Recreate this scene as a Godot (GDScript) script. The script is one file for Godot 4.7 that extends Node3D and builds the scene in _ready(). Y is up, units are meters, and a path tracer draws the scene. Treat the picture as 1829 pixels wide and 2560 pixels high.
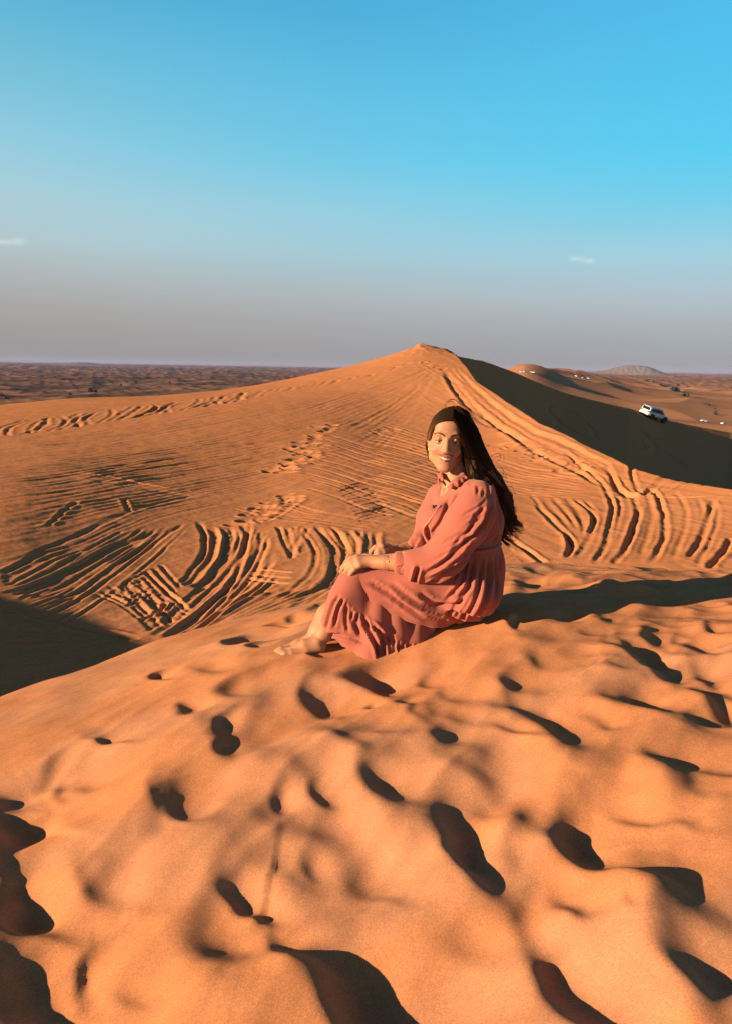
extends Node3D
# A woman in a coral dress sits on a dune crest; tyre-marked dunes, a white car and a far desert plain lie behind her.

const EXPOSURE := 2.5
const SUN_DIR := Vector3(0.903, -0.225, -0.365)   # the way the light travels

var rng := RandomNumberGenerator.new()
var used := {}

# ------------------------------------------------------------------ naming helpers
func numbered(called: String) -> String:
	var n: int = used.get(called, 0)
	used[called] = n + 1
	return called if n == 0 else "%s_%03d" % [called, n]

func tag(o: Node, label: String, category: String, group := "") -> void:
	o.set_meta("label", label)
	o.set_meta("category", category)
	if group != "":
		o.set_meta("group", group)

func thing(called: String, at := Vector3.ZERO) -> Node3D:
	var o := Node3D.new()
	o.name = numbered(called)
	o.position = at
	add_child(o, true)
	return o

func put(called: String, mesh: Mesh, material: Material, parent: Node, at := Vector3.ZERO) -> MeshInstance3D:
	var o := MeshInstance3D.new()
	o.name = numbered(called) if parent == self else called
	o.mesh = mesh
	o.material_override = material
	o.position = at
	parent.add_child(o, true)
	return o

func structure(called: String, mesh: Mesh, material: Material) -> MeshInstance3D:
	var o := put(called, mesh, material, self)
	o.set_meta("kind", "structure")
	return o

func paint(c: Color, rough := 0.8, colored := false) -> StandardMaterial3D:
	var m := StandardMaterial3D.new()
	m.albedo_color = c.linear_to_srgb()
	m.roughness = rough
	m.vertex_color_use_as_albedo = colored
	return m

# ------------------------------------------------------------------ curves
func catmull(p: Array, t: float):
	var n := p.size() - 1
	var f := clampf(t, 0.0, 1.0) * n
	var i := mini(int(f), n - 1)
	var u := f - i
	var a = p[maxi(i - 1, 0)]
	var b = p[i]
	var c = p[i + 1]
	var d = p[mini(i + 2, n)]
	return b + (c - a) * (0.5 * u) + (a * 2.0 - b * 5.0 + c * 4.0 - d) * (0.5 * u * u) + (b * 3.0 - c * 3.0 + d - a) * (0.5 * u * u * u)

func table1(xs: Array, ys: Array, x: float) -> float:
	if x <= xs[0]:
		return ys[0]
	for i in range(1, xs.size()):
		if x <= xs[i]:
			return lerpf(ys[i - 1], ys[i], (x - xs[i - 1]) / (xs[i] - xs[i - 1]))
	return ys[-1]

func noise(seed_value: int, frequency: float, octaves := 1, kind := FastNoiseLite.TYPE_SIMPLEX_SMOOTH) -> FastNoiseLite:
	var n := FastNoiseLite.new()
	n.seed = seed_value
	n.frequency = frequency
	n.noise_type = kind
	n.fractal_type = FastNoiseLite.FRACTAL_NONE if octaves == 1 else FastNoiseLite.FRACTAL_FBM
	n.fractal_octaves = octaves
	return n

# ------------------------------------------------------------------ a field of heights
class Field:
	var nu: int
	var nv: int
	var u: PackedFloat32Array
	var v: PackedFloat32Array
	var x: PackedFloat32Array
	var z: PackedFloat32Array
	var h: PackedFloat32Array
	var col: PackedColorArray
	var best: PackedFloat32Array
	var side: PackedFloat32Array
	var along: PackedFloat32Array
	var polar: bool

	func _init(us: PackedFloat32Array, vs: PackedFloat32Array, round_the_eye: bool) -> void:
		u = us
		v = vs
		nu = u.size()
		nv = v.size()
		polar = round_the_eye
		x.resize(nu * nv)
		z.resize(nu * nv)
		h.resize(nu * nv)
		best.resize(nu * nv)
		side.resize(nu * nv)
		along.resize(nu * nv)
		best.fill(1e9)
		col.resize(nu * nv)
		col.fill(Color.WHITE)
		for i in nu:
			var su := sin(u[i])
			var cu := cos(u[i])
			for j in nv:
				var k := i * nv + j
				if polar:
					var r := exp(v[j])
					x[k] = r * su
					z[k] = -r * cu
				else:
					x[k] = u[i]
					z[k] = v[j]

	# the rows and columns within reach of a point
	func window(px: float, pz: float, reach: float) -> Array:
		var u0: float
		var u1: float
		var v0: float
		var v1: float
		if polar:
			var t := atan2(px, -pz)
			var r := maxf(sqrt(px * px + pz * pz), reach + 0.5)
			var dt := reach / (r - reach * 0.5)
			u0 = t - dt
			u1 = t + dt
			v0 = log(r - reach)
			v1 = log(r + reach)
		else:
			u0 = px - reach
			u1 = px + reach
			v0 = pz - reach
			v1 = pz + reach
		return [maxi(u.bsearch(u0) - 1, 0), mini(u.bsearch(u1) + 1, nu), maxi(v.bsearch(v0) - 1, 0), mini(v.bsearch(v1) + 1, nv)]

	func height(px: float, pz: float) -> float:
		var a := atan2(px, -pz) if polar else px
		var b := log(sqrt(px * px + pz * pz)) if polar else pz
		var i := clampi(u.bsearch(a) - 1, 0, nu - 2)
		var j := clampi(v.bsearch(b) - 1, 0, nv - 2)
		var s := clampf((a - u[i]) / (u[i + 1] - u[i]), 0.0, 1.0)
		var t := clampf((b - v[j]) / (v[j + 1] - v[j]), 0.0, 1.0)
		var k := i * nv + j
		return lerpf(lerpf(h[k], h[k + 1], t), lerpf(h[k + nv], h[k + nv + 1], t), s)

	# smooth surface through a coarse table of heights
	func from_table(tab: PackedFloat32Array, u0: float, u1: float, n: int, v0: float, v1: float, m: int, into: PackedFloat32Array) -> PackedFloat32Array:
		var rows := PackedFloat32Array()
		rows.resize(n * nv)
		for j in nv:
			var b := clampf((v[j] - v0) / (v1 - v0) * (m - 1), 0.0, m - 1.001)
			var k := int(b)
			var t := b - k
			var w0 := -0.5 * t + t * t - 0.5 * t * t * t
			var w1 := 1.0 - 2.5 * t * t + 1.5 * t * t * t
			var w2 := 0.5 * t + 2.0 * t * t - 1.5 * t * t * t
			var w3 := -0.5 * t * t + 0.5 * t * t * t
			var k0 := maxi(k - 1, 0)
			var k3 := mini(k + 2, m - 1)
			for i in n:
				rows[i * nv + j] = w0 * tab[i * m + k0] + w1 * tab[i * m + k] + w2 * tab[i * m + k + 1] + w3 * tab[i * m + k3]
		for i in nu:
			var a := clampf((u[i] - u0) / (u1 - u0) * (n - 1), 0.0, n - 1.001)
			var k := int(a)
			var t := a - k
			var w0 := -0.5 * t + t * t - 0.5 * t * t * t
			var w1 := 1.0 - 2.5 * t * t + 1.5 * t * t * t
			var w2 := 0.5 * t + 2.0 * t * t - 1.5 * t * t * t
			var w3 := -0.5 * t * t + 0.5 * t * t * t
			var k0 := maxi(k - 1, 0) * nv
			var k1 := k * nv
			var k2 := (k + 1) * nv
			var k3 := mini(k + 2, n - 1) * nv
			var q := i * nv
			for j in nv:
				into[q + j] = w0 * rows[k0 + j] + w1 * rows[k1 + j] + w2 * rows[k2 + j] + w3 * rows[k3 + j]
		return into

	# an oval hollow (deep > 0) or heap (deep < 0) of uneven outline, its lip worn round by the wind
	func pit(px: float, pz: float, half_long: float, half_wide: float, turn: float, deep: float, soft := 1.0, rim := 0.0, bend: FastNoiseLite = null) -> void:
		var most := maxf(half_long, half_wide)
		var w := window(px, pz, most * 3.4)
		var c := cos(turn)
		var s := sin(turn)
		var g := 0.22 / most
		for i in range(w[0], w[1]):
			for j in range(w[2], w[3]):
				var k := i * nv + j
				var dx := x[k] - px
				var dz := z[k] - pz
				if bend:
					var n0 := bend.get_noise_2d(x[k] * g + px * 31.0, z[k] * g + pz * 17.0)
					var n1 := bend.get_noise_2d(z[k] * g * 1.3 - px * 23.0, x[k] * g * 1.3 + pz * 41.0)
					dx += n0 * most * 0.75
					dz += n1 * most * 0.75
				var down := dx * 0.927 - dz * 0.375   # away from the sun: the wind has filled the far side
				if down > 0.0:
					dx -= 0.927 * down * 0.52
					dz += 0.375 * down * 0.52
				var a := (dx * c + dz * s) / half_long
				var b := (-dx * s + dz * c) / half_wide
				var q2 := a * a + b * b
				if q2 < 4.0:
					var f := exp(-q2 * q2 * 0.9 * soft - q2 * (1.25 - 0.9 * soft))
					var q := sqrt(q2)
					var e := (q - 1.3) / 0.25
					h[k] += deep * (rim * exp(-e * e) - f)

	# a trodden print that the wind has cut: the sand rises to a crescent lip, drops steeply behind it and fills up again beyond; turn = 0 lays the drop away from the sun
	func print_mark(px: float, pz: float, size: float, across: float, turn: float, deep: float, bend: FastNoiseLite, curve := 0.55) -> void:
		var w := window(px, pz, maxf(size * 2.6, across * 1.3))
		var c := cos(turn - 0.384)
		var s := sin(turn - 0.384)
		var g := 0.3 / size
		var steep := lerpf(3.6, 11.0, fposmod(sin(px * 91.7 + pz * 57.3) * 437.5, 1.0))
		for i in range(w[0], w[1]):
			for j in range(w[2], w[3]):
				var k := i * nv + j
				var dx := x[k] - px
				var dz := z[k] - pz
				var b := (-dx * s + dz * c) / across
				if absf(b) > 1.35:
					continue
				var a := (dx * c + dz * s) / size
				a += 0.42 * bend.get_noise_2d(x[k] * g + px * 31.0, z[k] * g + pz * 17.0)
				b += 0.30 * bend.get_noise_2d(z[k] * g - px * 23.0, x[k] * g + pz * 41.0)
				if absf(b) >= 1.0:
					continue
				var side_fade := 1.0 - b * b
				side_fade *= side_fade
				var q := a + 0.55 - curve * b * b
				var v := 0.0
				if q < 0.0:
					if q < -2.0:
						continue
					var r := 1.0 + q * 0.5
					v = 0.34 * r * r * r * (1.0 - 0.15 * exp(q * 9.0))
				else:
					if q > 2.2:
						continue
					var f := q / 2.2
					var rise := (1.0 - f) * (1.0 - f) * (1.0 + 2.0 * f)
					v = (1.289 * exp(-q * q * steep) - 1.0) * rise
				h[k] += deep * side_fade * v

	# one soft pass over the heights
	func soften() -> void:
		var t := h.duplicate()
		for i in range(1, nu - 1):
			for j in range(1, nv - 1):
				var k := i * nv + j
				t[k] = 0.5 * h[k] + 0.125 * (h[k - 1] + h[k + 1] + h[k - nv] + h[k + nv])
		h = t

	# marks out the cells near a line; returns them. best = distance, side = signed distance (left of the way of travel is positive), along = 0..1
	func near_line(p: PackedVector2Array, reach: float) -> PackedInt32Array:
		var cells := PackedInt32Array()
		var n := p.size() - 1
		for q in n:
			var a := p[q]
			var d := p[q + 1] - a
			var l2 := d.length_squared()
			if l2 < 1e-9:
				continue
			var mid := a + d * 0.5
			var w := window(mid.x, mid.y, sqrt(l2) * 0.5 + reach)
			for i in range(w[0], w[1]):
				var base := i * nv
				for j in range(w[2], w[3]):
					var k := base + j
					var ex := x[k] - a.x
					var ez := z[k] - a.y
					var t := (ex * d.x + ez * d.y) / l2
					var tt := clampf(t, 0.0, 1.0)
					var fx := ex - d.x * tt
					var fz := ez - d.y * tt
					var dd := fx * fx + fz * fz
					if dd < reach * reach and dd < best[k]:
						if best[k] > 1e8:
							cells.append(k)
						best[k] = dd
						side[k] = d.x * ez - d.y * ex   # its sign only
						along[k] = (q + tt) / n
		for k in cells:
			var m := sqrt(best[k])
			side[k] = -m if side[k] > 0.0 else m
			best[k] = 1e9
		return cells

	# a groove with a berm on either side
	func groove(p: PackedVector2Array, half: float, deep: float, berm: float, rough: FastNoiseLite, lopsided := 0.0) -> void:
		var wide := maxf(half, 0.0036 * p[p.size() / 2].length())
		var cells := near_line(p, wide * 3.2)
		for k in cells:
			var s := side[k] / wide
			var t := along[k]
			var fade := smoothstep(0.0, 0.12, t) * (1.0 - smoothstep(0.88, 1.0, t))
			fade *= 0.8 + 0.45 * rough.get_noise_2d(x[k], z[k])
			s += 0.4 * rough.get_noise_2d(x[k] * 1.5 + 90.0, z[k] * 1.5)
			var e := (absf(s) - 1.35) / 0.62
			var g := exp(-s * s * 1.3)
			h[k] += fade * (berm * exp(-e * e) * (1.0 + lopsided * signf(s)) - deep * g)

	# a ledge: the left of the line stands higher; the low side fills up again over low, the high side falls off over high
	func ledge(p: PackedVector2Array, tall: float, low: float, high: float, share := 0.5, lip := 0.02) -> void:
		var cells := near_line(p, maxf(low, high))
		for k in cells:
			var s := side[k]
			var t := along[k]
			var fade := smoothstep(0.0, 0.3, t) * (1.0 - smoothstep(0.7, 1.0, t))
			var step := smoothstep(-lip, lip, s)
			var up := 0.0
			var down := 0.0
			if s > 0.0:
				up = pow(maxf(1.0 - s / high, 0.0), 1.6)
			else:
				var q := maxf(1.0 + s / low, 0.0)
				down = q * q * (3.0 - 2.0 * q)
			h[k] += tall * fade * (step * up * share - (1.0 - step) * down * (1.0 - share) + (0.0 if s > 0.0 else step * down * share) - (0.0 if s <= 0.0 else (1.0 - step) * up * (1.0 - share)))

	func mesh() -> ArrayMesh:
		var pts := PackedVector3Array()
		var nor := PackedVector3Array()
		var ind := PackedInt32Array()
		pts.resize(nu * nv)
		nor.resize(nu * nv)
		ind.resize((nu - 1) * (nv - 1) * 6)
		for i in nu:
			var im := maxi(i - 1, 0) * nv
			var ip := mini(i + 1, nu - 1) * nv
			for j in nv:
				var k := i * nv + j
				pts[k] = Vector3(x[k], h[k], z[k])
				var a := im + j
				var b := ip + j
				var c := i * nv + maxi(j - 1, 0)
				var d := i * nv + mini(j + 1, nv - 1)
				var du := Vector3(x[b] - x[a], h[b] - h[a], z[b] - z[a])
				var dv := Vector3(x[d] - x[c], h[d] - h[c], z[d] - z[c])
				var n := dv.cross(du).normalized()
				nor[k] = n if n.y > 0.0 else -n
		var o := 0
		for i in nu - 1:
			for j in nv - 1:
				var k := i * nv + j
				ind[o] = k
				ind[o + 1] = k + nv
				ind[o + 2] = k + 1
				ind[o + 3] = k + 1
				ind[o + 4] = k + nv
				ind[o + 5] = k + nv + 1
				o += 6
		if not polar:
			pass
		# front faces run clockwise seen from above
		var f := (pts[ind[1]] - pts[ind[0]]).cross(pts[ind[2]] - pts[ind[0]])
		if f.y > 0.0:
			for q in range(0, o, 3):
				var t := ind[q + 1]
				ind[q + 1] = ind[q + 2]
				ind[q + 2] = t
		var arr := []
		arr.resize(Mesh.ARRAY_MAX)
		arr[Mesh.ARRAY_VERTEX] = pts
		arr[Mesh.ARRAY_NORMAL] = nor
		arr[Mesh.ARRAY_COLOR] = col
		arr[Mesh.ARRAY_INDEX] = ind
		var m := ArrayMesh.new()
		m.add_surface_from_arrays(Mesh.PRIMITIVE_TRIANGLES, arr)
		return m

# graded axis: even steps between a and b, then steps that grow out to lo and hi
func axis(lo: float, a: float, b: float, hi: float, step: float, grow := 1.12) -> PackedFloat32Array:
	var low := []
	var p := a
	var s := step
	while p > lo:
		s *= grow
		p -= s
		low.append(p)
	low.reverse()
	var out := PackedFloat32Array(low)
	var n := int((b - a) / step)
	for i in n + 1:
		out.append(a + (b - a) * i / n)
	p = b
	s = step
	while p < hi:
		s *= grow
		p += s
		out.append(p)
	return out

func line(p: Array, pieces := 0) -> PackedVector2Array:
	var n := pieces if pieces > 0 else (p.size() - 1) * 5
	var out := PackedVector2Array()
	for i in n + 1:
		out.append(catmull(p, float(i) / n))
	return out

# ------------------------------------------------------------------ sand
var sand_maps := []

func sand_material(scale: float, relief: float) -> StandardMaterial3D:
	if sand_maps.is_empty():
		# grains: fine speckle over soft mottling
		var n := noise(61, 0.02, 4)
		var r := RandomNumberGenerator.new()
		r.seed = 9
		var grey := Image.create(512, 512, false, Image.FORMAT_RGB8)
		var high := Image.create(512, 512, false, Image.FORMAT_RGB8)
		var soft: Image = n.get_seamless_image(512, 512)
		var w := noise(62, 0.035, 3)
		w.fractal_type = FastNoiseLite.FRACTAL_FBM
		var bumps: Image = w.get_seamless_image(512, 512)
		for y in 512:
			for x in 512:
				var v := clampf(0.87 + 0.05 * (soft.get_pixel(x, y).r - 0.5) + r.randf_range(-0.11, 0.11), 0.0, 1.0)
				grey.set_pixel(x, y, Color(v, v, v))
				var q := clampf(bumps.get_pixel(x, y).r * 0.9 + r.randf_range(0.0, 0.1), 0.0, 1.0)
				high.set_pixel(x, y, Color(q, q, q))
		high.bump_map_to_normal_map(6.0)
		sand_maps = [ImageTexture.create_from_image(grey), ImageTexture.create_from_image(high)]
	var m := StandardMaterial3D.new()
	m.vertex_color_use_as_albedo = true
	m.albedo_texture = sand_maps[0]
	m.normal_enabled = relief > 0.0
	if relief > 0.0:
		m.normal_texture = sand_maps[1]
		m.normal_scale = relief
	m.uv1_triplanar = true
	m.uv1_world_triplanar = true
	m.uv1_scale = Vector3.ONE / scale
	m.roughness = 1.0
	m.metallic_specular = 0.0
	return m

const SAND := Color(0.62, 0.256, 0.114)
const DRIFT := Color(0.57, 0.275, 0.152)

func _ready() -> void:
	rng.seed = 7
	make_camera()
	make_sky()
	var near := make_near_dune()
	var mid := make_mid_dune()
	var plain := make_desert()
	make_hills()
	make_car(mid)
	make_far_things(plain)
	make_woman()

func make_camera() -> void:
	var cam := Camera3D.new()
	cam.name = "camera"
	cam.fov = 66.0
	cam.near = 0.05
	cam.far = 40000.0
	cam.rotation_order = EULER_ORDER_YXZ
	cam.rotation_degrees = Vector3(-10.35, 0.0, 0.94)
	add_child(cam)

func make_sky() -> void:
	# colours that the eye sees, by height over the horizon (degrees): left, middle and right of the view
	var up := [-90.0, 0.4, 3.4, 5.2, 8.0, 10.8, 13.8, 18.2, 23.5, 34.0, 55.0, 90.0]
	var glow := [Color8(120, 84, 60), Color8(190, 165, 140), Color8(205, 185, 160), Color8(212, 196, 176), Color8(212, 205, 192), Color8(200, 205, 200), Color8(180, 200, 205), Color8(140, 180, 196), Color8(104, 160, 184), Color8(66, 100, 126), Color8(50, 62, 86), Color8(44, 46, 62)]
	var warm := [Color8(120, 84, 60), Color8(150, 147, 144), Color8(168, 165, 162), Color8(175, 178, 178), Color8(180, 201, 207), Color8(168, 205, 216), Color8(146, 202, 222), Color8(116, 190, 216), Color8(80, 171, 209), Color8(50, 104, 142), Color8(46, 60, 88), Color8(44, 46, 62)]
	var mid := [Color8(120, 84, 60), Color8(155, 152, 151), Color8(170, 171, 172), Color8(175, 186, 190), Color8(165, 204, 217), Color8(148, 206, 226), Color8(116, 201, 231), Color8(97, 191, 228), Color8(74, 171, 216), Color8(48, 104, 144), Color8(46, 60, 88), Color8(44, 46, 62)]
	var cool := [Color8(120, 84, 60), Color8(158, 157, 159), Color8(172, 181, 187), Color8(178, 196, 206), Color8(158, 208, 226), Color8(118, 208, 236), Color8(92, 206, 244), Color8(84, 196, 238), Color8(80, 183, 233), Color8(50, 108, 150), Color8(46, 60, 88), Color8(44, 46, 62)]
	var w := 256
	var hh := 128
	var img := Image.create(w + 16, hh, false, Image.FORMAT_RGBF)
	var n := noise(3, 0.9, 3)
	var sun := Vector2(-SUN_DIR.x, -SUN_DIR.z).normalized()
	for y in hh:
		var e := 90.0 - (y + 0.5) / hh * 180.0
		var k := 0
		while k < up.size() - 2 and e > up[k + 1]:
			k += 1
		var f := clampf((e - up[k]) / (up[k + 1] - up[k]), 0.0, 1.0)
		if k == 0:
			f = smoothstep(-4.0, 0.4, e)
		for x in w + 16:
			var az := (x - 7.5) / w * TAU   # 0 = straight ahead; 8 columns more on either side, so that the ends meet
			var s := sin(az) * sun.x - cos(az) * sun.y   # 1 towards the sun, -1 away from it
			var g: Color = glow[k].lerp(glow[k + 1], f)
			var a: Color = warm[k].lerp(warm[k + 1], f)
			var b: Color = mid[k].lerp(mid[k + 1], f)
			var d: Color = cool[k].lerp(cool[k + 1], f)
			var c := g
			if s < -0.33:
				c = b.lerp(d, clampf((-0.33 - s) / 0.36, 0.0, 1.0))
			elif s < 0.05:
				c = a.lerp(b, clampf((0.05 - s) / 0.38, 0.0, 1.0))
			else:
				c = a.lerp(g, smoothstep(0.05, 0.9, s))
			c = c.srgb_to_linear()
			var m := 1.0 + 0.02 * n.get_noise_3d(sin(az) * 2.0, e * 0.1, cos(az) * 2.0)
			img.set_pixel(x, y, Color(c.r * m / EXPOSURE, c.g * m / EXPOSURE, c.b * m / EXPOSURE))
	img.resize((w + 16) * 8, 1024, Image.INTERPOLATE_CUBIC)
	img = img.get_region(Rect2i(64, 0, 2048, 1024))
	# two small bright wisps of cloud: azimuth, height, length, thickness, tilt (degrees)
	for q in [[-23.69, 7.52, 1.15, 0.14, 5], [14.36, 7.40, 1.1, 0.13, -9]]:
		var cx: float = fposmod(q[0] / 360.0, 1.0) * 2048.0
		var cy: float = (90.0 - q[1]) / 180.0 * 1024.0
		for y in range(int(cy) - 10, int(cy) + 11):
			for x in range(int(cx) - 16, int(cx) + 17):
				var dx := (x + 0.5 - cx) / 2048.0 * 360.0
				var dy := -(y + 0.5 - cy) / 1024.0 * 180.0
				var t := deg_to_rad(q[4])
				var a: float = (dx * cos(t) + dy * sin(t)) / q[2]
				var b: float = (-dx * sin(t) + dy * cos(t)) / (q[3] * (0.6 + 0.4 * a))
				var o := 0.75 * exp(-b * b) * (1.0 - smoothstep(0.55, 1.0, absf(a)))
				if o > 0.01:
					var c := img.get_pixel(posmod(x, 2048), y)
					img.set_pixel(posmod(x, 2048), y, c.lerp(Color(0.72 / EXPOSURE, 0.82 / EXPOSURE, 0.86 / EXPOSURE), o))
	var sky_material := PanoramaSkyMaterial.new()
	sky_material.panorama = ImageTexture.create_from_image(img)
	var sky := Sky.new()
	sky.sky_material = sky_material
	var env := Environment.new()
	env.background_mode = Environment.BG_SKY
	env.sky = sky
	env.tonemap_mode = Environment.TONE_MAPPER_LINEAR
	env.tonemap_exposure = EXPOSURE
	env.fog_enabled = true
	env.fog_density = 0.00003
	env.fog_light_color = Color(0.7, 0.75, 0.95)
	env.sdfgi_enabled = true
	env.ssao_enabled = true
	env.ssil_enabled = true
	var world := WorldEnvironment.new()
	world.name = "world_environment"
	world.environment = env
	add_child(world)
	var lamp := DirectionalLight3D.new()
	lamp.name = "sun"
	lamp.light_color = Color(1.0, 0.87, 0.72)
	lamp.light_energy = 1.6
	lamp.light_angular_distance = 0.5
	lamp.shadow_enabled = true
	lamp.look_at_from_position(Vector3.ZERO, SUN_DIR, Vector3.UP)
	add_child(lamp)

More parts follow.
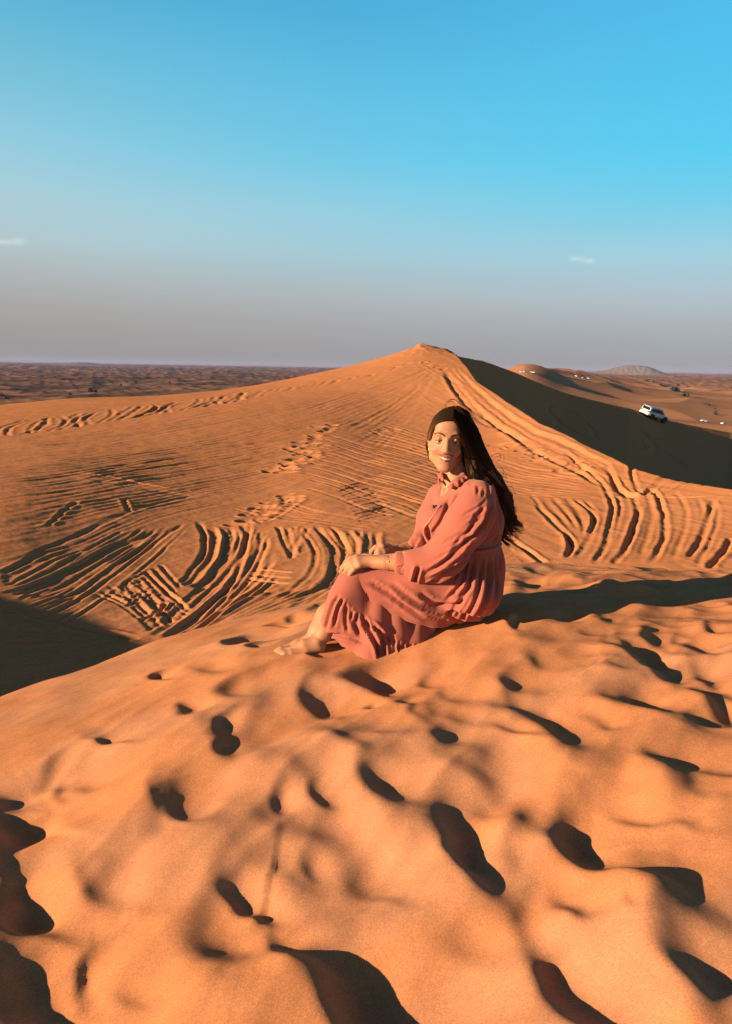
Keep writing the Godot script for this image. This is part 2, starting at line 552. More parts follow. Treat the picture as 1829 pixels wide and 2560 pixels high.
# ------------------------------------------------------------------ the near dune
func make_near_dune() -> Field:
	var f := Field.new(axis(-7.0, -2.15, 2.35, 7.0, 0.009), axis(-9.0, -4.75, -0.95, 2.0, 0.009), false)
	f.h = f.from_table(PackedFloat32Array([-8.18,-7.95,-7.73,-7.50,-7.27,-7.04,-6.81,-6.59,-6.36,-6.13,-5.90,-5.66,-5.41,-5.16,-4.92,-4.67,-4.43,-4.20,-3.97,-3.74,-3.52,-3.31,-3.14,-3.08,-3.10,-3.13,-3.16,-3.19,-3.22,-3.25,-7.96,-7.73,-7.50,-7.28,-7.05,-6.82,-6.59,-6.36,-6.14,-5.91,-5.68,-5.43,-5.19,-4.94,-4.69,-4.45,-4.21,-3.97,-3.74,-3.52,-3.30,-3.10,-2.96,-2.94,-2.96,-2.99,-3.02,-3.05,-3.08,-3.11,-7.74,-7.51,-7.28,-7.05,-6.82,-6.60,-6.37,-6.14,-5.91,-5.69,-5.46,-5.21,-4.96,-4.72,-4.47,-4.23,-3.99,-3.75,-3.52,-3.30,-3.08,-2.89,-2.81,-2.80,-2.83,-2.86,-2.89,-2.92,-2.95,-2.98,-7.51,-7.29,-7.06,-6.83,-6.60,-6.37,-6.15,-5.92,-5.69,-5.46,-5.23,-4.99,-4.74,-4.49,-4.25,-4.00,-3.76,-3.53,-3.30,-3.08,-2.86,-2.71,-2.66,-2.66,-2.69,-2.72,-2.75,-2.78,-2.81,-2.84,-7.29,-7.06,-6.84,-6.61,-6.38,-6.15,-5.92,-5.70,-5.47,-5.24,-5.01,-4.77,-4.52,-4.27,-4.03,-3.78,-3.54,-3.31,-3.08,-2.86,-2.65,-2.54,-2.52,-2.53,-2.55,-2.58,-2.61,-2.64,-2.67,-2.71,-7.07,-6.84,-6.61,-6.39,-6.16,-5.93,-5.70,-5.47,-5.25,-5.02,-4.79,-4.54,-4.30,-4.05,-3.80,-3.56,-3.32,-3.08,-2.85,-2.64,-2.45,-2.39,-2.39,-2.39,-2.42,-2.45,-2.48,-2.51,-2.54,-2.57,-6.85,-6.62,-6.39,-6.16,-5.93,-5.71,-5.48,-5.25,-5.02,-4.80,-4.57,-4.32,-4.07,-3.83,-3.58,-3.34,-3.10,-2.86,-2.63,-2.42,-2.27,-2.24,-2.25,-2.26,-2.28,-2.31,-2.34,-2.37,-2.40,-2.43,-6.62,-6.40,-6.17,-5.94,-5.71,-5.48,-5.26,-5.03,-4.80,-4.57,-4.34,-4.10,-3.85,-3.60,-3.36,-3.11,-2.87,-2.64,-2.41,-2.21,-2.11,-2.11,-2.11,-2.12,-2.15,-2.18,-2.21,-2.24,-2.27,-2.30,-6.36,-6.14,-5.91,-5.68,-5.45,-5.22,-5.00,-4.77,-4.54,-4.31,-4.08,-3.84,-3.59,-3.34,-3.10,-2.85,-2.61,-2.38,-2.16,-2.00,-1.96,-1.97,-1.98,-1.98,-2.01,-2.04,-2.07,-2.10,-2.13,-2.16,-6.06,-5.84,-5.61,-5.38,-5.15,-4.92,-4.70,-4.47,-4.24,-4.01,-3.78,-3.54,-3.29,-3.04,-2.80,-2.55,-2.31,-2.08,-1.89,-1.83,-1.82,-1.83,-1.84,-1.85,-1.87,-1.90,-1.93,-1.96,-1.99,-2.03,-5.76,-5.54,-5.31,-5.08,-4.85,-4.63,-4.40,-4.17,-3.94,-3.71,-3.49,-3.24,-2.99,-2.75,-2.50,-2.25,-2.02,-1.80,-1.69,-1.68,-1.69,-1.70,-1.70,-1.71,-1.74,-1.77,-1.80,-1.83,-1.86,-1.89,-5.47,-5.24,-5.01,-4.78,-4.55,-4.33,-4.10,-3.87,-3.64,-3.41,-3.19,-2.94,-2.69,-2.45,-2.20,-1.96,-1.73,-1.58,-1.54,-1.54,-1.55,-1.56,-1.57,-1.58,-1.60,-1.63,-1.66,-1.69,-1.72,-1.75,-5.28,-5.06,-4.83,-4.60,-4.37,-4.14,-3.92,-3.69,-3.46,-3.23,-3.00,-2.76,-2.51,-2.26,-2.01,-1.77,-1.56,-1.48,-1.47,-1.47,-1.49,-1.50,-1.51,-1.52,-1.55,-1.58,-1.61,-1.64,-1.67,-1.70,-5.10,-4.87,-4.65,-4.42,-4.19,-3.96,-3.73,-3.51,-3.28,-3.05,-2.82,-2.57,-2.32,-2.07,-1.82,-1.58,-1.43,-1.39,-1.39,-1.40,-1.42,-1.44,-1.46,-1.47,-1.49,-1.52,-1.55,-1.58,-1.61,-1.64,-4.86,-4.63,-4.40,-4.17,-3.94,-3.72,-3.49,-3.26,-3.03,-2.81,-2.58,-2.33,-2.08,-1.83,-1.58,-1.39,-1.32,-1.31,-1.31,-1.33,-1.36,-1.38,-1.40,-1.41,-1.44,-1.47,-1.50,-1.53,-1.56,-1.59,-4.51,-4.29,-4.06,-3.83,-3.60,-3.37,-3.15,-2.92,-2.69,-2.46,-2.23,-1.98,-1.73,-1.49,-1.33,-1.26,-1.23,-1.22,-1.24,-1.26,-1.30,-1.33,-1.35,-1.36,-1.38,-1.41,-1.44,-1.47,-1.50,-1.53,-4.31,-4.08,-3.85,-3.62,-3.40,-3.17,-2.94,-2.71,-2.48,-2.26,-2.03,-1.77,-1.52,-1.32,-1.22,-1.17,-1.14,-1.15,-1.16,-1.19,-1.24,-1.27,-1.29,-1.30,-1.32,-1.35,-1.38,-1.41,-1.44,-1.47,-4.16,-3.93,-3.70,-3.48,-3.25,-3.02,-2.79,-2.57,-2.34,-2.11,-1.88,-1.62,-1.38,-1.21,-1.13,-1.09,-1.07,-1.08,-1.11,-1.14,-1.18,-1.22,-1.23,-1.23,-1.26,-1.29,-1.32,-1.35,-1.38,-1.41,-4.05,-3.82,-3.59,-3.36,-3.13,-2.91,-2.68,-2.45,-2.22,-2.00,-1.77,-1.50,-1.26,-1.12,-1.06,-1.02,-1.00,-1.03,-1.06,-1.08,-1.12,-1.14,-1.15,-1.16,-1.19,-1.22,-1.25,-1.28,-1.31,-1.34,-3.96,-3.73,-3.50,-3.27,-3.05,-2.82,-2.59,-2.36,-2.13,-1.91,-1.68,-1.41,-1.18,-1.05,-1.01,-0.98,-0.96,-0.98,-1.00,-1.02,-1.04,-1.05,-1.07,-1.09,-1.11,-1.15,-1.18,-1.21,-1.24,-1.27,-3.91,-3.68,-3.45,-3.23,-3.00,-2.77,-2.54,-2.32,-2.09,-1.86,-1.63,-1.37,-1.14,-1.03,-0.99,-0.97,-0.95,-0.95,-0.96,-0.96,-0.97,-0.99,-1.00,-1.02,-1.05,-1.08,-1.11,-1.14,-1.17,-1.20,-3.90,-3.67,-3.44,-3.21,-2.99,-2.76,-2.53,-2.30,-2.07,-1.85,-1.62,-1.36,-1.14,-1.03,-0.99,-0.97,-0.95,-0.93,-0.92,-0.92,-0.93,-0.93,-0.95,-0.96,-0.99,-1.02,-1.05,-1.08,-1.11,-1.14,-3.92,-3.69,-3.47,-3.24,-3.01,-2.78,-2.55,-2.33,-2.10,-1.87,-1.64,-1.39,-1.17,-1.04,-0.99,-0.96,-0.94,-0.92,-0.90,-0.89,-0.89,-0.89,-0.90,-0.91,-0.94,-0.97,-1.00,-1.03,-1.06,-1.09,-3.86,-3.63,-3.41,-3.18,-2.95,-2.72,-2.49,-2.27,-2.04,-1.81,-1.58,-1.34,-1.13,-1.03,-0.98,-0.95,-0.92,-0.90,-0.88,-0.87,-0.86,-0.86,-0.86,-0.87,-0.89,-0.92,-0.95,-0.98,-1.01,-1.04,-3.72,-3.49,-3.27,-3.04,-2.81,-2.58,-2.35,-2.13,-1.90,-1.67,-1.44,-1.21,-1.05,-1.00,-0.97,-0.94,-0.91,-0.88,-0.86,-0.84,-0.83,-0.83,-0.83,-0.83,-0.85,-0.88,-0.91,-0.94,-0.97,-1.00,-3.58,-3.35,-3.12,-2.89,-2.66,-2.44,-2.21,-1.98,-1.75,-1.52,-1.30,-1.09,-1.00,-0.97,-0.94,-0.91,-0.88,-0.86,-0.84,-0.82,-0.81,-0.80,-0.79,-0.79,-0.81,-0.85,-0.88,-0.91,-0.94,-0.97,-3.50,-3.28,-3.05,-2.82,-2.59,-2.37,-2.14,-1.91,-1.68,-1.45,-1.23,-1.05,-0.99,-0.96,-0.93,-0.91,-0.88,-0.86,-0.84,-0.82,-0.80,-0.79,-0.79,-0.78,-0.81,-0.84,-0.87,-0.90,-0.93,-0.96,-3.51,-3.28,-3.06,-2.83,-2.60,-2.37,-2.14,-1.92,-1.69,-1.46,-1.24,-1.07,-1.01,-0.98,-0.95,-0.93,-0.90,-0.88,-0.86,-0.84,-0.82,-0.81,-0.81,-0.80,-0.83,-0.86,-0.89,-0.92,-0.95,-0.98,-3.52,-3.29,-3.06,-2.84,-2.61,-2.38,-2.15,-1.92,-1.70,-1.47,-1.25,-1.08,-1.03,-1.00,-0.97,-0.95,-0.92,-0.90,-0.88,-0.86,-0.84,-0.83,-0.83,-0.82,-0.85,-0.88,-0.91,-0.94,-0.97,-1.00,-3.53,-3.30,-3.07,-2.84,-2.61,-2.39,-2.16,-1.93,-1.70,-1.48,-1.26,-1.10,-1.04,-1.02,-0.99,-0.97,-0.94,-0.92,-0.90,-0.88,-0.86,-0.85,-0.85,-0.84,-0.87,-0.90,-0.93,-0.96,-0.99,-1.02,-3.53,-3.31,-3.08,-2.85,-2.62,-2.39,-2.17,-1.94,-1.71,-1.48,-1.27,-1.11,-1.06,-1.04,-1.01,-0.99,-0.96,-0.94,-0.92,-0.90,-0.88,-0.87,-0.87,-0.86,-0.89,-0.92,-0.95,-0.98,-1.01,-1.04,-3.54,-3.31,-3.08,-2.86,-2.63,-2.40,-2.17,-1.94,-1.72,-1.49,-1.28,-1.13,-1.08,-1.06,-1.03,-1.01,-0.98,-0.96,-0.94,-0.92,-0.90,-0.89,-0.89,-0.88,-0.91,-0.94,-0.97,-1.00,-1.03,-1.06,-3.55,-3.32,-3.09,-2.86,-2.64,-2.41,-2.18,-1.95,-1.72,-1.50,-1.29,-1.15,-1.10,-1.08,-1.05,-1.03,-1.00,-0.98,-0.96,-0.94,-0.92,-0.91,-0.91,-0.90,-0.93,-0.96,-0.99,-1.02,-1.05,-1.08,-3.57,-3.34,-3.11,-2.89,-2.66,-2.43,-2.20,-1.97,-1.75,-1.52,-1.31,-1.17,-1.12,-1.10,-1.07,-1.05,-1.02,-1.00,-0.98,-0.96,-0.94,-0.93,-0.93,-0.92,-0.95,-0.98,-1.01,-1.04,-1.07,-1.10,-3.61,-3.38,-3.15,-2.92,-2.70,-2.47,-2.24,-2.01,-1.78,-1.56,-1.34,-1.19,-1.14,-1.12,-1.09,-1.07,-1.04,-1.02,-1.00,-0.98,-0.96,-0.95,-0.95,-0.94,-0.97,-1.00,-1.03,-1.06,-1.09,-1.12,-3.65,-3.42,-3.19,-2.96,-2.73,-2.51,-2.28,-2.05,-1.82,-1.60,-1.38,-1.22,-1.16,-1.14,-1.11,-1.09,-1.06,-1.04,-1.02,-1.00,-0.98,-0.97,-0.97,-0.96,-0.99,-1.02,-1.05,-1.08,-1.11,-1.14]), -7.0, 7.0, 36, -9.0, 2.0, 30, f.h)
	var broad := noise(11, 0.75, 2)
	var lumpy := noise(12, 2.6, 2)
	var slump := noise(15, 5.0, 3)
	slump.fractal_type = FastNoiseLite.FRACTAL_RIDGED
	var churn := noise(13, 2.2, 2)
	churn.fractal_type = FastNoiseLite.FRACTAL_RIDGED
	var wobble := noise(18, 1.4, 2)
	# trodden sand: scoops that meet in ridges, worn by the wind
	var scoop := noise(16, 1.9, 1, FastNoiseLite.TYPE_CELLULAR)
	scoop.cellular_return_type = FastNoiseLite.RETURN_DISTANCE
	scoop.cellular_jitter = 0.95
	scoop.domain_warp_enabled = true
	scoop.domain_warp_amplitude = 0.16
	scoop.domain_warp_frequency = 1.6
	scoop.domain_warp_fractal_type = FastNoiseLite.DOMAIN_WARP_FRACTAL_NONE
	var drifts := noise(19, 1.15, 2)
	drifts.fractal_type = FastNoiseLite.FRACTAL_RIDGED
	drifts.fractal_gain = 0.35
	drifts.domain_warp_enabled = true
	drifts.domain_warp_amplitude = 0.22
	drifts.domain_warp_frequency = 1.1
	drifts.domain_warp_fractal_type = FastNoiseLite.DOMAIN_WARP_FRACTAL_NONE
	var dent := noise(17, 4.6, 1, FastNoiseLite.TYPE_CELLULAR)
	dent.cellular_return_type = FastNoiseLite.RETURN_DISTANCE
	dent.domain_warp_enabled = true
	dent.domain_warp_amplitude = 0.08
	dent.domain_warp_frequency = 4.0
	dent.domain_warp_fractal_type = FastNoiseLite.DOMAIN_WARP_FRACTAL_NONE
	for k in f.h.size():
		var x := f.x[k]
		var z := f.z[k]
		# smooth towards the wind-swept left flank and the crest, churned on the right
		var wind := smoothstep(-1.55, -0.55, x + 0.35 * (z + 2.6)) * smoothstep(-4.3, -3.3, z)
		var c0 := scoop.get_noise_2d(x * 0.85 + z * 0.2, z * 1.1 - x * 0.15) * 0.5 + 0.5
		var c1 := dent.get_noise_2d(x * 0.8 + z * 0.2, z * 1.2)  * 0.5 + 0.5
		var u := (x - z) * 0.7071   # along the drifts that run down to the left
		var v := (x + z) * 0.7071
		f.h[k] += wind * (0.06 * c0 * c0 + 0.018 * drifts.get_noise_2d(v * 0.9 + 0.25 * u, u * 0.42) * (0.7 + 0.7 * broad.get_noise_2d(x + 7.0, z)) + 0.007 * drifts.get_noise_2d(v * 2.6 + 11.0, u * 1.1)) + smoothstep(0.0, 1.0, x) * smoothstep(-4.4, -3.9, z) * 0.05 * c1 * c1
		# faint wind ripples on the clean flank
		var clean := (1.0 - wind) * smoothstep(-4.6, -3.9, z)
		f.h[k] += 0.0011 * clean * sin((x * 0.55 + z) * 125.0 + 9.0 * wobble.get_noise_2d(x, z))
		var right := smoothstep(0.1, 1.2, x) * (1.0 - smoothstep(-2.7, -2.0, z))
		f.h[k] += 0.028 * broad.get_noise_2d(x, z) + 0.006 * lumpy.get_noise_2d(x, z)
		# slumps and scuffs
		f.h[k] += 0.0016 * slump.get_noise_2d(x * 0.7 + z * 0.42, (z - x * 0.3) * 0.25)
		if right > 0.0:
			f.h[k] += right * 0.02 * churn.get_noise_2d(x * 0.8 + 0.3 * z, z * 1.3)
	var bend := noise(14, 1.0, 2)
	# many shallow, half-filled prints first, so that the clear ones lie over them
	for q in 210:
		var p := Vector2(rng.randf_range(-1.1, 2.3), rng.randf_range(-4.1, -0.95))
		var t := rng.randf_range(-0.9, 0.9)
		var s := rng.randf_range(0.07, 0.21) * (0.7 if p.y < -2.8 else 1.0)
		var wide := s * rng.randf_range(0.8, 2.0)
		var deep := s * rng.randf_range(0.07, 0.17)
		if p.x + 0.5 * (p.y + 2.6) < -0.85 or absf(p.x - 0.2) < 0.6 and absf(p.y + 2.95) < 0.33:
			continue
		f.print_mark(p.x, p.y, s, wide, t, deep, bend, rng.randf_range(0.3, 0.8))
	# the prints that the picture shows clearly: place, length along the light, width across it, turn, depth
	for p in [
		[Vector2(-0.367, -3.366), 0.10, 0.12, 0.0, 0.05], [Vector2(-0.492, -3.134), 0.12, 0.13, 0.1, 0.06], [Vector2(-0.759, -2.867), 0.07, 0.10, 0.2, 0.03], [Vector2(-0.583, -2.487), 0.07, 0.07, 0.0, 0.032],
		[Vector2(-0.418, -2.338), 0.08, 0.13, 0.5, 0.03], [Vector2(-0.367, -2.184), 0.09, 0.08, 0.2, 0.022], [Vector2(-0.172, -2.809), 0.075, 0.05, 0.0, 0.022], [Vector2(-0.009, -2.59), 0.17, 0.15, 0.1, 0.06],
		[Vector2(0.104, -1.908), 0.17, 0.19, 0.15, 0.060], [Vector2(0.239, -1.644), 0.05, 0.075, 0.3, 0.025], [Vector2(-0.961, -1.963), 0.14, 0.22, -0.5, 0.055], [Vector2(0.419, -1.445), 0.065, 0.09, 0.0, 0.03],
		[Vector2(0.022, -2.366), 0.06, 0.05, 0.0, 0.018], [Vector2(0.137, -2.373), 0.06, 0.05, 0.0, 0.016], [Vector2(0.538, -1.41), 0.03, 0.05, 0.5, 0.010],
		[Vector2(0.591, -2.896), 0.07, 0.10, 0.4, 0.025], [Vector2(0.955, -2.962), 0.12, 0.10, 0.0, 0.02], [Vector2(0.786, -2.957), 0.13, 0.12, 0.0, 0.022], [Vector2(0.759, -3.461), 0.18, 0.25, 0.0, 0.035],
		[Vector2(0.984, -2.59), 0.18, 0.20, 0.4, 0.035], [Vector2(0.76, -2.28), 0.12, 0.10, 0.2, 0.03], [Vector2(0.477, -2.435), 0.10, 0.07, 0.3, 0.02], [Vector2(1.027, -2.124), 0.13, 0.10, 0.2, 0.035],
		[Vector2(1.307, -3.187), 0.11, 0.15, 0.2, 0.02], [Vector2(1.315, -2.819), 0.10, 0.13, 0.2, 0.02], [Vector2(0.326, -2.165), 0.16, 0.18, 0.3, 0.028], [Vector2(0.574, -2.082), 0.17, 0.18, 0.5, 0.05],
		[Vector2(0.039, -1.31), 0.16, 0.33, -0.55, 0.060], [Vector2(0.431, -1.234), 0.14, 0.24, 0.0, 0.055], [Vector2(-0.257, -1.593), 0.06, 0.12, -0.1, 0.032], [Vector2(-0.76, -1.632), 0.09, 0.2, -0.55, 0.045],
		[Vector2(-0.565, -1.436), 0.05, 0.10, 0.0, 0.016], [Vector2(-0.681, -1.336), 0.08, 0.12, -0.4, 0.03], [Vector2(0.577, -1.716), 0.22, 0.26, 0.35, 0.075], [Vector2(-0.414, -2.976), 0.09, 0.06, 0.0, 0.03],
		[Vector2(0.219, -1.761), 0.11, 0.13, 0.2, 0.025], [Vector2(-0.82, -2.372), 0.05, 0.18, -0.7, 0.014], [Vector2(-0.446, -1.926), 0.12, 0.2, -0.4, 0.02], [Vector2(-0.181, -1.794), 0.14, 0.2, -0.5, 0.025],
		[Vector2(-0.561, -1.668), 0.10, 0.22, -0.5, 0.022], [Vector2(-0.256, -1.43), 0.16, 0.24, -0.4, 0.028], [Vector2(0.285, -1.419), 0.12, 0.2, -0.2, 0.028], [Vector2(0.612, -1.407), 0.14, 0.22, 0.3, 0.03],
		[Vector2(0.801, -1.863), 0.18, 0.2, 0.5, 0.028], [Vector2(0.3, -1.572), 0.14, 0.2, 0.2, 0.024], [Vector2(-0.113, -2.198), 0.12, 0.2, -0.3, 0.02], [Vector2(-0.039, -1.593), 0.14, 0.26, -0.5, 0.026]]:
		f.print_mark(p[0].x, p[0].y, p[1] * 1.2, p[2] * 1.15, p[3], p[4] * 0.85, bend, rng.randf_range(0.25, 0.95))
	# wind-cut ledges: the line, its height, the low side's width, the high side's width
	var ledges := [
		[[Vector2(0.224, -1.702), Vector2(0.102, -1.597), Vector2(-0.017, -1.518), Vector2(-0.189, -1.492), Vector2(-0.237, -1.494)], 0.03, 0.22, 0.3, true],
		[[Vector2(-0.384, -1.464), Vector2(-0.294, -1.438), Vector2(-0.208, -1.419), Vector2(-0.125, -1.42), Vector2(-0.044, -1.416)], 0.03, 0.16, 0.3],
		[[Vector2(0.511, -2.142), Vector2(0.384, -2.203), Vector2(0.261, -2.179), Vector2(0.16, -2.052)], 0.022, 0.2, 0.25],
		[[Vector2(-0.843, -2.012), Vector2(-0.905, -1.95), Vector2(-0.92, -1.819), Vector2(-0.925, -1.733)], 0.035, 0.16, 0.25],
		[[Vector2(-0.301, -2.002), Vector2(-0.396, -1.918), Vector2(-0.482, -1.825), Vector2(-0.568, -1.805)], 0.02, 0.16, 0.25, true],
		[[Vector2(0.065, -2.389), Vector2(-0.119, -2.307), Vector2(-0.317, -2.115), Vector2(-0.408, -1.978)], 0.02, 0.18, 0.3, true],
		[[Vector2(0.623, -1.543), Vector2(0.509, -1.482), Vector2(0.413, -1.465), Vector2(0.288, -1.383)], 0.03, 0.2, 0.3, true],
		[[Vector2(0.444, -1.902), Vector2(0.358, -1.804), Vector2(0.295, -1.68), Vector2(0.302, -1.587)], 0.025, 0.16, 0.25, true],
		[[Vector2(-0.451, -1.501), Vector2(-0.511, -1.607), Vector2(-0.614, -1.636), Vector2(-0.677, -1.58)], 0.015, 0.12, 0.2],
		[[Vector2(0.816, -2.656), Vector2(0.923, -2.596), Vector2(0.958, -2.434), Vector2(1.005, -2.312)], 0.05, 0.14, 0.25],
		[[Vector2(0.266, -2.367), Vector2(0.36, -2.322), Vector2(0.449, -2.273), Vector2(0.522, -2.227)], 0.02, 0.08, 0.2],
		[[Vector2(1.027, -2.35), Vector2(1.046, -2.229), Vector2(1.041, -2.087)], 0.05, 0.12, 0.2],
		[[Vector2(1.093, -2.718), Vector2(1.165, -2.657), Vector2(1.185, -2.485)], 0.03, 0.10, 0.2],
		[[Vector2(0.717, -1.956), Vector2(0.794, -1.906), Vector2(0.864, -1.851)], 0.025, 0.08, 0.2],
		[[Vector2(1.011, -3.561), Vector2(1.187, -3.522), Vector2(1.295, -3.309)], 0.03, 0.12, 0.2],
		[[Vector2(-0.594, -1.778), Vector2(-0.617, -1.677), Vector2(-0.515, -1.621)], 0.015, 0.08, 0.15],]
	for l in ledges:
		var way := line(l[0])
		if l.size() < 5:
			way.reverse()
		f.ledge(way, l[1] * 0.85, l[2] * 1.8, l[3] * 2.0, 0.45, 0.045)
	for q in 1:
		f.soften()
	# pale wind-blown drift over deeper orange sand
	var patch := noise(21, 1.1, 3)
	var fine := noise(22, 9.0, 3)
	for k in f.h.size():
		var q := patch.get_noise_2d(f.x[k] * 0.7 + f.z[k] * 0.5, f.z[k] * 1.2)
		var t := 0.45 * smoothstep(-0.3, 0.4, q) + 0.55 * smoothstep(0.04, 0.13, q)
		var g := 1.0 + 0.04 * fine.get_noise_2d(f.x[k], f.z[k])
		var c := SAND.lerp(DRIFT, 0.6 * t)
		f.col[k] = Color(c.r * g, c.g * g, c.b * g)
	structure("sand_dune", f.mesh(), sand_material(0.9, 0.05))
	return f

# ------------------------------------------------------------------ the big dune behind
func make_mid_dune() -> Field:
	var vs := PackedFloat32Array()
	var n := 1200
	for j in n + 1:
		vs.append(lerpf(log(9.0), log(185.0), float(j) / n))
	var f := Field.new(axis(-1.33, -0.47, 0.47, 0.93, 0.0019), vs, true)
	f.h = f.from_table(PackedFloat32Array([-5.42,-5.59,-5.72,-5.79,-5.79,-5.74,-5.65,-5.53,-5.38,-5.22,-5.04,-4.85,-4.66,-4.51,-4.44,-4.50,-4.73,-5.22,-6.01,-7.16,-8.73,-10.71,-13.05,-15.62,-18.27,-20.95,-5.69,-5.87,-6.00,-6.07,-6.06,-5.97,-5.84,-5.70,-5.53,-5.33,-5.11,-4.85,-4.57,-4.30,-4.09,-3.98,-4.04,-4.36,-5.03,-6.08,-7.60,-9.70,-12.31,-15.18,-18.03,-20.83,-5.90,-6.07,-6.20,-6.26,-6.25,-6.15,-6.02,-5.87,-5.70,-5.49,-5.25,-4.97,-4.64,-4.31,-4.01,-3.79,-3.72,-3.90,-4.43,-5.39,-6.86,-8.98,-11.68,-14.68,-17.70,-20.68,-6.04,-6.20,-6.30,-6.35,-6.33,-6.27,-6.16,-6.02,-5.86,-5.67,-5.44,-5.17,-4.86,-4.52,-4.20,-3.93,-3.78,-3.84,-4.22,-5.06,-6.48,-8.54,-11.16,-14.15,-17.32,-20.53,-6.13,-6.26,-6.34,-6.38,-6.36,-6.31,-6.22,-6.11,-5.98,-5.82,-5.64,-5.43,-5.17,-4.86,-4.55,-4.27,-4.07,-4.00,-4.17,-4.79,-6.08,-8.12,-10.79,-13.88,-17.21,-20.63,-6.17,-6.28,-6.34,-6.35,-6.33,-6.28,-6.20,-6.10,-6.00,-5.88,-5.76,-5.62,-5.43,-5.16,-4.88,-4.64,-4.46,-4.29,-4.18,-4.48,-5.62,-7.79,-10.67,-13.98,-17.52,-21.13,-6.18,-6.26,-6.30,-6.29,-6.24,-6.17,-6.07,-5.97,-5.86,-5.75,-5.65,-5.54,-5.40,-5.18,-4.94,-4.72,-4.55,-4.37,-4.24,-4.53,-5.72,-7.99,-11.03,-14.55,-18.29,-22.07,-6.17,-6.23,-6.24,-6.21,-6.12,-6.01,-5.87,-5.73,-5.59,-5.46,-5.33,-5.20,-5.06,-4.91,-4.73,-4.54,-4.33,-4.17,-4.25,-4.83,-6.22,-8.53,-11.68,-15.42,-19.41,-23.35,-6.14,-6.19,-6.19,-6.13,-6.01,-5.85,-5.67,-5.50,-5.33,-5.17,-5.00,-4.83,-4.68,-4.58,-4.50,-4.37,-4.14,-3.96,-4.07,-4.75,-6.23,-8.65,-12.03,-16.17,-20.57,-24.67,-6.10,-6.14,-6.14,-6.07,-5.95,-5.77,-5.57,-5.40,-5.26,-5.08,-4.89,-4.66,-4.45,-4.33,-4.38,-4.34,-4.00,-3.65,-3.60,-4.19,-5.66,-8.20,-11.81,-16.27,-20.99,-25.34,-6.04,-6.08,-6.06,-6.00,-5.88,-5.72,-5.57,-5.46,-5.35,-5.25,-5.14,-4.91,-4.61,-4.40,-4.33,-4.15,-3.74,-3.24,-3.00,-3.34,-4.81,-7.48,-11.18,-15.85,-20.82,-25.44,-5.97,-5.99,-5.96,-5.89,-5.77,-5.63,-5.49,-5.37,-5.32,-5.32,-5.29,-5.16,-4.94,-4.70,-4.44,-4.05,-3.49,-2.91,-2.65,-3.14,-4.59,-7.10,-10.85,-15.71,-20.90,-25.53,-5.89,-5.90,-5.86,-5.78,-5.67,-5.54,-5.41,-5.30,-5.24,-5.24,-5.24,-5.16,-5.01,-4.79,-4.48,-3.98,-3.27,-2.49,-1.96,-2.10,-3.45,-6.23,-10.26,-15.17,-20.29,-24.87,-5.83,-5.83,-5.78,-5.69,-5.58,-5.45,-5.33,-5.22,-5.14,-5.08,-5.02,-4.90,-4.75,-4.60,-4.33,-3.91,-3.20,-2.16,-0.98,-0.35,-1.57,-4.56,-8.78,-13.69,-18.69,-23.28,-5.75,-5.75,-5.70,-5.62,-5.51,-5.39,-5.26,-5.15,-5.06,-4.98,-4.90,-4.79,-4.69,-4.59,-4.40,-4.04,-3.33,-1.91,0.18,1.48,0.11,-2.91,-7.10,-11.94,-16.92,-21.38,-5.68,-5.68,-5.63,-5.55,-5.44,-5.32,-5.20,-5.09,-4.99,-4.92,-4.84,-4.77,-4.71,-4.58,-4.29,-3.73,-2.71,-1.16,0.63,1.96,0.94,-1.83,-5.69,-10.14,-14.72,-19.08,-5.63,-5.63,-5.58,-5.50,-5.38,-5.25,-5.12,-4.98,-4.85,-4.73,-4.63,-4.54,-4.42,-4.11,-3.51,-2.54,-1.32,0.11,1.46,1.97,0.87,-1.60,-4.98,-8.88,-12.99,-17.07,-5.60,-5.60,-5.55,-5.46,-5.34,-5.20,-5.03,-4.85,-4.67,-4.50,-4.38,-4.23,-3.90,-3.32,-2.49,-1.53,-0.53,0.40,0.99,0.89,-0.19,-2.24,-5.05,-8.39,-12.01,-15.72,-5.59,-5.60,-5.55,-5.46,-5.34,-5.18,-5.00,-4.78,-4.54,-4.29,-4.03,-3.67,-3.12,-2.45,-1.73,-1.01,-0.39,0.05,0.13,-0.33,-1.46,-3.26,-5.65,-8.51,-11.67,-15.00,-5.58,-5.61,-5.57,-5.49,-5.37,-5.22,-5.03,-4.79,-4.50,-4.13,-3.67,-3.06,-2.35,-1.80,-1.38,-1.00,-0.74,-0.68,-0.94,-1.61,-2.76,-4.42,-6.53,-9.02,-11.80,-14.78,-5.52,-5.57,-5.56,-5.50,-5.42,-5.31,-5.15,-4.94,-4.65,-4.28,-3.79,-3.19,-2.56,-2.07,-1.75,-1.56,-1.53,-1.71,-2.16,-2.94,-4.10,-5.64,-7.55,-9.77,-12.25,-14.92,-5.42,-5.49,-5.51,-5.50,-5.48,-5.44,-5.35,-5.20,-4.99,-4.72,-4.37,-3.93,-3.42,-2.98,-2.69,-2.57,-2.65,-2.95,-3.49,-4.32,-5.46,-6.91,-8.65,-10.66,-12.90,-15.33,-5.32,-5.42,-5.49,-5.53,-5.56,-5.58,-5.56,-5.48,-5.36,-5.20,-4.99,-4.69,-4.33,-4.01,-3.81,-3.77,-3.92,-4.28,-4.88,-5.72,-6.82,-8.19,-9.80,-11.64,-13.69,-15.90,-5.25,-5.39,-5.50,-5.59,-5.66,-5.72,-5.74,-5.73,-5.68,-5.60,-5.47,-5.30,-5.11,-4.96,-4.89,-4.96,-5.20,-5.62,-6.25,-7.10,-8.16,-9.46,-10.96,-12.67,-14.55,-16.60]), -1.35, 0.95, 24, log(5.5), log(190.0), 26, f.h)
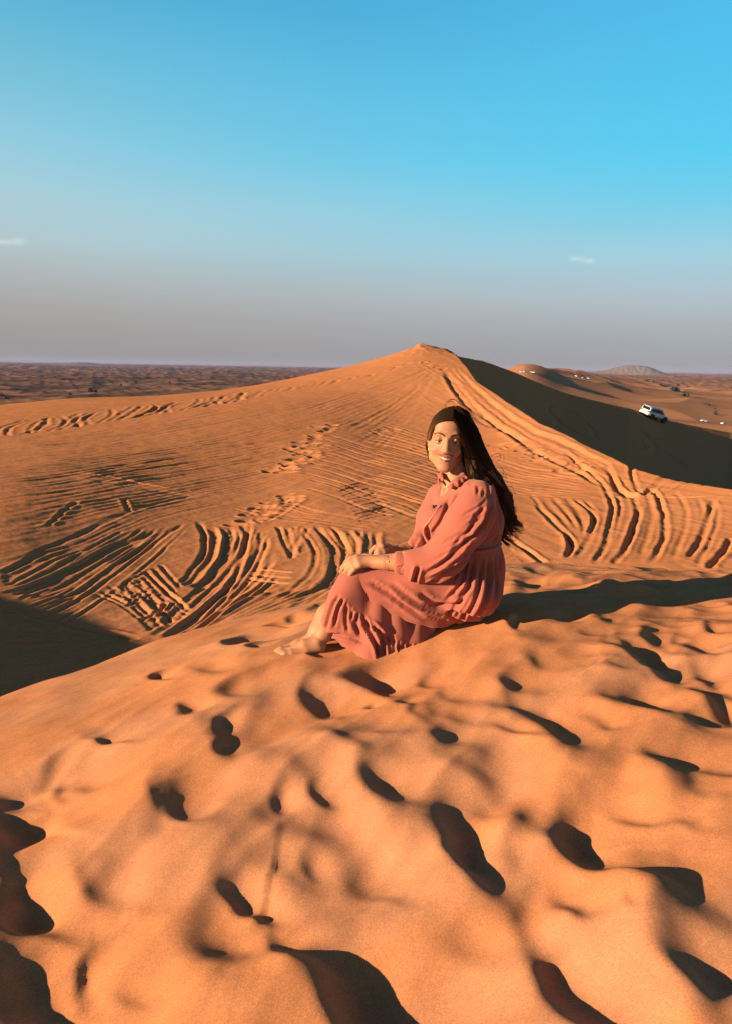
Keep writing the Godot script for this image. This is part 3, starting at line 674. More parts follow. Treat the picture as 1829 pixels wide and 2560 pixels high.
	# where the lee face cuts it
	var ct := [0.1086, 0.1218, 0.1363, 0.1759, 0.2154, 0.2706, 0.3249, 0.3766, 0.4377]
	var cr := [76, 70, 63, 54, 46, 39, 33, 30, 27.5]
	var ch := [0.9648, -0.05658, -1.006, -2.1, -2.936, -3.425, -3.773, -3.743, -3.602]
	var et := [0.1085, 0.1407, 0.185, 0.2397, 0.3189, 0.3604, 0.4315]
	var er := [84, 92, 104, 122, 140, 148, 160]
	var eh := [1.388, 1.01, -0.08964, -2.166, -4.399, -7.046, -10.16]
	var wave := noise(31, 0.12, 3)
	var small := noise(32, 0.9, 3)
	var streak := noise(34, 1.0, 2)
	streak.fractal_type = FastNoiseLite.FRACTAL_RIDGED
	for i in f.nu:
		var t := f.u[i]
		var tt := maxf(t, ct[0])
		var rc := table1(ct, cr, tt)
		var hc := table1(ct, ch, tt)
		var rs := table1(et, er, tt)
		var hs := table1(et, eh, tt)
		var lift := 0.8 * maxf(ct[0] - t, 0.0)
		for j in f.nv:
			var k := i * f.nv + j
			var r := exp(f.v[j])
			var a := f.h[k] + 0.06 * wave.get_noise_2d(f.x[k], f.z[k]) + 0.014 * small.get_noise_2d(f.x[k], f.z[k])
			# old tracks and wind streaks, drawn out along the slope
			var lean := 0.54 if f.x[k] < 4.0 else -0.25
			var sx := f.x[k] * cos(lean) + f.z[k] * sin(lean)
			var sz := f.x[k] * sin(lean) - f.z[k] * cos(lean)
			a += 0.022 * streak.get_noise_2d(sx * 0.9, sz * 0.05) * (0.6 + 0.6 * wave.get_noise_2d(f.x[k] * 2.0, f.z[k] * 2.0))
			var q := (r - rc) / (rs - rc)
			var b: float
			if r < rc:
				b = hc + 0.45 * (rc - r)
			else:
				b = hc + (hs - hc) * q - 0.032 * sin(PI * pow(clampf(q, 0.0, 1.0), 0.8)) * (rs - rc) - 0.16 * maxf(r - rs, 0.0)
			b += lift * r + 0.05 * wave.get_noise_2d(f.x[k] * 2.0, f.z[k] * 2.0)
			var e := clampf(0.5 + 0.5 * (b - a) / 0.1, 0.0, 1.0)
			f.h[k] = lerpf(b, a, e) - 0.1 * e * (1.0 - e)
			# the dune left of the view whose shade lies in the hollow
			if t < -0.5:
				var z := f.z[k]
				var top := lerpf(4.2, 3.05, clampf((z + 5.0) / -8.5, 0.0, 1.0)) * smoothstep(-24.0, -13.5, z)
				var dx := (f.x[k] + 19.0) / 5.5
				f.h[k] += top * exp(-dx * dx)
	# the summit: a small steep heap on the end of the ridge
	var top := Vector2(5.14, -79.33)
	var near_top := f.window(top.x, top.y, 9.0)
	for i in range(near_top[0], near_top[1]):
		for j in range(near_top[2], near_top[3]):
			var k := i * f.nv + j
			var d := sqrt(pow(f.x[k] - top.x, 2.0) + pow((f.z[k] - top.y) * 0.7, 2.0)) + 0.5 * small.get_noise_2d(f.x[k], f.z[k])
			f.h[k] += 0.95 * exp(-maxf(d, 0.0) / 1.9) * (1.0 - smoothstep(4.0, 8.0, d))
	var rough := noise(33, 0.3, 2)
	# families of tyre grooves: two edge lines, how many between them, half width, depth, berm
	var sets := [
		[[Vector2(-9.138, -19.16), Vector2(-8.851, -21.24), Vector2(-8.533, -24.32), Vector2(-7.744, -28.88), Vector2(-5.759, -31.83)], [Vector2(-8.532, -17.827), Vector2(-8.261, -20.06), Vector2(-7.652, -23.32), Vector2(-6.56, -26.72), Vector2(-4.888, -29.31)], 5, 0.2, 0.06, 0.05],
		[[Vector2(-14.913, -31.83), Vector2(-12.913, -33.82), Vector2(-10.782, -40.52), Vector2(-6.782, -44.8), Vector2(-1.798, -48.22)], [Vector2(-11.299, -23.91), Vector2(-10.253, -26.68), Vector2(-8.495, -31.76), Vector2(-5.463, -35.98), Vector2(-1.941, -37.88)], 6, 0.25, 0.05, 0.05],
		[[Vector2(-2.378, -25.21), Vector2(-1.503, -22.1), Vector2(-1.38, -19.485), Vector2(-1.909, -17.485), Vector2(-2.508, -16.299)], [Vector2(-1.038, -24.77), Vector2(-0.399, -21.86), Vector2(-0.344, -19.32), Vector2(-0.875, -17.499), Vector2(-1.528, -16.19)], 4, 0.16, 0.1, 0.07],
		[[Vector2(-5.908, -26.23), Vector2(-5.171, -24.15), Vector2(-4.748, -21.98), Vector2(-4.652, -20.24), Vector2(-4.645, -18.725)], [Vector2(-3.97, -26.02), Vector2(-3.491, -23.52), Vector2(-3.395, -21.36), Vector2(-3.467, -19.27), Vector2(-3.853, -18.109)], 4, 0.2, 0.15, 0.09],
		[[Vector2(-3.425, -25.92), Vector2(-3.267, -21.34), Vector2(-3.467, -18.646), Vector2(-3.779, -16.559), Vector2(-4.212, -15.216)], [Vector2(-1.807, -18.571), Vector2(-2.258, -17.375), Vector2(-2.78, -16.477), Vector2(-3.294, -15.403), Vector2(-3.681, -14.71)], 6, 0.2, 0.14, 0.1],
		[[Vector2(-6.962, -24.26), Vector2(-7.387, -22.08), Vector2(-7.581, -19.494), Vector2(-7.845, -17.691), Vector2(-8.195, -17.087)], [Vector2(-5.769, -25.94), Vector2(-6.229, -23.08), Vector2(-6.351, -19.963), Vector2(-6.4, -17.729), Vector2(-6.865, -16.902)], 9, 0.17, 0.11, 0.08],
		[[Vector2(-8.195, -17.087), Vector2(-7.899, -18.863), Vector2(-7.83, -21.87), Vector2(-7.537, -24.3)], [Vector2(-6.354, -15.581), Vector2(-5.944, -17.143), Vector2(-5.772, -21.34), Vector2(-5.771, -25.6)], 8, 0.14, 0.09, 0.07],
		[[Vector2(-4.5, -15.108), Vector2(-4.182, -17.226), Vector2(-3.908, -21.43), Vector2(-3.918, -25.68)], [Vector2(-3.589, -14.696), Vector2(-3.057, -16.654), Vector2(-2.775, -20.04), Vector2(-2.885, -23.92)], 8, 0.14, 0.1, 0.07],
		[[Vector2(-3.769, -14.712), Vector2(-3.407, -15.952), Vector2(-2.704, -17.603), Vector2(-1.769, -18.172)], [Vector2(-2.852, -15.504), Vector2(-2.262, -16.27), Vector2(-1.371, -17.236), Vector2(-0.922, -18.405)], 5, 0.14, 0.09, 0.07],
		[[Vector2(-5.969, -18.362), Vector2(-5.354, -17.043), Vector2(-4.664, -16.019)], [Vector2(-5.591, -21.12), Vector2(-4.896, -19.774), Vector2(-4.425, -18.732)], 4, 0.14, 0.08, 0.06],
		[[Vector2(-7.95, -16.546), Vector2(-6.81, -16.143), Vector2(-5.573, -15.602), Vector2(-4.5, -15.108)], [Vector2(-6.469, -13.289), Vector2(-5.717, -13.93), Vector2(-4.993, -14.671), Vector2(-4.374, -14.98)], 14, 0.13, 0.07, 0.06],
		[[Vector2(-8.896, -18.627), Vector2(-8.846, -19.26), Vector2(-8.831, -20.45), Vector2(-8.439, -21.8)], [Vector2(-8.263, -17.235), Vector2(-8.119, -18.34), Vector2(-8.076, -20.19), Vector2(-7.716, -21.91)], 9, 0.16, 0.09, 0.07],
		[[Vector2(-6.4, -17.729), Vector2(-5.263, -16.74), Vector2(-4.258, -15.216)], [Vector2(-5.806, -20.11), Vector2(-4.566, -17.957), Vector2(-3.729, -16.557)], 7, 0.16, 0.1, 0.07],
		[[Vector2(-1.7, -24.95), Vector2(-1.137, -22.52), Vector2(-0.91, -20.48), Vector2(-0.886, -18.784), Vector2(-1.216, -17.208)], [Vector2(0.527, -23.66), Vector2(0.438, -22.27), Vector2(0.232, -20.54), Vector2(-0.003, -19.278), Vector2(-0.163, -18.499)], 6, 0.22, 0.12, 0.1],
		[[Vector2(-3.033, -25.16), Vector2(-2.503, -22.97), Vector2(-1.957, -20.74)], [Vector2(-1.604, -24.61), Vector2(-1.856, -23.28), Vector2(-2.036, -22.27)], 3, 0.2, 0.1, 0.08],
		[[Vector2(-2.992, -20.31), Vector2(-2.472, -19.967), Vector2(-1.789, -19.574)], [Vector2(-2.943, -19.189), Vector2(-2.345, -18.482), Vector2(-1.769, -18.172)], 2, 0.18, 0.1, 0.08],
		[[Vector2(-16.411, -35.08), Vector2(-13.672, -38.81), Vector2(-10.51, -44.33), Vector2(-6.244, -50.89), Vector2(-0.152, -59.33)], [Vector2(-9.834, -20.69), Vector2(-8.948, -23.17), Vector2(-7.782, -26.13), Vector2(-6.203, -29.51), Vector2(-3.159, -33.5)], 20, 0.3, 0.045, 0.05],
		[[Vector2(-19.798, -42.46), Vector2(-16.31, -46.46), Vector2(-12.254, -51.83), Vector2(-7.162, -58.44), Vector2(-0.187, -65.13)], [Vector2(-16.411, -35.08), Vector2(-13.672, -38.81), Vector2(-10.51, -44.33), Vector2(-6.244, -50.89), Vector2(-0.147, -58.51)], 9, 0.3, 0.05, 0.06],
		[[Vector2(-12.815, -32.32), Vector2(-10.381, -31.95), Vector2(-7.871, -31.09), Vector2(-6.374, -31.68)], [Vector2(-10.915, -30.34), Vector2(-9.269, -30.08), Vector2(-7.083, -29.63), Vector2(-6.837, -29.3)], 5, 0.22, 0.06, 0.05],
		[[Vector2(-4.238, -49.44), Vector2(-1.736, -46.64), Vector2(-0.074, -44.1), Vector2(1.431, -41.41)], [Vector2(-2.552, -30.84), Vector2(-1.03, -28.3), Vector2(-0.005, -25.94), Vector2(1.255, -24.51)], 6, 0.22, 0.06, 0.05],
		[[Vector2(-5.105, -28.15), Vector2(-3.272, -26.51), Vector2(-1.257, -24.82), Vector2(0.003, -23.72)], [Vector2(-2.932, -29.29), Vector2(-1.76, -26.95), Vector2(-0.481, -25.65), Vector2(0.899, -24.53)], 5, 0.22, 0.06, 0.05],
		[[Vector2(7.175, -71.36), Vector2(8.086, -60.96), Vector2(8.908, -51.31), Vector2(9.302, -43.32), Vector2(9.945, -38.92), Vector2(10.154, -33.53)], [Vector2(5.91, -70.53), Vector2(6.506, -58.88), Vector2(7.601, -48.3), Vector2(8.076, -39.48), Vector2(8.574, -33.28), Vector2(8.715, -28.82)], 18, 0.16, 0.085, 0.07],
		[[Vector2(9.945, -38.92), Vector2(10.154, -33.53), Vector2(10.66, -28.54), Vector2(33.91, -72.48)], [Vector2(8.868, -35.3), Vector2(8.715, -28.82), Vector2(9.732, -25.92), Vector2(10.758, -22.88)], 8, 0.2, 0.07, 0.05],
		[[Vector2(6.261, -39.33), Vector2(7.12, -35.61), Vector2(7.8, -34.07), Vector2(8.83, -30.75)], [Vector2(5.368, -30.06), Vector2(5.899, -29.22), Vector2(6.573, -28.46), Vector2(7.843, -27.14)], 7, 0.2, 0.05, 0.05],
		[[Vector2(-0.416, -52.85), Vector2(1.366, -51.81), Vector2(3.581, -47.64), Vector2(4.915, -43.58)], [Vector2(-0.177, -28.19), Vector2(1.122, -25.83), Vector2(1.783, -24.48), Vector2(2.988, -22.68)], 12, 0.2, 0.06, 0.06],
		[[Vector2(5.636, -69.51), Vector2(2.581, -65.64), Vector2(-1.042, -61.92), Vector2(-4.769, -54.48)], [Vector2(6.128, -68.39), Vector2(3.846, -58.79), Vector2(2.018, -49.47), Vector2(0.527, -41.12)], 10, 0.3, 0.06, 0.06],
		[[Vector2(6.128, -68.39), Vector2(6.592, -56.6), Vector2(6.964, -49.68)], [Vector2(6.689, -68.23), Vector2(7.89, -50.26), Vector2(8.772, -38.57)], 8, 0.3, 0.09, 0.08],
		[[Vector2(9.493, -33.9), Vector2(9.092, -30.44), Vector2(8.529, -27.1), Vector2(7.687, -24.29), Vector2(6.628, -21.39), Vector2(5.615, -18.869)], [Vector2(10.975, -23.37), Vector2(10.404, -21.86), Vector2(9.408, -20.02), Vector2(8.504, -18.581), Vector2(7.861, -17.553)], 4, 0.17, 0.06, 0.05],
		[[Vector2(6.02, -30.3), Vector2(5.716, -25.24), Vector2(5.678, -22.08), Vector2(5.036, -19.431)], [Vector2(7.709, -27.23), Vector2(7.323, -24.49), Vector2(6.369, -21.8), Vector2(5.293, -19.33)], 3, 0.2, 0.08, 0.07],
	]
	for s in sets:
		var many := int(s[2] * 1.9)
		for q in many:
			var t: float = (q + 0.5 + rng.randf_range(-0.3, 0.3)) / many
			var p := PackedVector2Array()
			var n0: float = rng.randf_range(0.0, 0.12)
			var n1: float = rng.randf_range(0.88, 1.0)
			var pieces := 14
			for i in pieces + 1:
				var g := lerpf(n0, n1, float(i) / pieces)
				var c: Vector2 = lerp(catmull(s[0], g), catmull(s[1], g), t)
				p.append(c)
			f.groove(p, s[3] * rng.randf_range(0.38, 0.66), s[4] * rng.randf_range(0.22, 0.55), s[5] * rng.randf_range(0.08, 0.3), rough, rng.randf_range(-0.5, 0.5))
	# strokes that run from one line to another
	var combs := [
		[[Vector2(12.92, -83.5), Vector2(20.89, -93.29), Vector2(32.06, -103.31), Vector2(44.64, -112.24)], [Vector2(14.556, -74.25), Vector2(18.729, -73.56), Vector2(27.67, -80.95), Vector2(35.56, -82.66)], 7, 0.3, 0.2, 0.14],
		[[Vector2(-20.73, -44.5), Vector2(-18.496, -46.97), Vector2(-16.284, -50.58), Vector2(-12.968, -54.9), Vector2(-9.219, -59.98)], [Vector2(-22.31, -51.53), Vector2(-20.17, -54.54), Vector2(-17.184, -58.7), Vector2(-13.066, -62.99), Vector2(-9.551, -67.14)], 26, 0.26, 0.1, 0.07],
		[[Vector2(-9.144, -60.62), Vector2(-6.12, -64.95), Vector2(-0.204, -67.87)], [Vector2(-8.989, -65.8), Vector2(-5.451, -68.02), Vector2(0.488, -69.41)], 14, 0.25, 0.08, 0.06],
		[[Vector2(-5.915, -18.191), Vector2(-5.354, -17.043), Vector2(-4.588, -15.746)], [Vector2(-5.806, -20.11), Vector2(-4.98, -18.316), Vector2(-4.349, -17.071)], 6, 0.12, 0.07, 0.05],
		[[Vector2(-1.132, -30.97), Vector2(-0.503, -26.69), Vector2(-0.172, -24.64)], [Vector2(-0.067, -32.57), Vector2(0.607, -28.18), Vector2(0.847, -25.19)], 12, 0.15, 0.08, 0.06],
	]
	for s in combs:
		for q in s[2]:
			var t: float = clampf((q + 0.5 + rng.randf_range(-0.45, 0.45)) / s[2], 0.0, 1.0)
			var a: Vector2 = catmull(s[0], t)
			var b: Vector2 = catmull(s[1], clampf(t + rng.randf_range(-0.03, 0.03), 0.0, 1.0))
			var m := (a + b) * 0.5 + (b - a).orthogonal() * rng.randf_range(-0.12, 0.12)
			f.groove(line([a, m, b], 8), s[3] * rng.randf_range(0.35, 0.75), s[4] * rng.randf_range(0.25, 0.65), s[5] * rng.randf_range(0.2, 0.55), rough, rng.randf_range(-0.4, 0.4))
	# single tracks
	var tracks := [
		[[Vector2(9.434, -37.69), Vector2(9.239, -33.66), Vector2(8.979, -30.04), Vector2(8.387, -26.75), Vector2(7.687, -24.29), Vector2(6.68, -21.36), Vector2(6.03, -19.741), Vector2(5.558, -18.663)], 0.13, 0.09, 0.06],
		[[Vector2(19.455, -61.95), Vector2(10.203, -30.14), Vector2(10.028, -27.41), Vector2(9.343, -24.63), Vector2(8.569, -22.22), Vector2(7.672, -20.01), Vector2(6.693, -18.095)], 0.13, 0.09, 0.06],
		[[Vector2(10.728, -24.11), Vector2(9.549, -21.67), Vector2(8.552, -19.755), Vector2(7.763, -18.477)], 0.14, 0.1, 0.06],
		[[Vector2(8.884, -25.26), Vector2(7.677, -22.14), Vector2(6.599, -19.728), Vector2(5.992, -18.481)], 0.14, 0.09, 0.06],
		[[Vector2(9.377, -19.769), Vector2(8.594, -18.54), Vector2(7.826, -17.471)], 0.14, 0.12, 0.06],
		[[Vector2(5.968, -27.33), Vector2(5.746, -24.08), Vector2(5.718, -21.47), Vector2(5.115, -19.523)], 0.13, 0.11, 0.07],
		[[Vector2(7.34, -27.47), Vector2(7.228, -24.91), Vector2(6.846, -23.24), Vector2(6.39, -22.11)], 0.12, 0.07, 0.05],
		[[Vector2(4.042, -23.06), Vector2(4.295, -21.21), Vector2(4.495, -19.292)], 0.14, 0.1, 0.06],
		[[Vector2(-9.613, -23.32), Vector2(-9.832, -25.16), Vector2(-9.936, -26.87)], 0.12, 0.05, 0.04],
		[[Vector2(-8.765, -28.13), Vector2(-8.034, -26.34)], 0.12, 0.05, 0.04],
		[[Vector2(-2.407, -29.09), Vector2(-3.346, -25.89), Vector2(-3.918, -25.68)], 0.2, 0.05, 0.06],
		[[Vector2(-3.842, -25.67), Vector2(-3.322, -20.13), Vector2(-3.562, -16.702), Vector2(-4.039, -15.074)], 0.14, 0.07, 0.05],
	]
	for s in tracks:
		f.groove(line(s[0]), s[1] * 0.75, s[2] * 0.75, s[3] * 0.6, rough)
	# trails of footprints
	var trails := [
		[[Vector2(-2.679, -49.24), Vector2(-3.316, -46.41), Vector2(-3.658, -42.69), Vector2(-3.366, -39.29), Vector2(-3.877, -36.65), Vector2(-4.35, -35.35)], 26, 1.3],
		[[Vector2(-2.437, -42.68), Vector2(-3.025, -39.25), Vector2(-3.475, -36.86)], 12, 1.2],
		[[Vector2(-2.797, -29.65), Vector2(-3.22, -28.83), Vector2(-3.618, -28.02), Vector2(-3.834, -26.67), Vector2(-3.946, -25.86)], 22, 1],
		[[Vector2(1.762, -70.65), Vector2(3.78, -71.45), Vector2(5.481, -70.07), Vector2(5.937, -68.41)], 16, 1],
		[[Vector2(0.317, -47.4), Vector2(0.886, -49.23), Vector2(1.462, -49.8)], 8, 1],
		[[Vector2(7.246, -42.67), Vector2(7.688, -38.61), Vector2(8.442, -37.04), Vector2(8.574, -33.28)], 16, 1.2],
	]
	for s in trails:
		var l := line(s[0], s[1])
		for p in l:
			f.pit(p.x + rng.randf_range(-0.5, 0.5) * s[2], p.y + rng.randf_range(-0.5, 0.5) * s[2], 0.26 * s[2], 0.17 * s[2], rng.randf_range(0.0, 3.0), 0.08 * s[2], 1.0, 0.25)
	var patch := noise(41, 0.16, 3)
	for k in f.h.size():
		var c := SAND.lerp(DRIFT, 0.25 * smoothstep(-0.2, 0.4, patch.get_noise_2d(f.x[k], f.z[k] * 2.0)))
		f.col[k] = Color(c.r * 0.97, c.g * 0.95, c.b * 0.92)
	structure("tyre_marked_dune", f.mesh(), sand_material(6.0, 0.12))
	return f

# ------------------------------------------------------------------ the plain
func make_desert() -> Field:
	var vs := PackedFloat32Array()
	var n := 330
	for j in n + 1:
		vs.append(lerpf(log(125.0), log(14500.0), pow(float(j) / n, 0.92)))
	var f := Field.new(axis(-0.74, -0.47, 0.47, 0.74, 0.0019), vs, true)
	f.h = f.from_table(PackedFloat32Array([-36.15,-36.07,-36.04,-36.04,-36.03,-36.01,-36.01,-36.03,-36.00,-35.78,-35.31,-34.69,-34.04,-33.42,-32.69,-31.60,-29.83,-27.04,-23.40,-19.28,-14.98,-10.82,-36.03,-35.97,-35.97,-35.99,-35.99,-35.98,-36.00,-36.07,-36.10,-35.92,-35.43,-34.81,-34.16,-33.65,-33.08,-32.14,-30.51,-27.65,-23.86,-19.58,-15.10,-10.80,-35.99,-35.93,-35.93,-35.95,-35.95,-35.96,-35.99,-36.07,-36.08,-35.90,-35.46,-34.87,-34.28,-33.79,-33.24,-32.31,-30.62,-27.84,-24.12,-19.84,-15.36,-11.02,-35.98,-35.94,-35.93,-35.94,-35.94,-35.95,-35.98,-36.05,-36.06,-35.87,-35.44,-34.85,-34.28,-33.79,-33.24,-32.28,-30.56,-27.84,-24.22,-20.03,-15.60,-11.24,-36.00,-35.97,-35.97,-35.97,-35.97,-35.97,-35.97,-36.06,-36.08,-35.89,-35.44,-34.82,-34.18,-33.71,-33.19,-32.22,-30.52,-27.81,-24.24,-20.11,-15.72,-11.35,-36.03,-36.02,-36.03,-36.04,-36.04,-36.05,-36.07,-36.15,-36.17,-35.97,-35.49,-34.85,-34.19,-33.71,-33.15,-32.17,-30.45,-27.76,-24.21,-20.09,-15.71,-11.33,-36.07,-36.08,-36.09,-36.11,-36.12,-36.15,-36.21,-36.29,-36.29,-36.06,-35.57,-34.93,-34.31,-33.78,-33.17,-32.15,-30.40,-27.70,-24.13,-19.99,-15.58,-11.18,-36.07,-36.08,-36.10,-36.12,-36.12,-36.15,-36.23,-36.31,-36.32,-36.10,-35.56,-34.90,-34.31,-33.78,-33.16,-32.16,-30.43,-27.70,-24.06,-19.85,-15.37,-10.95,-36.00,-36.00,-36.00,-36.02,-35.95,-35.93,-36.01,-36.04,-36.08,-35.92,-35.32,-34.69,-34.14,-33.66,-33.09,-32.14,-30.49,-27.70,-23.99,-19.72,-15.18,-10.74,-35.84,-35.82,-35.78,-35.73,-35.62,-35.51,-35.47,-35.45,-35.41,-35.25,-34.83,-34.33,-33.87,-33.47,-32.96,-32.03,-30.33,-27.57,-23.90,-19.66,-15.16,-10.74,-35.71,-35.68,-35.63,-35.51,-35.37,-35.19,-35.03,-34.97,-34.86,-34.69,-34.48,-34.12,-33.67,-33.33,-32.91,-31.99,-30.22,-27.46,-23.83,-19.64,-15.21,-10.82,-35.76,-35.79,-35.79,-35.64,-35.56,-35.41,-35.22,-35.35,-35.24,-34.94,-34.91,-34.47,-33.79,-33.47,-33.16,-32.21,-30.35,-27.50,-23.83,-19.64,-15.24,-10.86,-36.23,-36.40,-36.45,-36.33,-36.42,-36.56,-36.68,-37.34,-37.54,-37.04,-36.63,-35.63,-34.57,-34.22,-33.87,-32.76,-30.69,-27.64,-23.86,-19.62,-15.20,-10.84,-37.03,-37.36,-37.36,-37.35,-37.61,-38.18,-39.08,-40.33,-41.25,-40.75,-38.83,-36.80,-35.72,-35.44,-34.95,-33.53,-31.08,-27.78,-23.86,-19.57,-15.12,-10.77,-37.37,-37.82,-37.67,-37.67,-38.05,-38.84,-39.96,-41.36,-43.05,-42.49,-38.52,-35.74,-35.62,-36.34,-36.02,-34.21,-31.33,-27.75,-23.74,-19.45,-15.05,-10.74,-36.25,-36.67,-36.42,-36.57,-36.89,-37.31,-37.58,-36.99,-37.95,-37.79,-31.37,-30.12,-33.60,-36.78,-36.68,-34.31,-31.04,-27.36,-23.42,-19.27,-14.99,-10.76,-31.89,-32.59,-33.27,-33.93,-34.17,-33.63,-31.52,-26.61,-20.72,-17.02,-15.30,-19.66,-31.14,-37.17,-36.12,-33.09,-29.78,-26.45,-22.92,-19.03,-14.90,-10.77,-26.62,-27.71,-29.62,-30.84,-31.05,-29.84,-26.30,-18.96,-6.87,-0.43,-2.46,-7.99,-28.46,-34.43,-32.26,-30.03,-27.74,-25.40,-22.47,-18.85,-14.83,-10.75,-24.81,-25.68,-27.38,-28.60,-28.86,-27.86,-25.40,-21.74,-18.12,-12.34,-5.55,-7.20,-18.15,-22.85,-24.69,-26.08,-26.25,-25.01,-22.43,-18.87,-14.83,-10.74,-25.12,-25.78,-26.77,-27.63,-27.94,-27.57,-26.81,-26.74,-28.06,-23.22,-15.48,-14.42,-17.75,-14.68,-19.80,-23.93,-26.06,-25.43,-22.76,-19.09,-14.97,-10.84,-25.77,-26.36,-26.95,-27.58,-27.97,-28.06,-28.20,-29.13,-30.74,-28.94,-27.56,-29.89,-33.41,-25.33,-22.81,-24.89,-26.82,-25.94,-23.07,-19.34,-15.25,-11.16,-25.85,-26.58,-27.28,-27.96,-28.47,-28.78,-29.20,-30.36,-31.70,-30.69,-29.84,-30.81,-34.40,-31.34,-27.63,-27.04,-27.07,-25.77,-23.01,-19.42,-15.45,-11.44,-25.76,-26.63,-27.60,-28.49,-29.14,-29.51,-29.83,-30.45,-30.94,-30.37,-29.51,-30.25,-32.90,-32.56,-30.38,-28.71,-27.33,-25.46,-22.73,-19.29,-15.48,-11.58,-25.72,-26.71,-27.87,-28.98,-29.79,-30.08,-30.16,-30.26,-30.23,-30.05,-30.06,-31.05,-32.63,-32.80,-31.47,-29.64,-27.61,-25.29,-22.44,-19.06,-15.36,-11.56,-25.74,-26.79,-28.03,-29.24,-30.10,-30.35,-30.28,-30.10,-29.95,-30.09,-30.64,-31.67,-32.71,-32.85,-31.84,-30.07,-27.83,-25.22,-22.20,-18.79,-15.14,-11.43,-25.72,-26.79,-28.06,-29.27,-30.11,-30.38,-30.26,-30.03,-29.94,-30.28,-31.07,-32.10,-32.90,-32.88,-31.88,-30.13,-27.84,-25.09,-21.95,-18.49,-14.85,-11.21,-25.70,-26.74,-27.99,-29.17,-30.01,-30.27,-30.19,-30.00,-29.95,-30.43,-31.30,-32.27,-32.95,-32.72,-31.63,-29.89,-27.61,-24.81,-21.63,-18.17,-14.56,-10.98,-25.80,-26.76,-27.88,-28.94,-29.70,-30.04,-30.07,-30.02,-30.11,-30.57,-31.32,-32.08,-32.49,-32.16,-31.06,-29.34,-27.08,-24.34,-21.22,-17.85,-14.35,-10.88]), -0.75, 0.75, 28, log(120.0), log(15000.0), 22, f.h)
	var dunes := noise(51, 0.010, 3)
	dunes.fractal_type = FastNoiseLite.FRACTAL_RIDGED
	var crests := noise(54, 0.0032, 2)
	crests.fractal_type = FastNoiseLite.FRACTAL_RIDGED
	crests.fractal_gain = 0.3
	crests.domain_warp_enabled = true
	crests.domain_warp_amplitude = 90.0
	crests.domain_warp_frequency = 0.004
	crests.domain_warp_fractal_type = FastNoiseLite.DOMAIN_WARP_FRACTAL_NONE
	var swell := noise(52, 0.0012, 2)
	var patch := noise(53, 0.006, 3)
	for k in f.h.size():
		var x := f.x[k]
		var z := f.z[k]
		var r := sqrt(x * x + z * z)
		var t := atan2(x, -z)
		var right := smoothstep(0.1, 0.2, t)
		var calm := lerpf(1.0, 0.12, right * (1.0 - smoothstep(900.0, 1800.0, r)))
		f.h[k] += calm * (3.6 + r * 0.0010) * (dunes.get_noise_2d(x * 0.7, z * 0.9) - 0.2) + swell.get_noise_2d(x, z) * minf(r * 0.004, 12.0)
		f.h[k] += right * (1.0 - smoothstep(1600.0, 2600.0, r)) * smoothstep(250.0, 700.0, r) * 8.0 * crests.get_noise_2d(x, z * 0.7)
		var p := smoothstep(-0.25, 0.35, patch.get_noise_2d(x, z))
		var c := Color(0.25, 0.13, 0.08).lerp(Color(0.10, 0.07, 0.055), p)
		c = c.lerp(Color(0.50, 0.24, 0.125), right * lerpf(1.0, 0.4, smoothstep(1100.0, 3500.0, r)))
		f.col[k] = c
	structure("desert_plain", f.mesh(), sand_material(60.0, 0.0))
	return f

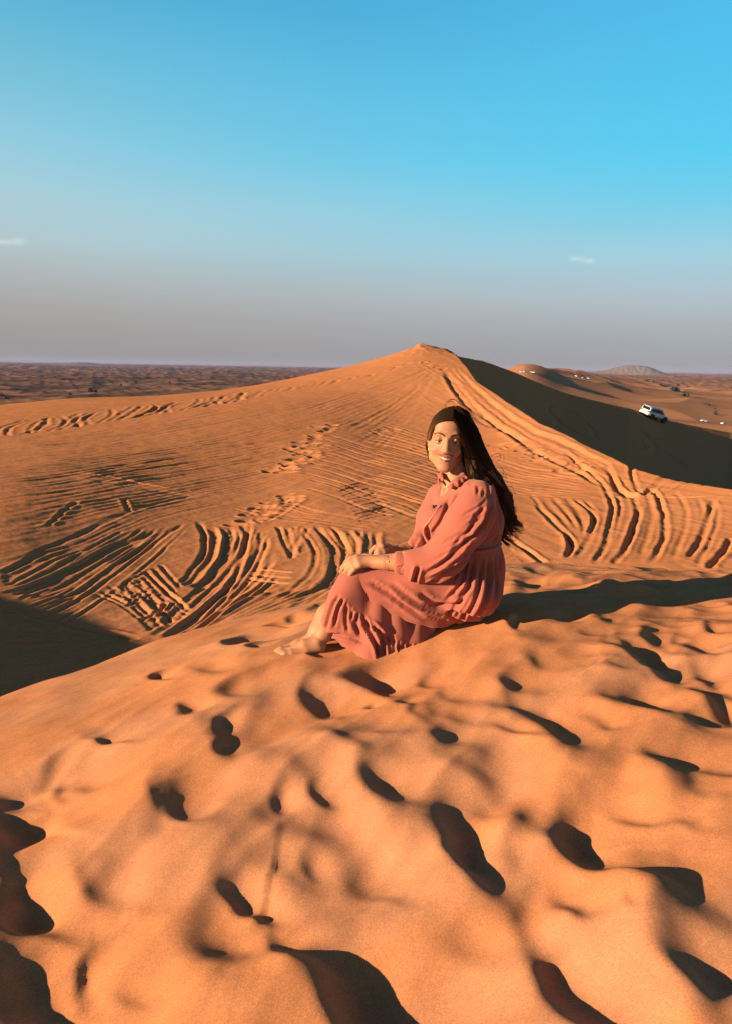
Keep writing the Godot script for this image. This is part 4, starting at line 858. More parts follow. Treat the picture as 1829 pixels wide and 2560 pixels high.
# ------------------------------------------------------------------ soft shapes: tapered bones melted together on a grid, meshed as surface nets
class Blob:
	var o: Vector3
	var nx: int
	var ny: int
	var nz: int
	var s: float
	var k: float
	var acc: PackedFloat32Array
	var cap: PackedFloat32Array    # what is cut away: the field is the larger of the two
	var pts: PackedVector3Array
	var nor: PackedVector3Array
	var ind: PackedInt32Array

	func _init(lo: Vector3, hi: Vector3, cell: float, melt: float) -> void:
		o = lo
		s = cell
		k = melt
		nx = int((hi.x - lo.x) / s) + 2
		ny = int((hi.y - lo.y) / s) + 2
		nz = int((hi.z - lo.z) / s) + 2
		acc.resize(nx * ny * nz)

	func bone(a: Vector3, b: Vector3, ra: float, rb: float) -> void:
		var m := maxf(ra, rb) + k * 5.0
		var lo := (a.min(b) - Vector3.ONE * m - o) / s
		var hi := (a.max(b) + Vector3.ONE * m - o) / s
		var d := b - a
		var l2 := maxf(d.length_squared(), 1e-9)
		var ik := -1.0 / k
		for i in range(maxi(int(lo.x), 0), mini(int(hi.x) + 2, nx)):
			var px := o.x + i * s - a.x
			for j in range(maxi(int(lo.y), 0), mini(int(hi.y) + 2, ny)):
				var py := o.y + j * s - a.y
				var base := (i * ny + j) * nz
				var part := px * d.x + py * d.y
				for q in range(maxi(int(lo.z), 0), mini(int(hi.z) + 2, nz)):
					var pz := o.z + q * s - a.z
					var t := clampf((part + pz * d.z) / l2, 0.0, 1.0)
					var ex := px - d.x * t
					var ey := py - d.y * t
					var ez := pz - d.z * t
					var dist := sqrt(ex * ex + ey * ey + ez * ez) - ra - (rb - ra) * t
					if dist < m:
						acc[base + q] += exp(dist * ik)

	func chain(p: Array, r: Array) -> void:
		for i in p.size() - 1:
			bone(p[i], p[i + 1], r[i], r[i + 1])

	# an ellipsoid; turn is about the upright axis
	func egg(c: Vector3, r: Vector3, b := Basis.IDENTITY) -> void:
		var most := maxf(r.x, maxf(r.y, r.z))
		var m := most + k * 5.0
		var lo := (c - Vector3.ONE * m - o) / s
		var hi := (c + Vector3.ONE * m - o) / s
		var least := minf(r.x, minf(r.y, r.z))
		var ib := b.transposed()
		for i in range(maxi(int(lo.x), 0), mini(int(hi.x) + 2, nx)):
			for j in range(maxi(int(lo.y), 0), mini(int(hi.y) + 2, ny)):
				var base := (i * ny + j) * nz
				for q in range(maxi(int(lo.z), 0), mini(int(hi.z) + 2, nz)):
					var p := ib * (Vector3(o.x + i * s, o.y + j * s, o.z + q * s) - c)
					var e := (p / r)
					var l := e.length()
					var dist := (l - 1.0) * (least if l < 1e-4 else l * l / ((e / r).length() * l + 1e-9))
					if dist < k * 6.0:
						acc[base + q] += exp(-maxf(dist, -0.03) / k)

	func value(at: int) -> float:
		var v := -k * log(acc[at]) if acc[at] > 1e-12 else k * 27.0
		return v

	# the field's front towards +z at a place, or -9
	func front(x: float, y: float) -> float:
		var i := clampi(int(round((x - o.x) / s)), 0, nx - 1)
		var j := clampi(int(round((y - o.y) / s)), 0, ny - 1)
		for q in range(nz - 1, -1, -1):
			if acc[(i * ny + j) * nz + q] > 1.0:
				return o.z + q * s
		return -9.0

	# keep: optional rule that gives how far a point lies outside what is kept
	func build(keep = null) -> void:
		var n := nx * ny * nz
		var f := PackedFloat32Array()
		f.resize(n)
		for a in n:
			f[a] = -k * log(acc[a]) if acc[a] > 1e-12 else k * 27.0
		if keep != null:
			for i in nx:
				for j in ny:
					for q in nz:
						var a := (i * ny + j) * nz + q
						if f[a] < s * 2.0:
							f[a] = maxf(f[a], keep.call(Vector3(o.x + i * s, o.y + j * s, o.z + q * s)))
		var at := PackedInt32Array()
		at.resize(n)
		at.fill(-1)
		var sx := ny * nz
		var off := [0, sx, nz, sx + nz, 1, sx + 1, nz + 1, sx + nz + 1]
		var edges := [0, 1, 2, 3, 4, 5, 6, 7, 0, 2, 1, 3, 4, 6, 5, 7, 0, 4, 1, 5, 2, 6, 3, 7]
		for i in nx - 1:
			for j in ny - 1:
				var base := (i * ny + j) * nz
				for q in nz - 1:
					var a := base + q
					var neg := f[a] < 0.0
					if (f[a + sx] < 0.0) == neg and (f[a + nz] < 0.0) == neg and (f[a + 1] < 0.0) == neg and (f[a + sx + nz] < 0.0) == neg and (f[a + sx + 1] < 0.0) == neg and (f[a + nz + 1] < 0.0) == neg and (f[a + sx + nz + 1] < 0.0) == neg:
						continue
					var sum := Vector3.ZERO
					var count := 0
					for e in 12:
						var c0: int = edges[e * 2]
						var c1: int = edges[e * 2 + 1]
						var v0 := f[a + off[c0]]
						var v1 := f[a + off[c1]]
						if (v0 < 0.0) != (v1 < 0.0):
							var t := v0 / (v0 - v1)
							var p0 := Vector3(c0 & 1, (c0 >> 1) & 1, (c0 >> 2) & 1)
							var p1 := Vector3(c1 & 1, (c1 >> 1) & 1, (c1 >> 2) & 1)
							sum += p0.lerp(p1, t)
							count += 1
					at[a] = pts.size()
					pts.append(o + (Vector3(i, j, q) + sum / count) * s)
		for i in range(1, nx - 1):
			for j in range(1, ny - 1):
				for q in range(1, nz - 1):
					var a := (i * ny + j) * nz + q
					if at[a] < 0:
						continue
					var neg := f[a] < 0.0
					if neg != (f[a + sx] < 0.0):
						quad(at[a], at[a - nz], at[a - nz - 1], at[a - 1], neg)
					if neg != (f[a + nz] < 0.0):
						quad(at[a], at[a - 1], at[a - 1 - sx], at[a - sx], neg)
					if neg != (f[a + 1] < 0.0):
						quad(at[a], at[a - sx], at[a - sx - nz], at[a - nz], neg)
		normals()

	func quad(a: int, b: int, c: int, d: int, flip: bool) -> void:
		if a < 0 or b < 0 or c < 0 or d < 0:
			return
		if not flip:
			ind.append_array(PackedInt32Array([a, b, c, a, c, d]))
		else:
			ind.append_array(PackedInt32Array([a, c, b, a, d, c]))

	func normals() -> void:
		nor.resize(pts.size())
		nor.fill(Vector3.ZERO)
		for t in range(0, ind.size(), 3):
			var a := ind[t]
			var b := ind[t + 1]
			var c := ind[t + 2]
			var n := (pts[c] - pts[a]).cross(pts[b] - pts[a])
			nor[a] += n
			nor[b] += n
			nor[c] += n
		for i in nor.size():
			nor[i] = nor[i].normalized()

	func relax(times: int) -> void:
		for r in times:
			var sum := PackedVector3Array()
			sum.resize(pts.size())
			var num := PackedInt32Array()
			num.resize(pts.size())
			for t in range(0, ind.size(), 3):
				for e in 3:
					var a := ind[t + e]
					var b := ind[t + (e + 1) % 3]
					sum[a] += pts[b]
					num[a] += 1
			for i in pts.size():
				if num[i] > 0:
					pts[i] = pts[i].lerp(sum[i] / num[i], 0.5)
		normals()

	# folds on the side towards +z: lines in x and y, each pressed in (or raised, if deep is negative) with a soft ridge on its lower side
	func crease(p: PackedVector2Array, wide: float, deep: float, ridge := 0.6, back := false) -> void:
		var lo := p[0]
		var hi := p[0]
		for q in p:
			lo = lo.min(q)
			hi = hi.max(q)
		var reach := wide * 3.5
		lo -= Vector2.ONE * reach
		hi += Vector2.ONE * reach
		var n := p.size() - 1
		for i in pts.size():
			var v := pts[i]
			if v.x < lo.x or v.x > hi.x or v.y < lo.y or v.y > hi.y:
				continue
			var facing := smoothstep(-0.1, 0.35, -nor[i].z if back else nor[i].z)
			if facing <= 0.0:
				continue
			var best := 1e9
			var sgn := 1.0
			var along := 0.0
			var w := Vector2(v.x, v.y)
			for q in n:
				var a := p[q]
				var d := p[q + 1] - a
				var t := clampf((w - a).dot(d) / maxf(d.length_squared(), 1e-9), 0.0, 1.0)
				var e := w - a - d * t
				var l := e.length_squared()
				if l < best:
					best = l
					sgn = signf(d.cross(w - a))
					along = (q + t) / n
			var dist := sqrt(best)
			if dist > reach:
				continue
			var fade := smoothstep(0.0, 0.2, along) * (1.0 - smoothstep(0.7, 1.0, along))
			var u := dist / wide
			var e2 := (u - 1.5) / 0.75
			pts[i] += nor[i] * facing * fade * deep * (-exp(-u * u) + ridge * exp(-e2 * e2))

	func arrays(colors := PackedColorArray()) -> Array:
		var arr := []
		arr.resize(Mesh.ARRAY_MAX)
		arr[Mesh.ARRAY_VERTEX] = pts
		arr[Mesh.ARRAY_NORMAL] = nor
		arr[Mesh.ARRAY_INDEX] = ind
		if colors.size() > 0:
			arr[Mesh.ARRAY_COLOR] = colors
		return arr

	func mesh() -> ArrayMesh:
		var m := ArrayMesh.new()
		m.add_surface_from_arrays(Mesh.PRIMITIVE_TRIANGLES, arrays())
		return m

# several meshed shapes as one surface
func join(parts: Array, colors: Array) -> ArrayMesh:
	var pts := PackedVector3Array()
	var nor := PackedVector3Array()
	var col := PackedColorArray()
	var ind := PackedInt32Array()
	for q in parts.size():
		var b: Blob = parts[q]
		var first := pts.size()
		pts.append_array(b.pts)
		nor.append_array(b.nor)
		col.append_array(colors[q])
		for i in b.ind:
			ind.append(i + first)
	var arr := []
	arr.resize(Mesh.ARRAY_MAX)
	arr[Mesh.ARRAY_VERTEX] = pts
	arr[Mesh.ARRAY_NORMAL] = nor
	arr[Mesh.ARRAY_COLOR] = col
	arr[Mesh.ARRAY_INDEX] = ind
	var m := ArrayMesh.new()
	m.add_surface_from_arrays(Mesh.PRIMITIVE_TRIANGLES, arr)
	return m

# a tube along points with a radius at each; flat < 1 presses it across `over`
func tube(st: SurfaceTool, p: PackedVector3Array, r: PackedFloat32Array, sides: int, colors := PackedColorArray(), over := Vector3.ZERO, flat := 1.0) -> void:
	var n := p.size()
	var ring := []
	var last := Vector3.ZERO
	for i in n:
		var t := (p[mini(i + 1, n - 1)] - p[maxi(i - 1, 0)]).normalized()
		var a := last - t * last.dot(t)
		if over != Vector3.ZERO:
			a = t.cross(over)
		if a.length() < 1e-4:
			a = t.cross(Vector3(0.3, 0.9, 0.2))
		a = a.normalized()
		last = a
		var b := t.cross(a)
		var points := []
		for q in sides:
			var w := TAU * q / sides
			var nrm := a * cos(w) + b * sin(w) * flat
			points.append([p[i] + nrm * r[i], (a * cos(w) * flat + b * sin(w)).normalized()])
		ring.append(points)
	for i in n - 1:
		for q in sides:
			var q1 := (q + 1) % sides
			var quad := [[i, q], [i + 1, q], [i + 1, q1], [i, q], [i + 1, q1], [i, q1]]
			for c in quad:
				if colors.size() > 0:
					st.set_color(colors[c[0]])
				st.set_normal(ring[c[0]][c[1]][1])
				st.add_vertex(ring[c[0]][c[1]][0])

func begin() -> SurfaceTool:
	var st := SurfaceTool.new()
	st.begin(Mesh.PRIMITIVE_TRIANGLES)
	return st

func radii(values: Array, n: int) -> PackedFloat32Array:
	var out := PackedFloat32Array()
	for i in n:
		var f := float(i) / (n - 1) * (values.size() - 1)
		var k := mini(int(f), values.size() - 2)
		out.append(lerpf(values[k], values[k + 1], f - k))
	return out

func spline3(p: Array, n: int) -> PackedVector3Array:
	var out := PackedVector3Array()
	for i in n:
		out.append(catmull(p, float(i) / (n - 1)))
	return out

func same(c: Color, n: int) -> PackedColorArray:
	var out := PackedColorArray()
	out.resize(n)
	out.fill(c)
	return out

# ------------------------------------------------------------------ the woman
const SKIN := Color(0.36, 0.168, 0.09)
const CORAL := Color(0.305, 0.09, 0.06)

func cloth_material() -> StandardMaterial3D:
	var m := StandardMaterial3D.new()
	var img := Image.create(512, 512, false, Image.FORMAT_RGB8)
	var base := CORAL.linear_to_srgb()
	var r := RandomNumberGenerator.new()
	r.seed = 5
	for y in 512:
		for x in 512:
			var g := 1.0 + r.randf_range(-0.06, 0.06)
			img.set_pixel(x, y, Color(base.r * g, base.g * g, base.b * g))
	for j in 8:
		for i in 8:
			var cx := i * 64 + (32 if j % 2 else 0) + r.randi_range(-9, 9)
			var cy := j * 64 + 32 + r.randi_range(-9, 9)
			for dy in range(-4, 5):
				for dx in range(-4, 5):
					var d := sqrt(float(dx * dx + dy * dy)) / 4.0
					if d < 1.0:
						var c := img.get_pixel(posmod(cx + dx, 512), posmod(cy + dy, 512))
						img.set_pixel(posmod(cx + dx, 512), posmod(cy + dy, 512), c.lerp(Color(0.72, 0.44, 0.38), 0.75 * (1.0 - d * d)))
	m.albedo_texture = ImageTexture.create_from_image(img)
	m.uv1_triplanar = true
	m.uv1_scale = Vector3.ONE * 4.6
	m.roughness = 0.85
	m.metallic_specular = 0.25
	m.backlight_enabled = true
	m.backlight = Color(0.18, 0.05, 0.03)
	m.rim_enabled = true
	m.rim = 0.25
	return m

func make_woman() -> void:
	var w := thing("person", Vector3(0.420, -0.955, -3.020))
	tag(w, "smiling woman in a coral dress seated on the dune crest, hands on her knees", "person")
	var cloth := cloth_material()
	var skin := paint(Color.WHITE, 0.55, true)
	skin.subsurf_scatter_enabled = true
	skin.subsurf_scatter_strength = 0.08
	skin.metallic_specular = 0.35
	# ---- body: torso, arms, legs
	var body := Blob.new(Vector3(-0.95, -0.25, -0.4), Vector3(0.35, 0.62, 0.45), 0.011, 0.012)
	body.chain([Vector3(-0.0736, 0.5859, -0.0200), Vector3(-0.0724, 0.5390, -0.0150), Vector3(-0.0572, 0.4905, -0.0100)], [0.046, 0.045, 0.05])
	body.chain([Vector3(-0.0572, 0.4905, -0.0100), Vector3(-0.0382, 0.4215, 0.0000), Vector3(-0.0013, 0.2875, 0.0000), Vector3(0.0004, 0.1140, 0.0000)], [0.055, 0.085, 0.07, 0.09])
	body.chain([Vector3(0.0029, 0.5099, 0.1300), Vector3(-0.0656, 0.4815, -0.0100), Vector3(-0.1288, 0.4543, -0.1400)], [0.028, 0.042, 0.028])
	body.egg(Vector3(-0.0901, 0.4028, 0.0000), Vector3(0.05, 0.06, 0.075))
	body.chain([Vector3(0.0029, 0.5099, 0.1300), Vector3(-0.1464, 0.2680, 0.1900), Vector3(-0.2613, 0.2525, 0.1700), Vector3(-0.3763, 0.2402, 0.1350)], [0.03, 0.034, 0.033, 0.025])
	body.chain([Vector3(-0.1288, 0.4543, -0.1400), Vector3(-0.1753, 0.2622, -0.1000), Vector3(-0.2967, 0.2458, -0.0100)], [0.028, 0.032, 0.024])
	body.chain([Vector3(-0.0301, 0.1237, 0.1000), Vector3(-0.4364, 0.1434, 0.0800)], [0.065, 0.045])
	body.chain([Vector3(-0.0034, 0.0668, -0.1000), Vector3(-0.4103, 0.1315, -0.0600)], [0.065, 0.045])
	body.chain([Vector3(-0.4364, 0.1434, 0.0800) , Vector3(-0.5362, 0.0081, 0.1100), Vector3(-0.5637, -0.0351, 0.1500), Vector3(-0.5946, -0.0727, 0.1700)], [0.045, 0.034, 0.028, 0.0235])
	body.chain([Vector3(-0.4103, 0.1315, -0.0600) , Vector3(-0.5677, 0.0002, 0.0500), Vector3(-0.5975, -0.0507, 0.0800), Vector3(-0.6269, -0.0899, 0.0900)], [0.045, 0.033, 0.027, 0.023])
	body.build()
	# ---- feet
	var feet := Blob.new(Vector3(-0.8286, -0.2695, 0.0000), Vector3(-0.5151, 0.0452, 0.3000), 0.0042, 0.0028)
	feet.chain([Vector3(-0.5637, -0.0351, 0.1500), Vector3(-0.5932, -0.0712, 0.1700), Vector3(-0.5861, -0.0858, 0.1700)], [0.0285, 0.024, 0.023])
	feet.chain([Vector3(-0.5960, -0.0727, 0.1700), Vector3(-0.6418, -0.0820, 0.1750), Vector3(-0.6917, -0.1015, 0.1800)], [0.026, 0.023, 0.016])
	feet.chain([Vector3(-0.5858, -0.0869, 0.1750), Vector3(-0.6350, -0.0983, 0.1900), Vector3(-0.6842, -0.1036, 0.2000)], [0.022, 0.018, 0.014])
	for q in 5:
		var y := q * 17.0
		var a: Vector3 = [Vector3(-0.6969, -0.1058, 0.1550), Vector3(-0.6970, -0.1052, 0.1680), Vector3(-0.6973, -0.1046, 0.1800), Vector3(-0.6947, -0.1039, 0.1920), Vector3(-0.6924, -0.1036, 0.2020)][q]
		var b: Vector3 = [Vector3(-0.7341, -0.1083, 0.1500), Vector3(-0.7325, -0.1093, 0.1650), Vector3(-0.7281, -0.1083, 0.1800), Vector3(-0.7210, -0.1071, 0.1940), Vector3(-0.7142, -0.1054, 0.2060)][q]
		var c: Vector3 = [Vector3(-0.7511, -0.1152, 0.1500), Vector3(-0.7460, -0.1142, 0.1650), Vector3(-0.7398, -0.1126, 0.1800), Vector3(-0.7316, -0.1111, 0.1940), Vector3(-0.7239, -0.1091, 0.2060)][q]
		feet.chain([a, b, c], [0.012, 0.0115 if q == 0 else 0.0085, 0.0105 if q == 0 else 0.007])
	feet.chain([Vector3(-0.5975, -0.0507, 0.0800), Vector3(-0.6269, -0.0884, 0.0900), Vector3(-0.6225, -0.1049, 0.0900)], [0.027, 0.0235, 0.022])
	feet.chain([Vector3(-0.6298, -0.0915, 0.0900), Vector3(-0.6764, -0.1068, 0.1000), Vector3(-0.7213, -0.1235, 0.1100)], [0.0245, 0.021, 0.014])
	feet.chain([Vector3(-0.7166, -0.1225, 0.1000), Vector3(-0.7448, -0.1287, 0.1050), Vector3(-0.7620, -0.1366, 0.1050)], [0.015, 0.012, 0.010])
	feet.chain([Vector3(-0.7146, -0.1182, 0.1200), Vector3(-0.7397, -0.1242, 0.1250), Vector3(-0.7540, -0.1311, 0.1250)], [0.013, 0.010, 0.008])
	feet.build()
	# ---- near hand: palm and five fingers over the knee
	var hand := Blob.new(Vector3(-0.5397, 0.1084, 0.0000), Vector3(-0.3013, 0.3259, 0.2600), 0.0035, 0.0032)
	hand.chain([Vector3(-0.3018, 0.2421, 0.1650), Vector3(-0.3460, 0.2409, 0.1550), Vector3(-0.3823, 0.2386, 0.1400)], [0.031, 0.026, 0.0225])
	hand.chain([Vector3(-0.3662, 0.2404, 0.1500), Vector3(-0.3823, 0.2391, 0.1420), Vector3(-0.3986, 0.2405, 0.1400)], [0.0235, 0.022, 0.019])
	var roots := [Vector3(-0.4490, 0.2487, 0.1130), Vector3(-0.4477, 0.2445, 0.1300), Vector3(-0.4449, 0.2375, 0.1440), Vector3(-0.4390, 0.2289, 0.1550)]
	for q in 4:
		hand.bone(Vector3(-0.3864, 0.2385, 0.1380).lerp(roots[q], 0.08), roots[q], 0.0175, 0.0115)
	hand.chain([roots[0], Vector3(-0.4716, 0.2403, 0.1060), Vector3(-0.4902, 0.2261, 0.0970), Vector3(-0.5089, 0.1993, 0.0850)], [0.0108, 0.0095, 0.0085, 0.0072])
	hand.chain([roots[1], Vector3(-0.4742, 0.2340, 0.1260), Vector3(-0.4937, 0.2173, 0.1170), Vector3(-0.5123, 0.1885, 0.1030)], [0.0112, 0.0098, 0.0088, 0.0074])
	hand.chain([roots[2], Vector3(-0.4676, 0.2245, 0.1410), Vector3(-0.4849, 0.2082, 0.1360), Vector3(-0.5006, 0.1827, 0.1250)], [0.0108, 0.0094, 0.0084, 0.0071])
	hand.chain([roots[3], Vector3(-0.4601, 0.2125, 0.1560), Vector3(-0.4721, 0.1962, 0.1520), Vector3(-0.4843, 0.1772, 0.1430)], [0.0098, 0.0085, 0.0077, 0.0066])
	hand.chain([Vector3(-0.3945, 0.2428, 0.1150), Vector3(-0.4192, 0.2447, 0.0900), Vector3(-0.4379, 0.2358, 0.0720), Vector3(-0.4504, 0.2245, 0.0620)], [0.0165, 0.013, 0.0105, 0.0085])
	hand.build()
	# ---- far hand, curled over the far knee
	var far := Blob.new(Vector3(-0.4189, 0.1779, -0.1200), Vector3(-0.2421, 0.3243, 0.1400), 0.0035, 0.0032)
	far.chain([Vector3(-0.2456, 0.2468, -0.0300), Vector3(-0.2829, 0.2458, -0.0100), Vector3(-0.3088, 0.2466, 0.0000)], [0.026, 0.024, 0.021])
	far.chain([Vector3(-0.3088, 0.2466, 0.0000), Vector3(-0.3370, 0.2615, 0.0050), Vector3(-0.3585, 0.2742, 0.0100)], [0.021, 0.018, 0.0125])
	far.chain([Vector3(-0.3088, 0.2445, 0.0000), Vector3(-0.3374, 0.2607, 0.0250), Vector3(-0.3547, 0.2724, 0.0350)], [0.018, 0.016, 0.0115])
	far.chain([Vector3(-0.3085, 0.2443, -0.0100), Vector3(-0.3362, 0.2536, -0.0200), Vector3(-0.3544, 0.2609, -0.0300)], [0.018, 0.015, 0.011])
	far.chain([Vector3(-0.3585, 0.2742, 0.0100), Vector3(-0.3817, 0.2645, 0.0120), Vector3(-0.3963, 0.2513, 0.0120), Vector3(-0.3998, 0.2316, 0.0120)], [0.0112, 0.0098, 0.0088, 0.0076])
	far.chain([Vector3(-0.3547, 0.2724, 0.0350), Vector3(-0.3703, 0.2626, 0.0400), Vector3(-0.3775, 0.2506, 0.0400), Vector3(-0.3731, 0.2399, 0.0400)], [0.0108, 0.0095, 0.0085, 0.0075])
	far.chain([Vector3(-0.3544, 0.2609, -0.0300), Vector3(-0.3768, 0.2517, -0.0300), Vector3(-0.3916, 0.2382, -0.0300), Vector3(-0.3945, 0.2205, -0.0300)], [0.0105, 0.009, 0.008, 0.007])
	far.chain([Vector3(-0.3508, 0.2531, -0.0450), Vector3(-0.3699, 0.2427, -0.0500), Vector3(-0.3827, 0.2292, -0.0500), Vector3(-0.3846, 0.2136, -0.0500)], [0.0098, 0.0085, 0.0075, 0.0066])
	far.chain([Vector3(-0.3224, 0.2448, 0.0300), Vector3(-0.3483, 0.2514, 0.0550), Vector3(-0.3693, 0.2506, 0.0620), Vector3(-0.3880, 0.2417, 0.0620)], [0.0155, 0.0125, 0.0105, 0.0085])
	far.build()
	# ---- head
	var turn := Basis.from_euler(Vector3(deg_to_rad(-2.0), deg_to_rad(-6.0), deg_to_rad(-4.0)), EULER_ORDER_YXZ)
	var hc: Vector3 = Vector3(-0.1153, 0.6838, 0.0000)
	var at := func(x: float, y: float, z: float) -> Vector3: return hc + turn * Vector3(x, y, z)
	var head := Blob.new(hc - Vector3(0.12, 0.16, 0.15), hc + Vector3(0.12, 0.15, 0.15), 0.0032, 0.0055)
	head.egg(at.call(0, 0.035, -0.02), Vector3(0.064, 0.082, 0.088), turn)
	head.egg(at.call(0, -0.012, 0.025), Vector3(0.057, 0.080, 0.057), turn)
	head.egg(at.call(0, -0.068, 0.040), Vector3(0.036, 0.032, 0.036), turn)
	for sd in [-1, 1]:
		head.chain([at.call(0.057 * sd, -0.01, 0.0), at.call(0.046 * sd, -0.062, 0.012), at.call(0.012 * sd, -0.098, 0.05)], [0.013, 0.014, 0.013])
	head.egg(at.call(0, -0.098, 0.055), Vector3(0.022, 0.015, 0.016), turn)
	head.egg(at.call(0, 0.055, 0.05), Vector3(0.05, 0.04, 0.035), turn)
	for sd in [-1, 1]:
		head.egg(at.call(0.035 * sd, -0.032, 0.054), Vector3(0.020, 0.017, 0.018), turn)
		head.chain([at.call(0.012 * sd, 0.024, 0.083), at.call(0.032 * sd, 0.029, 0.074), at.call(0.047 * sd, 0.022, 0.056)], [0.005, 0.005, 0.004])
		head.bone(at.call(0.0115 * sd, -0.037, 0.09), at.call(0.010 * sd, -0.035, 0.096), 0.006, 0.006)
		# ears
		head.chain([at.call(0.063 * sd, 0.014, -0.008), at.call(0.067 * sd, 0.002, -0.012), at.call(0.062 * sd, -0.024, -0.004)], [0.005, 0.006, 0.004])
	head.chain([at.call(0, 0.020, 0.082), at.call(0, -0.006, 0.0915), at.call(0, -0.029, 0.1005)], [0.0055, 0.0055, 0.0078])
	head.chain([at.call(0, -0.07, -0.025), Vector3(-0.0760, 0.5559, -0.0200), Vector3(-0.0714, 0.5108, -0.0150)], [0.040, 0.043, 0.046])
	var balls := [at.call(-0.0315, 0.0015, 0.0655), at.call(0.0315, 0.0015, 0.0655)]
	var smile := [at.call(-0.0245, -0.0515, 0.079), at.call(-0.014, -0.0595, 0.089), at.call(0, -0.0625, 0.093), at.call(0.014, -0.0595, 0.089), at.call(0.0245, -0.0515, 0.079)]
	head.build(func(p: Vector3) -> float:
		# hollows for the eyes and for the open smile
		var level := absf((turn.transposed() * (p - hc)).y - 0.001)
		var out: float = minf(0.0123 - minf(p.distance_to(balls[0]), p.distance_to(balls[1])), 0.0058 - level)
		for i in 4:
			var c := Geometry3D.get_closest_point_to_segment(p, smile[i], smile[i + 1])
			out = maxf(out, (0.0045 + 0.0025 * (1.0 - absf(i - 1.5) / 1.5)) - p.distance_to(c))
		return out)
	# lids over narrowed, smiling eyes; lips drawn up at the corners
	var soft := Blob.new(hc - Vector3(0.08, 0.11, -0.02), hc + Vector3(0.08, 0.05, 0.14), 0.0017, 0.0012)
	for sd in [-1, 1]:
		soft.chain([at.call(0.0175 * sd, 0.0005, 0.0745), at.call(0.024 * sd, 0.0058, 0.0768), at.call(0.0315 * sd, 0.0074, 0.0770), at.call(0.039 * sd, 0.0058, 0.0745), at.call(0.046 * sd, 0.0012, 0.068)], [0.0018, 0.0032, 0.0040, 0.0032, 0.0018])
		soft.chain([at.call(0.018 * sd, 0.0, 0.0745), at.call(0.025 * sd, -0.0046, 0.0762), at.call(0.032 * sd, -0.0056, 0.0764), at.call(0.039 * sd, -0.0040, 0.0738), at.call(0.0455 * sd, 0.0005, 0.068)], [0.0014, 0.0022, 0.0026, 0.0022, 0.0014])
	soft.chain([at.call(-0.029, -0.0465, 0.070), at.call(-0.017, -0.0525, 0.0825), at.call(-0.004, -0.0545, 0.0895), at.call(0.004, -0.0545, 0.0895), at.call(0.017, -0.0525, 0.0825), at.call(0.029, -0.0465, 0.070)], [0.0014, 0.0024, 0.0030, 0.0030, 0.0024, 0.0014])
	soft.chain([at.call(-0.0285, -0.0475, 0.070), at.call(-0.017, -0.0630, 0.0805), at.call(0, -0.0695, 0.0865), at.call(0.017, -0.0630, 0.0805), at.call(0.0285, -0.0475, 0.070)], [0.0014, 0.0030, 0.0044, 0.0030, 0.0014])
	for sd in [-1, 1]:
		soft.chain([at.call(0.019 * sd, 0.0105, 0.0765), at.call(0.031 * sd, 0.0135, 0.0760), at.call(0.044 * sd, 0.0105, 0.069)], [0.0032, 0.0046, 0.0032])
	soft.build()
	var tint2 := PackedColorArray()
	for p in soft.pts:
		var q: Vector3 = turn.transposed() * (p - hc)
		tint2.append(Color(0.27, 0.085, 0.06) if q.y < -0.03 else (Color(0.21, 0.10, 0.058) if q.y > 0.003 and q.y < 0.0095 else SKIN))
	# colour of the skin: lips redder, cheeks warmer
	var tint := PackedColorArray()
	var inv := turn.transposed()
	for p in head.pts:
		var q := inv * (p - hc)
		var c := SKIN
		var cheek := exp(-(pow((absf(q.x) - 0.038) / 0.02, 2.0) + pow((q.y + 0.033) / 0.02, 2.0)))
		c = c.lerp(Color(0.32, 0.11, 0.065), 0.45 * cheek)
		for e in balls:
			if p.distance_to(e) < 0.0145:
				c = Color(0.10, 0.05, 0.035)
		if q.y < -0.047 and q.y > -0.078 and absf(q.x) < 0.034 and nearest(p, smile) < 0.0085:
			c = Color(0.06, 0.02, 0.016)
		tint.append(c)
	put("body", join([body, feet, hand, far, head, soft], [same(SKIN, body.pts.size()), same(SKIN, feet.pts.size()), same(SKIN, hand.pts.size()), same(SKIN, far.pts.size()), tint, tint2]), skin, w)
	# ---- eyes, brows, teeth
	var white := paint(Color(0.42, 0.38, 0.34), 0.2)
	var dark := paint(Color(0.012, 0.007, 0.005), 0.25)
	var brow := paint(Color(0.02, 0.012, 0.008), 0.7)
	for sd in [-1, 1]:
		var ball := SphereMesh.new()
		ball.radius = 0.0118
		ball.height = 0.0236
		var eye := put("eye", ball, white, w, balls[(sd + 1) / 2])
		var iris := SphereMesh.new()
		iris.radius = 0.0068
		iris.height = 0.0136
		put("iris", iris, dark, eye, turn * Vector3(0.0006, -0.0004, 0.0060))
		var st := begin()
		tube(st, spline3([at.call(0.010 * sd, 0.0235, 0.0895), at.call(0.026 * sd, 0.0305, 0.087), at.call(0.041 * sd, 0.0315, 0.077), at.call(0.054 * sd, 0.0245, 0.060)], 10), radii([0.0028, 0.0032, 0.0022, 0.0007], 10), 6)
		put("eyebrow", st.commit(), brow, w)
		st = begin()
		tube(st, spline3([at.call(0.0185 * sd, 0.001, 0.0785), at.call(0.031 * sd, 0.0068, 0.0812), at.call(0.047 * sd, 0.002, 0.0685)], 9), radii([0.0008, 0.0017, 0.0012], 9), 5)
		put("eyelashes", st.commit(), brow, w)
	var st := begin()
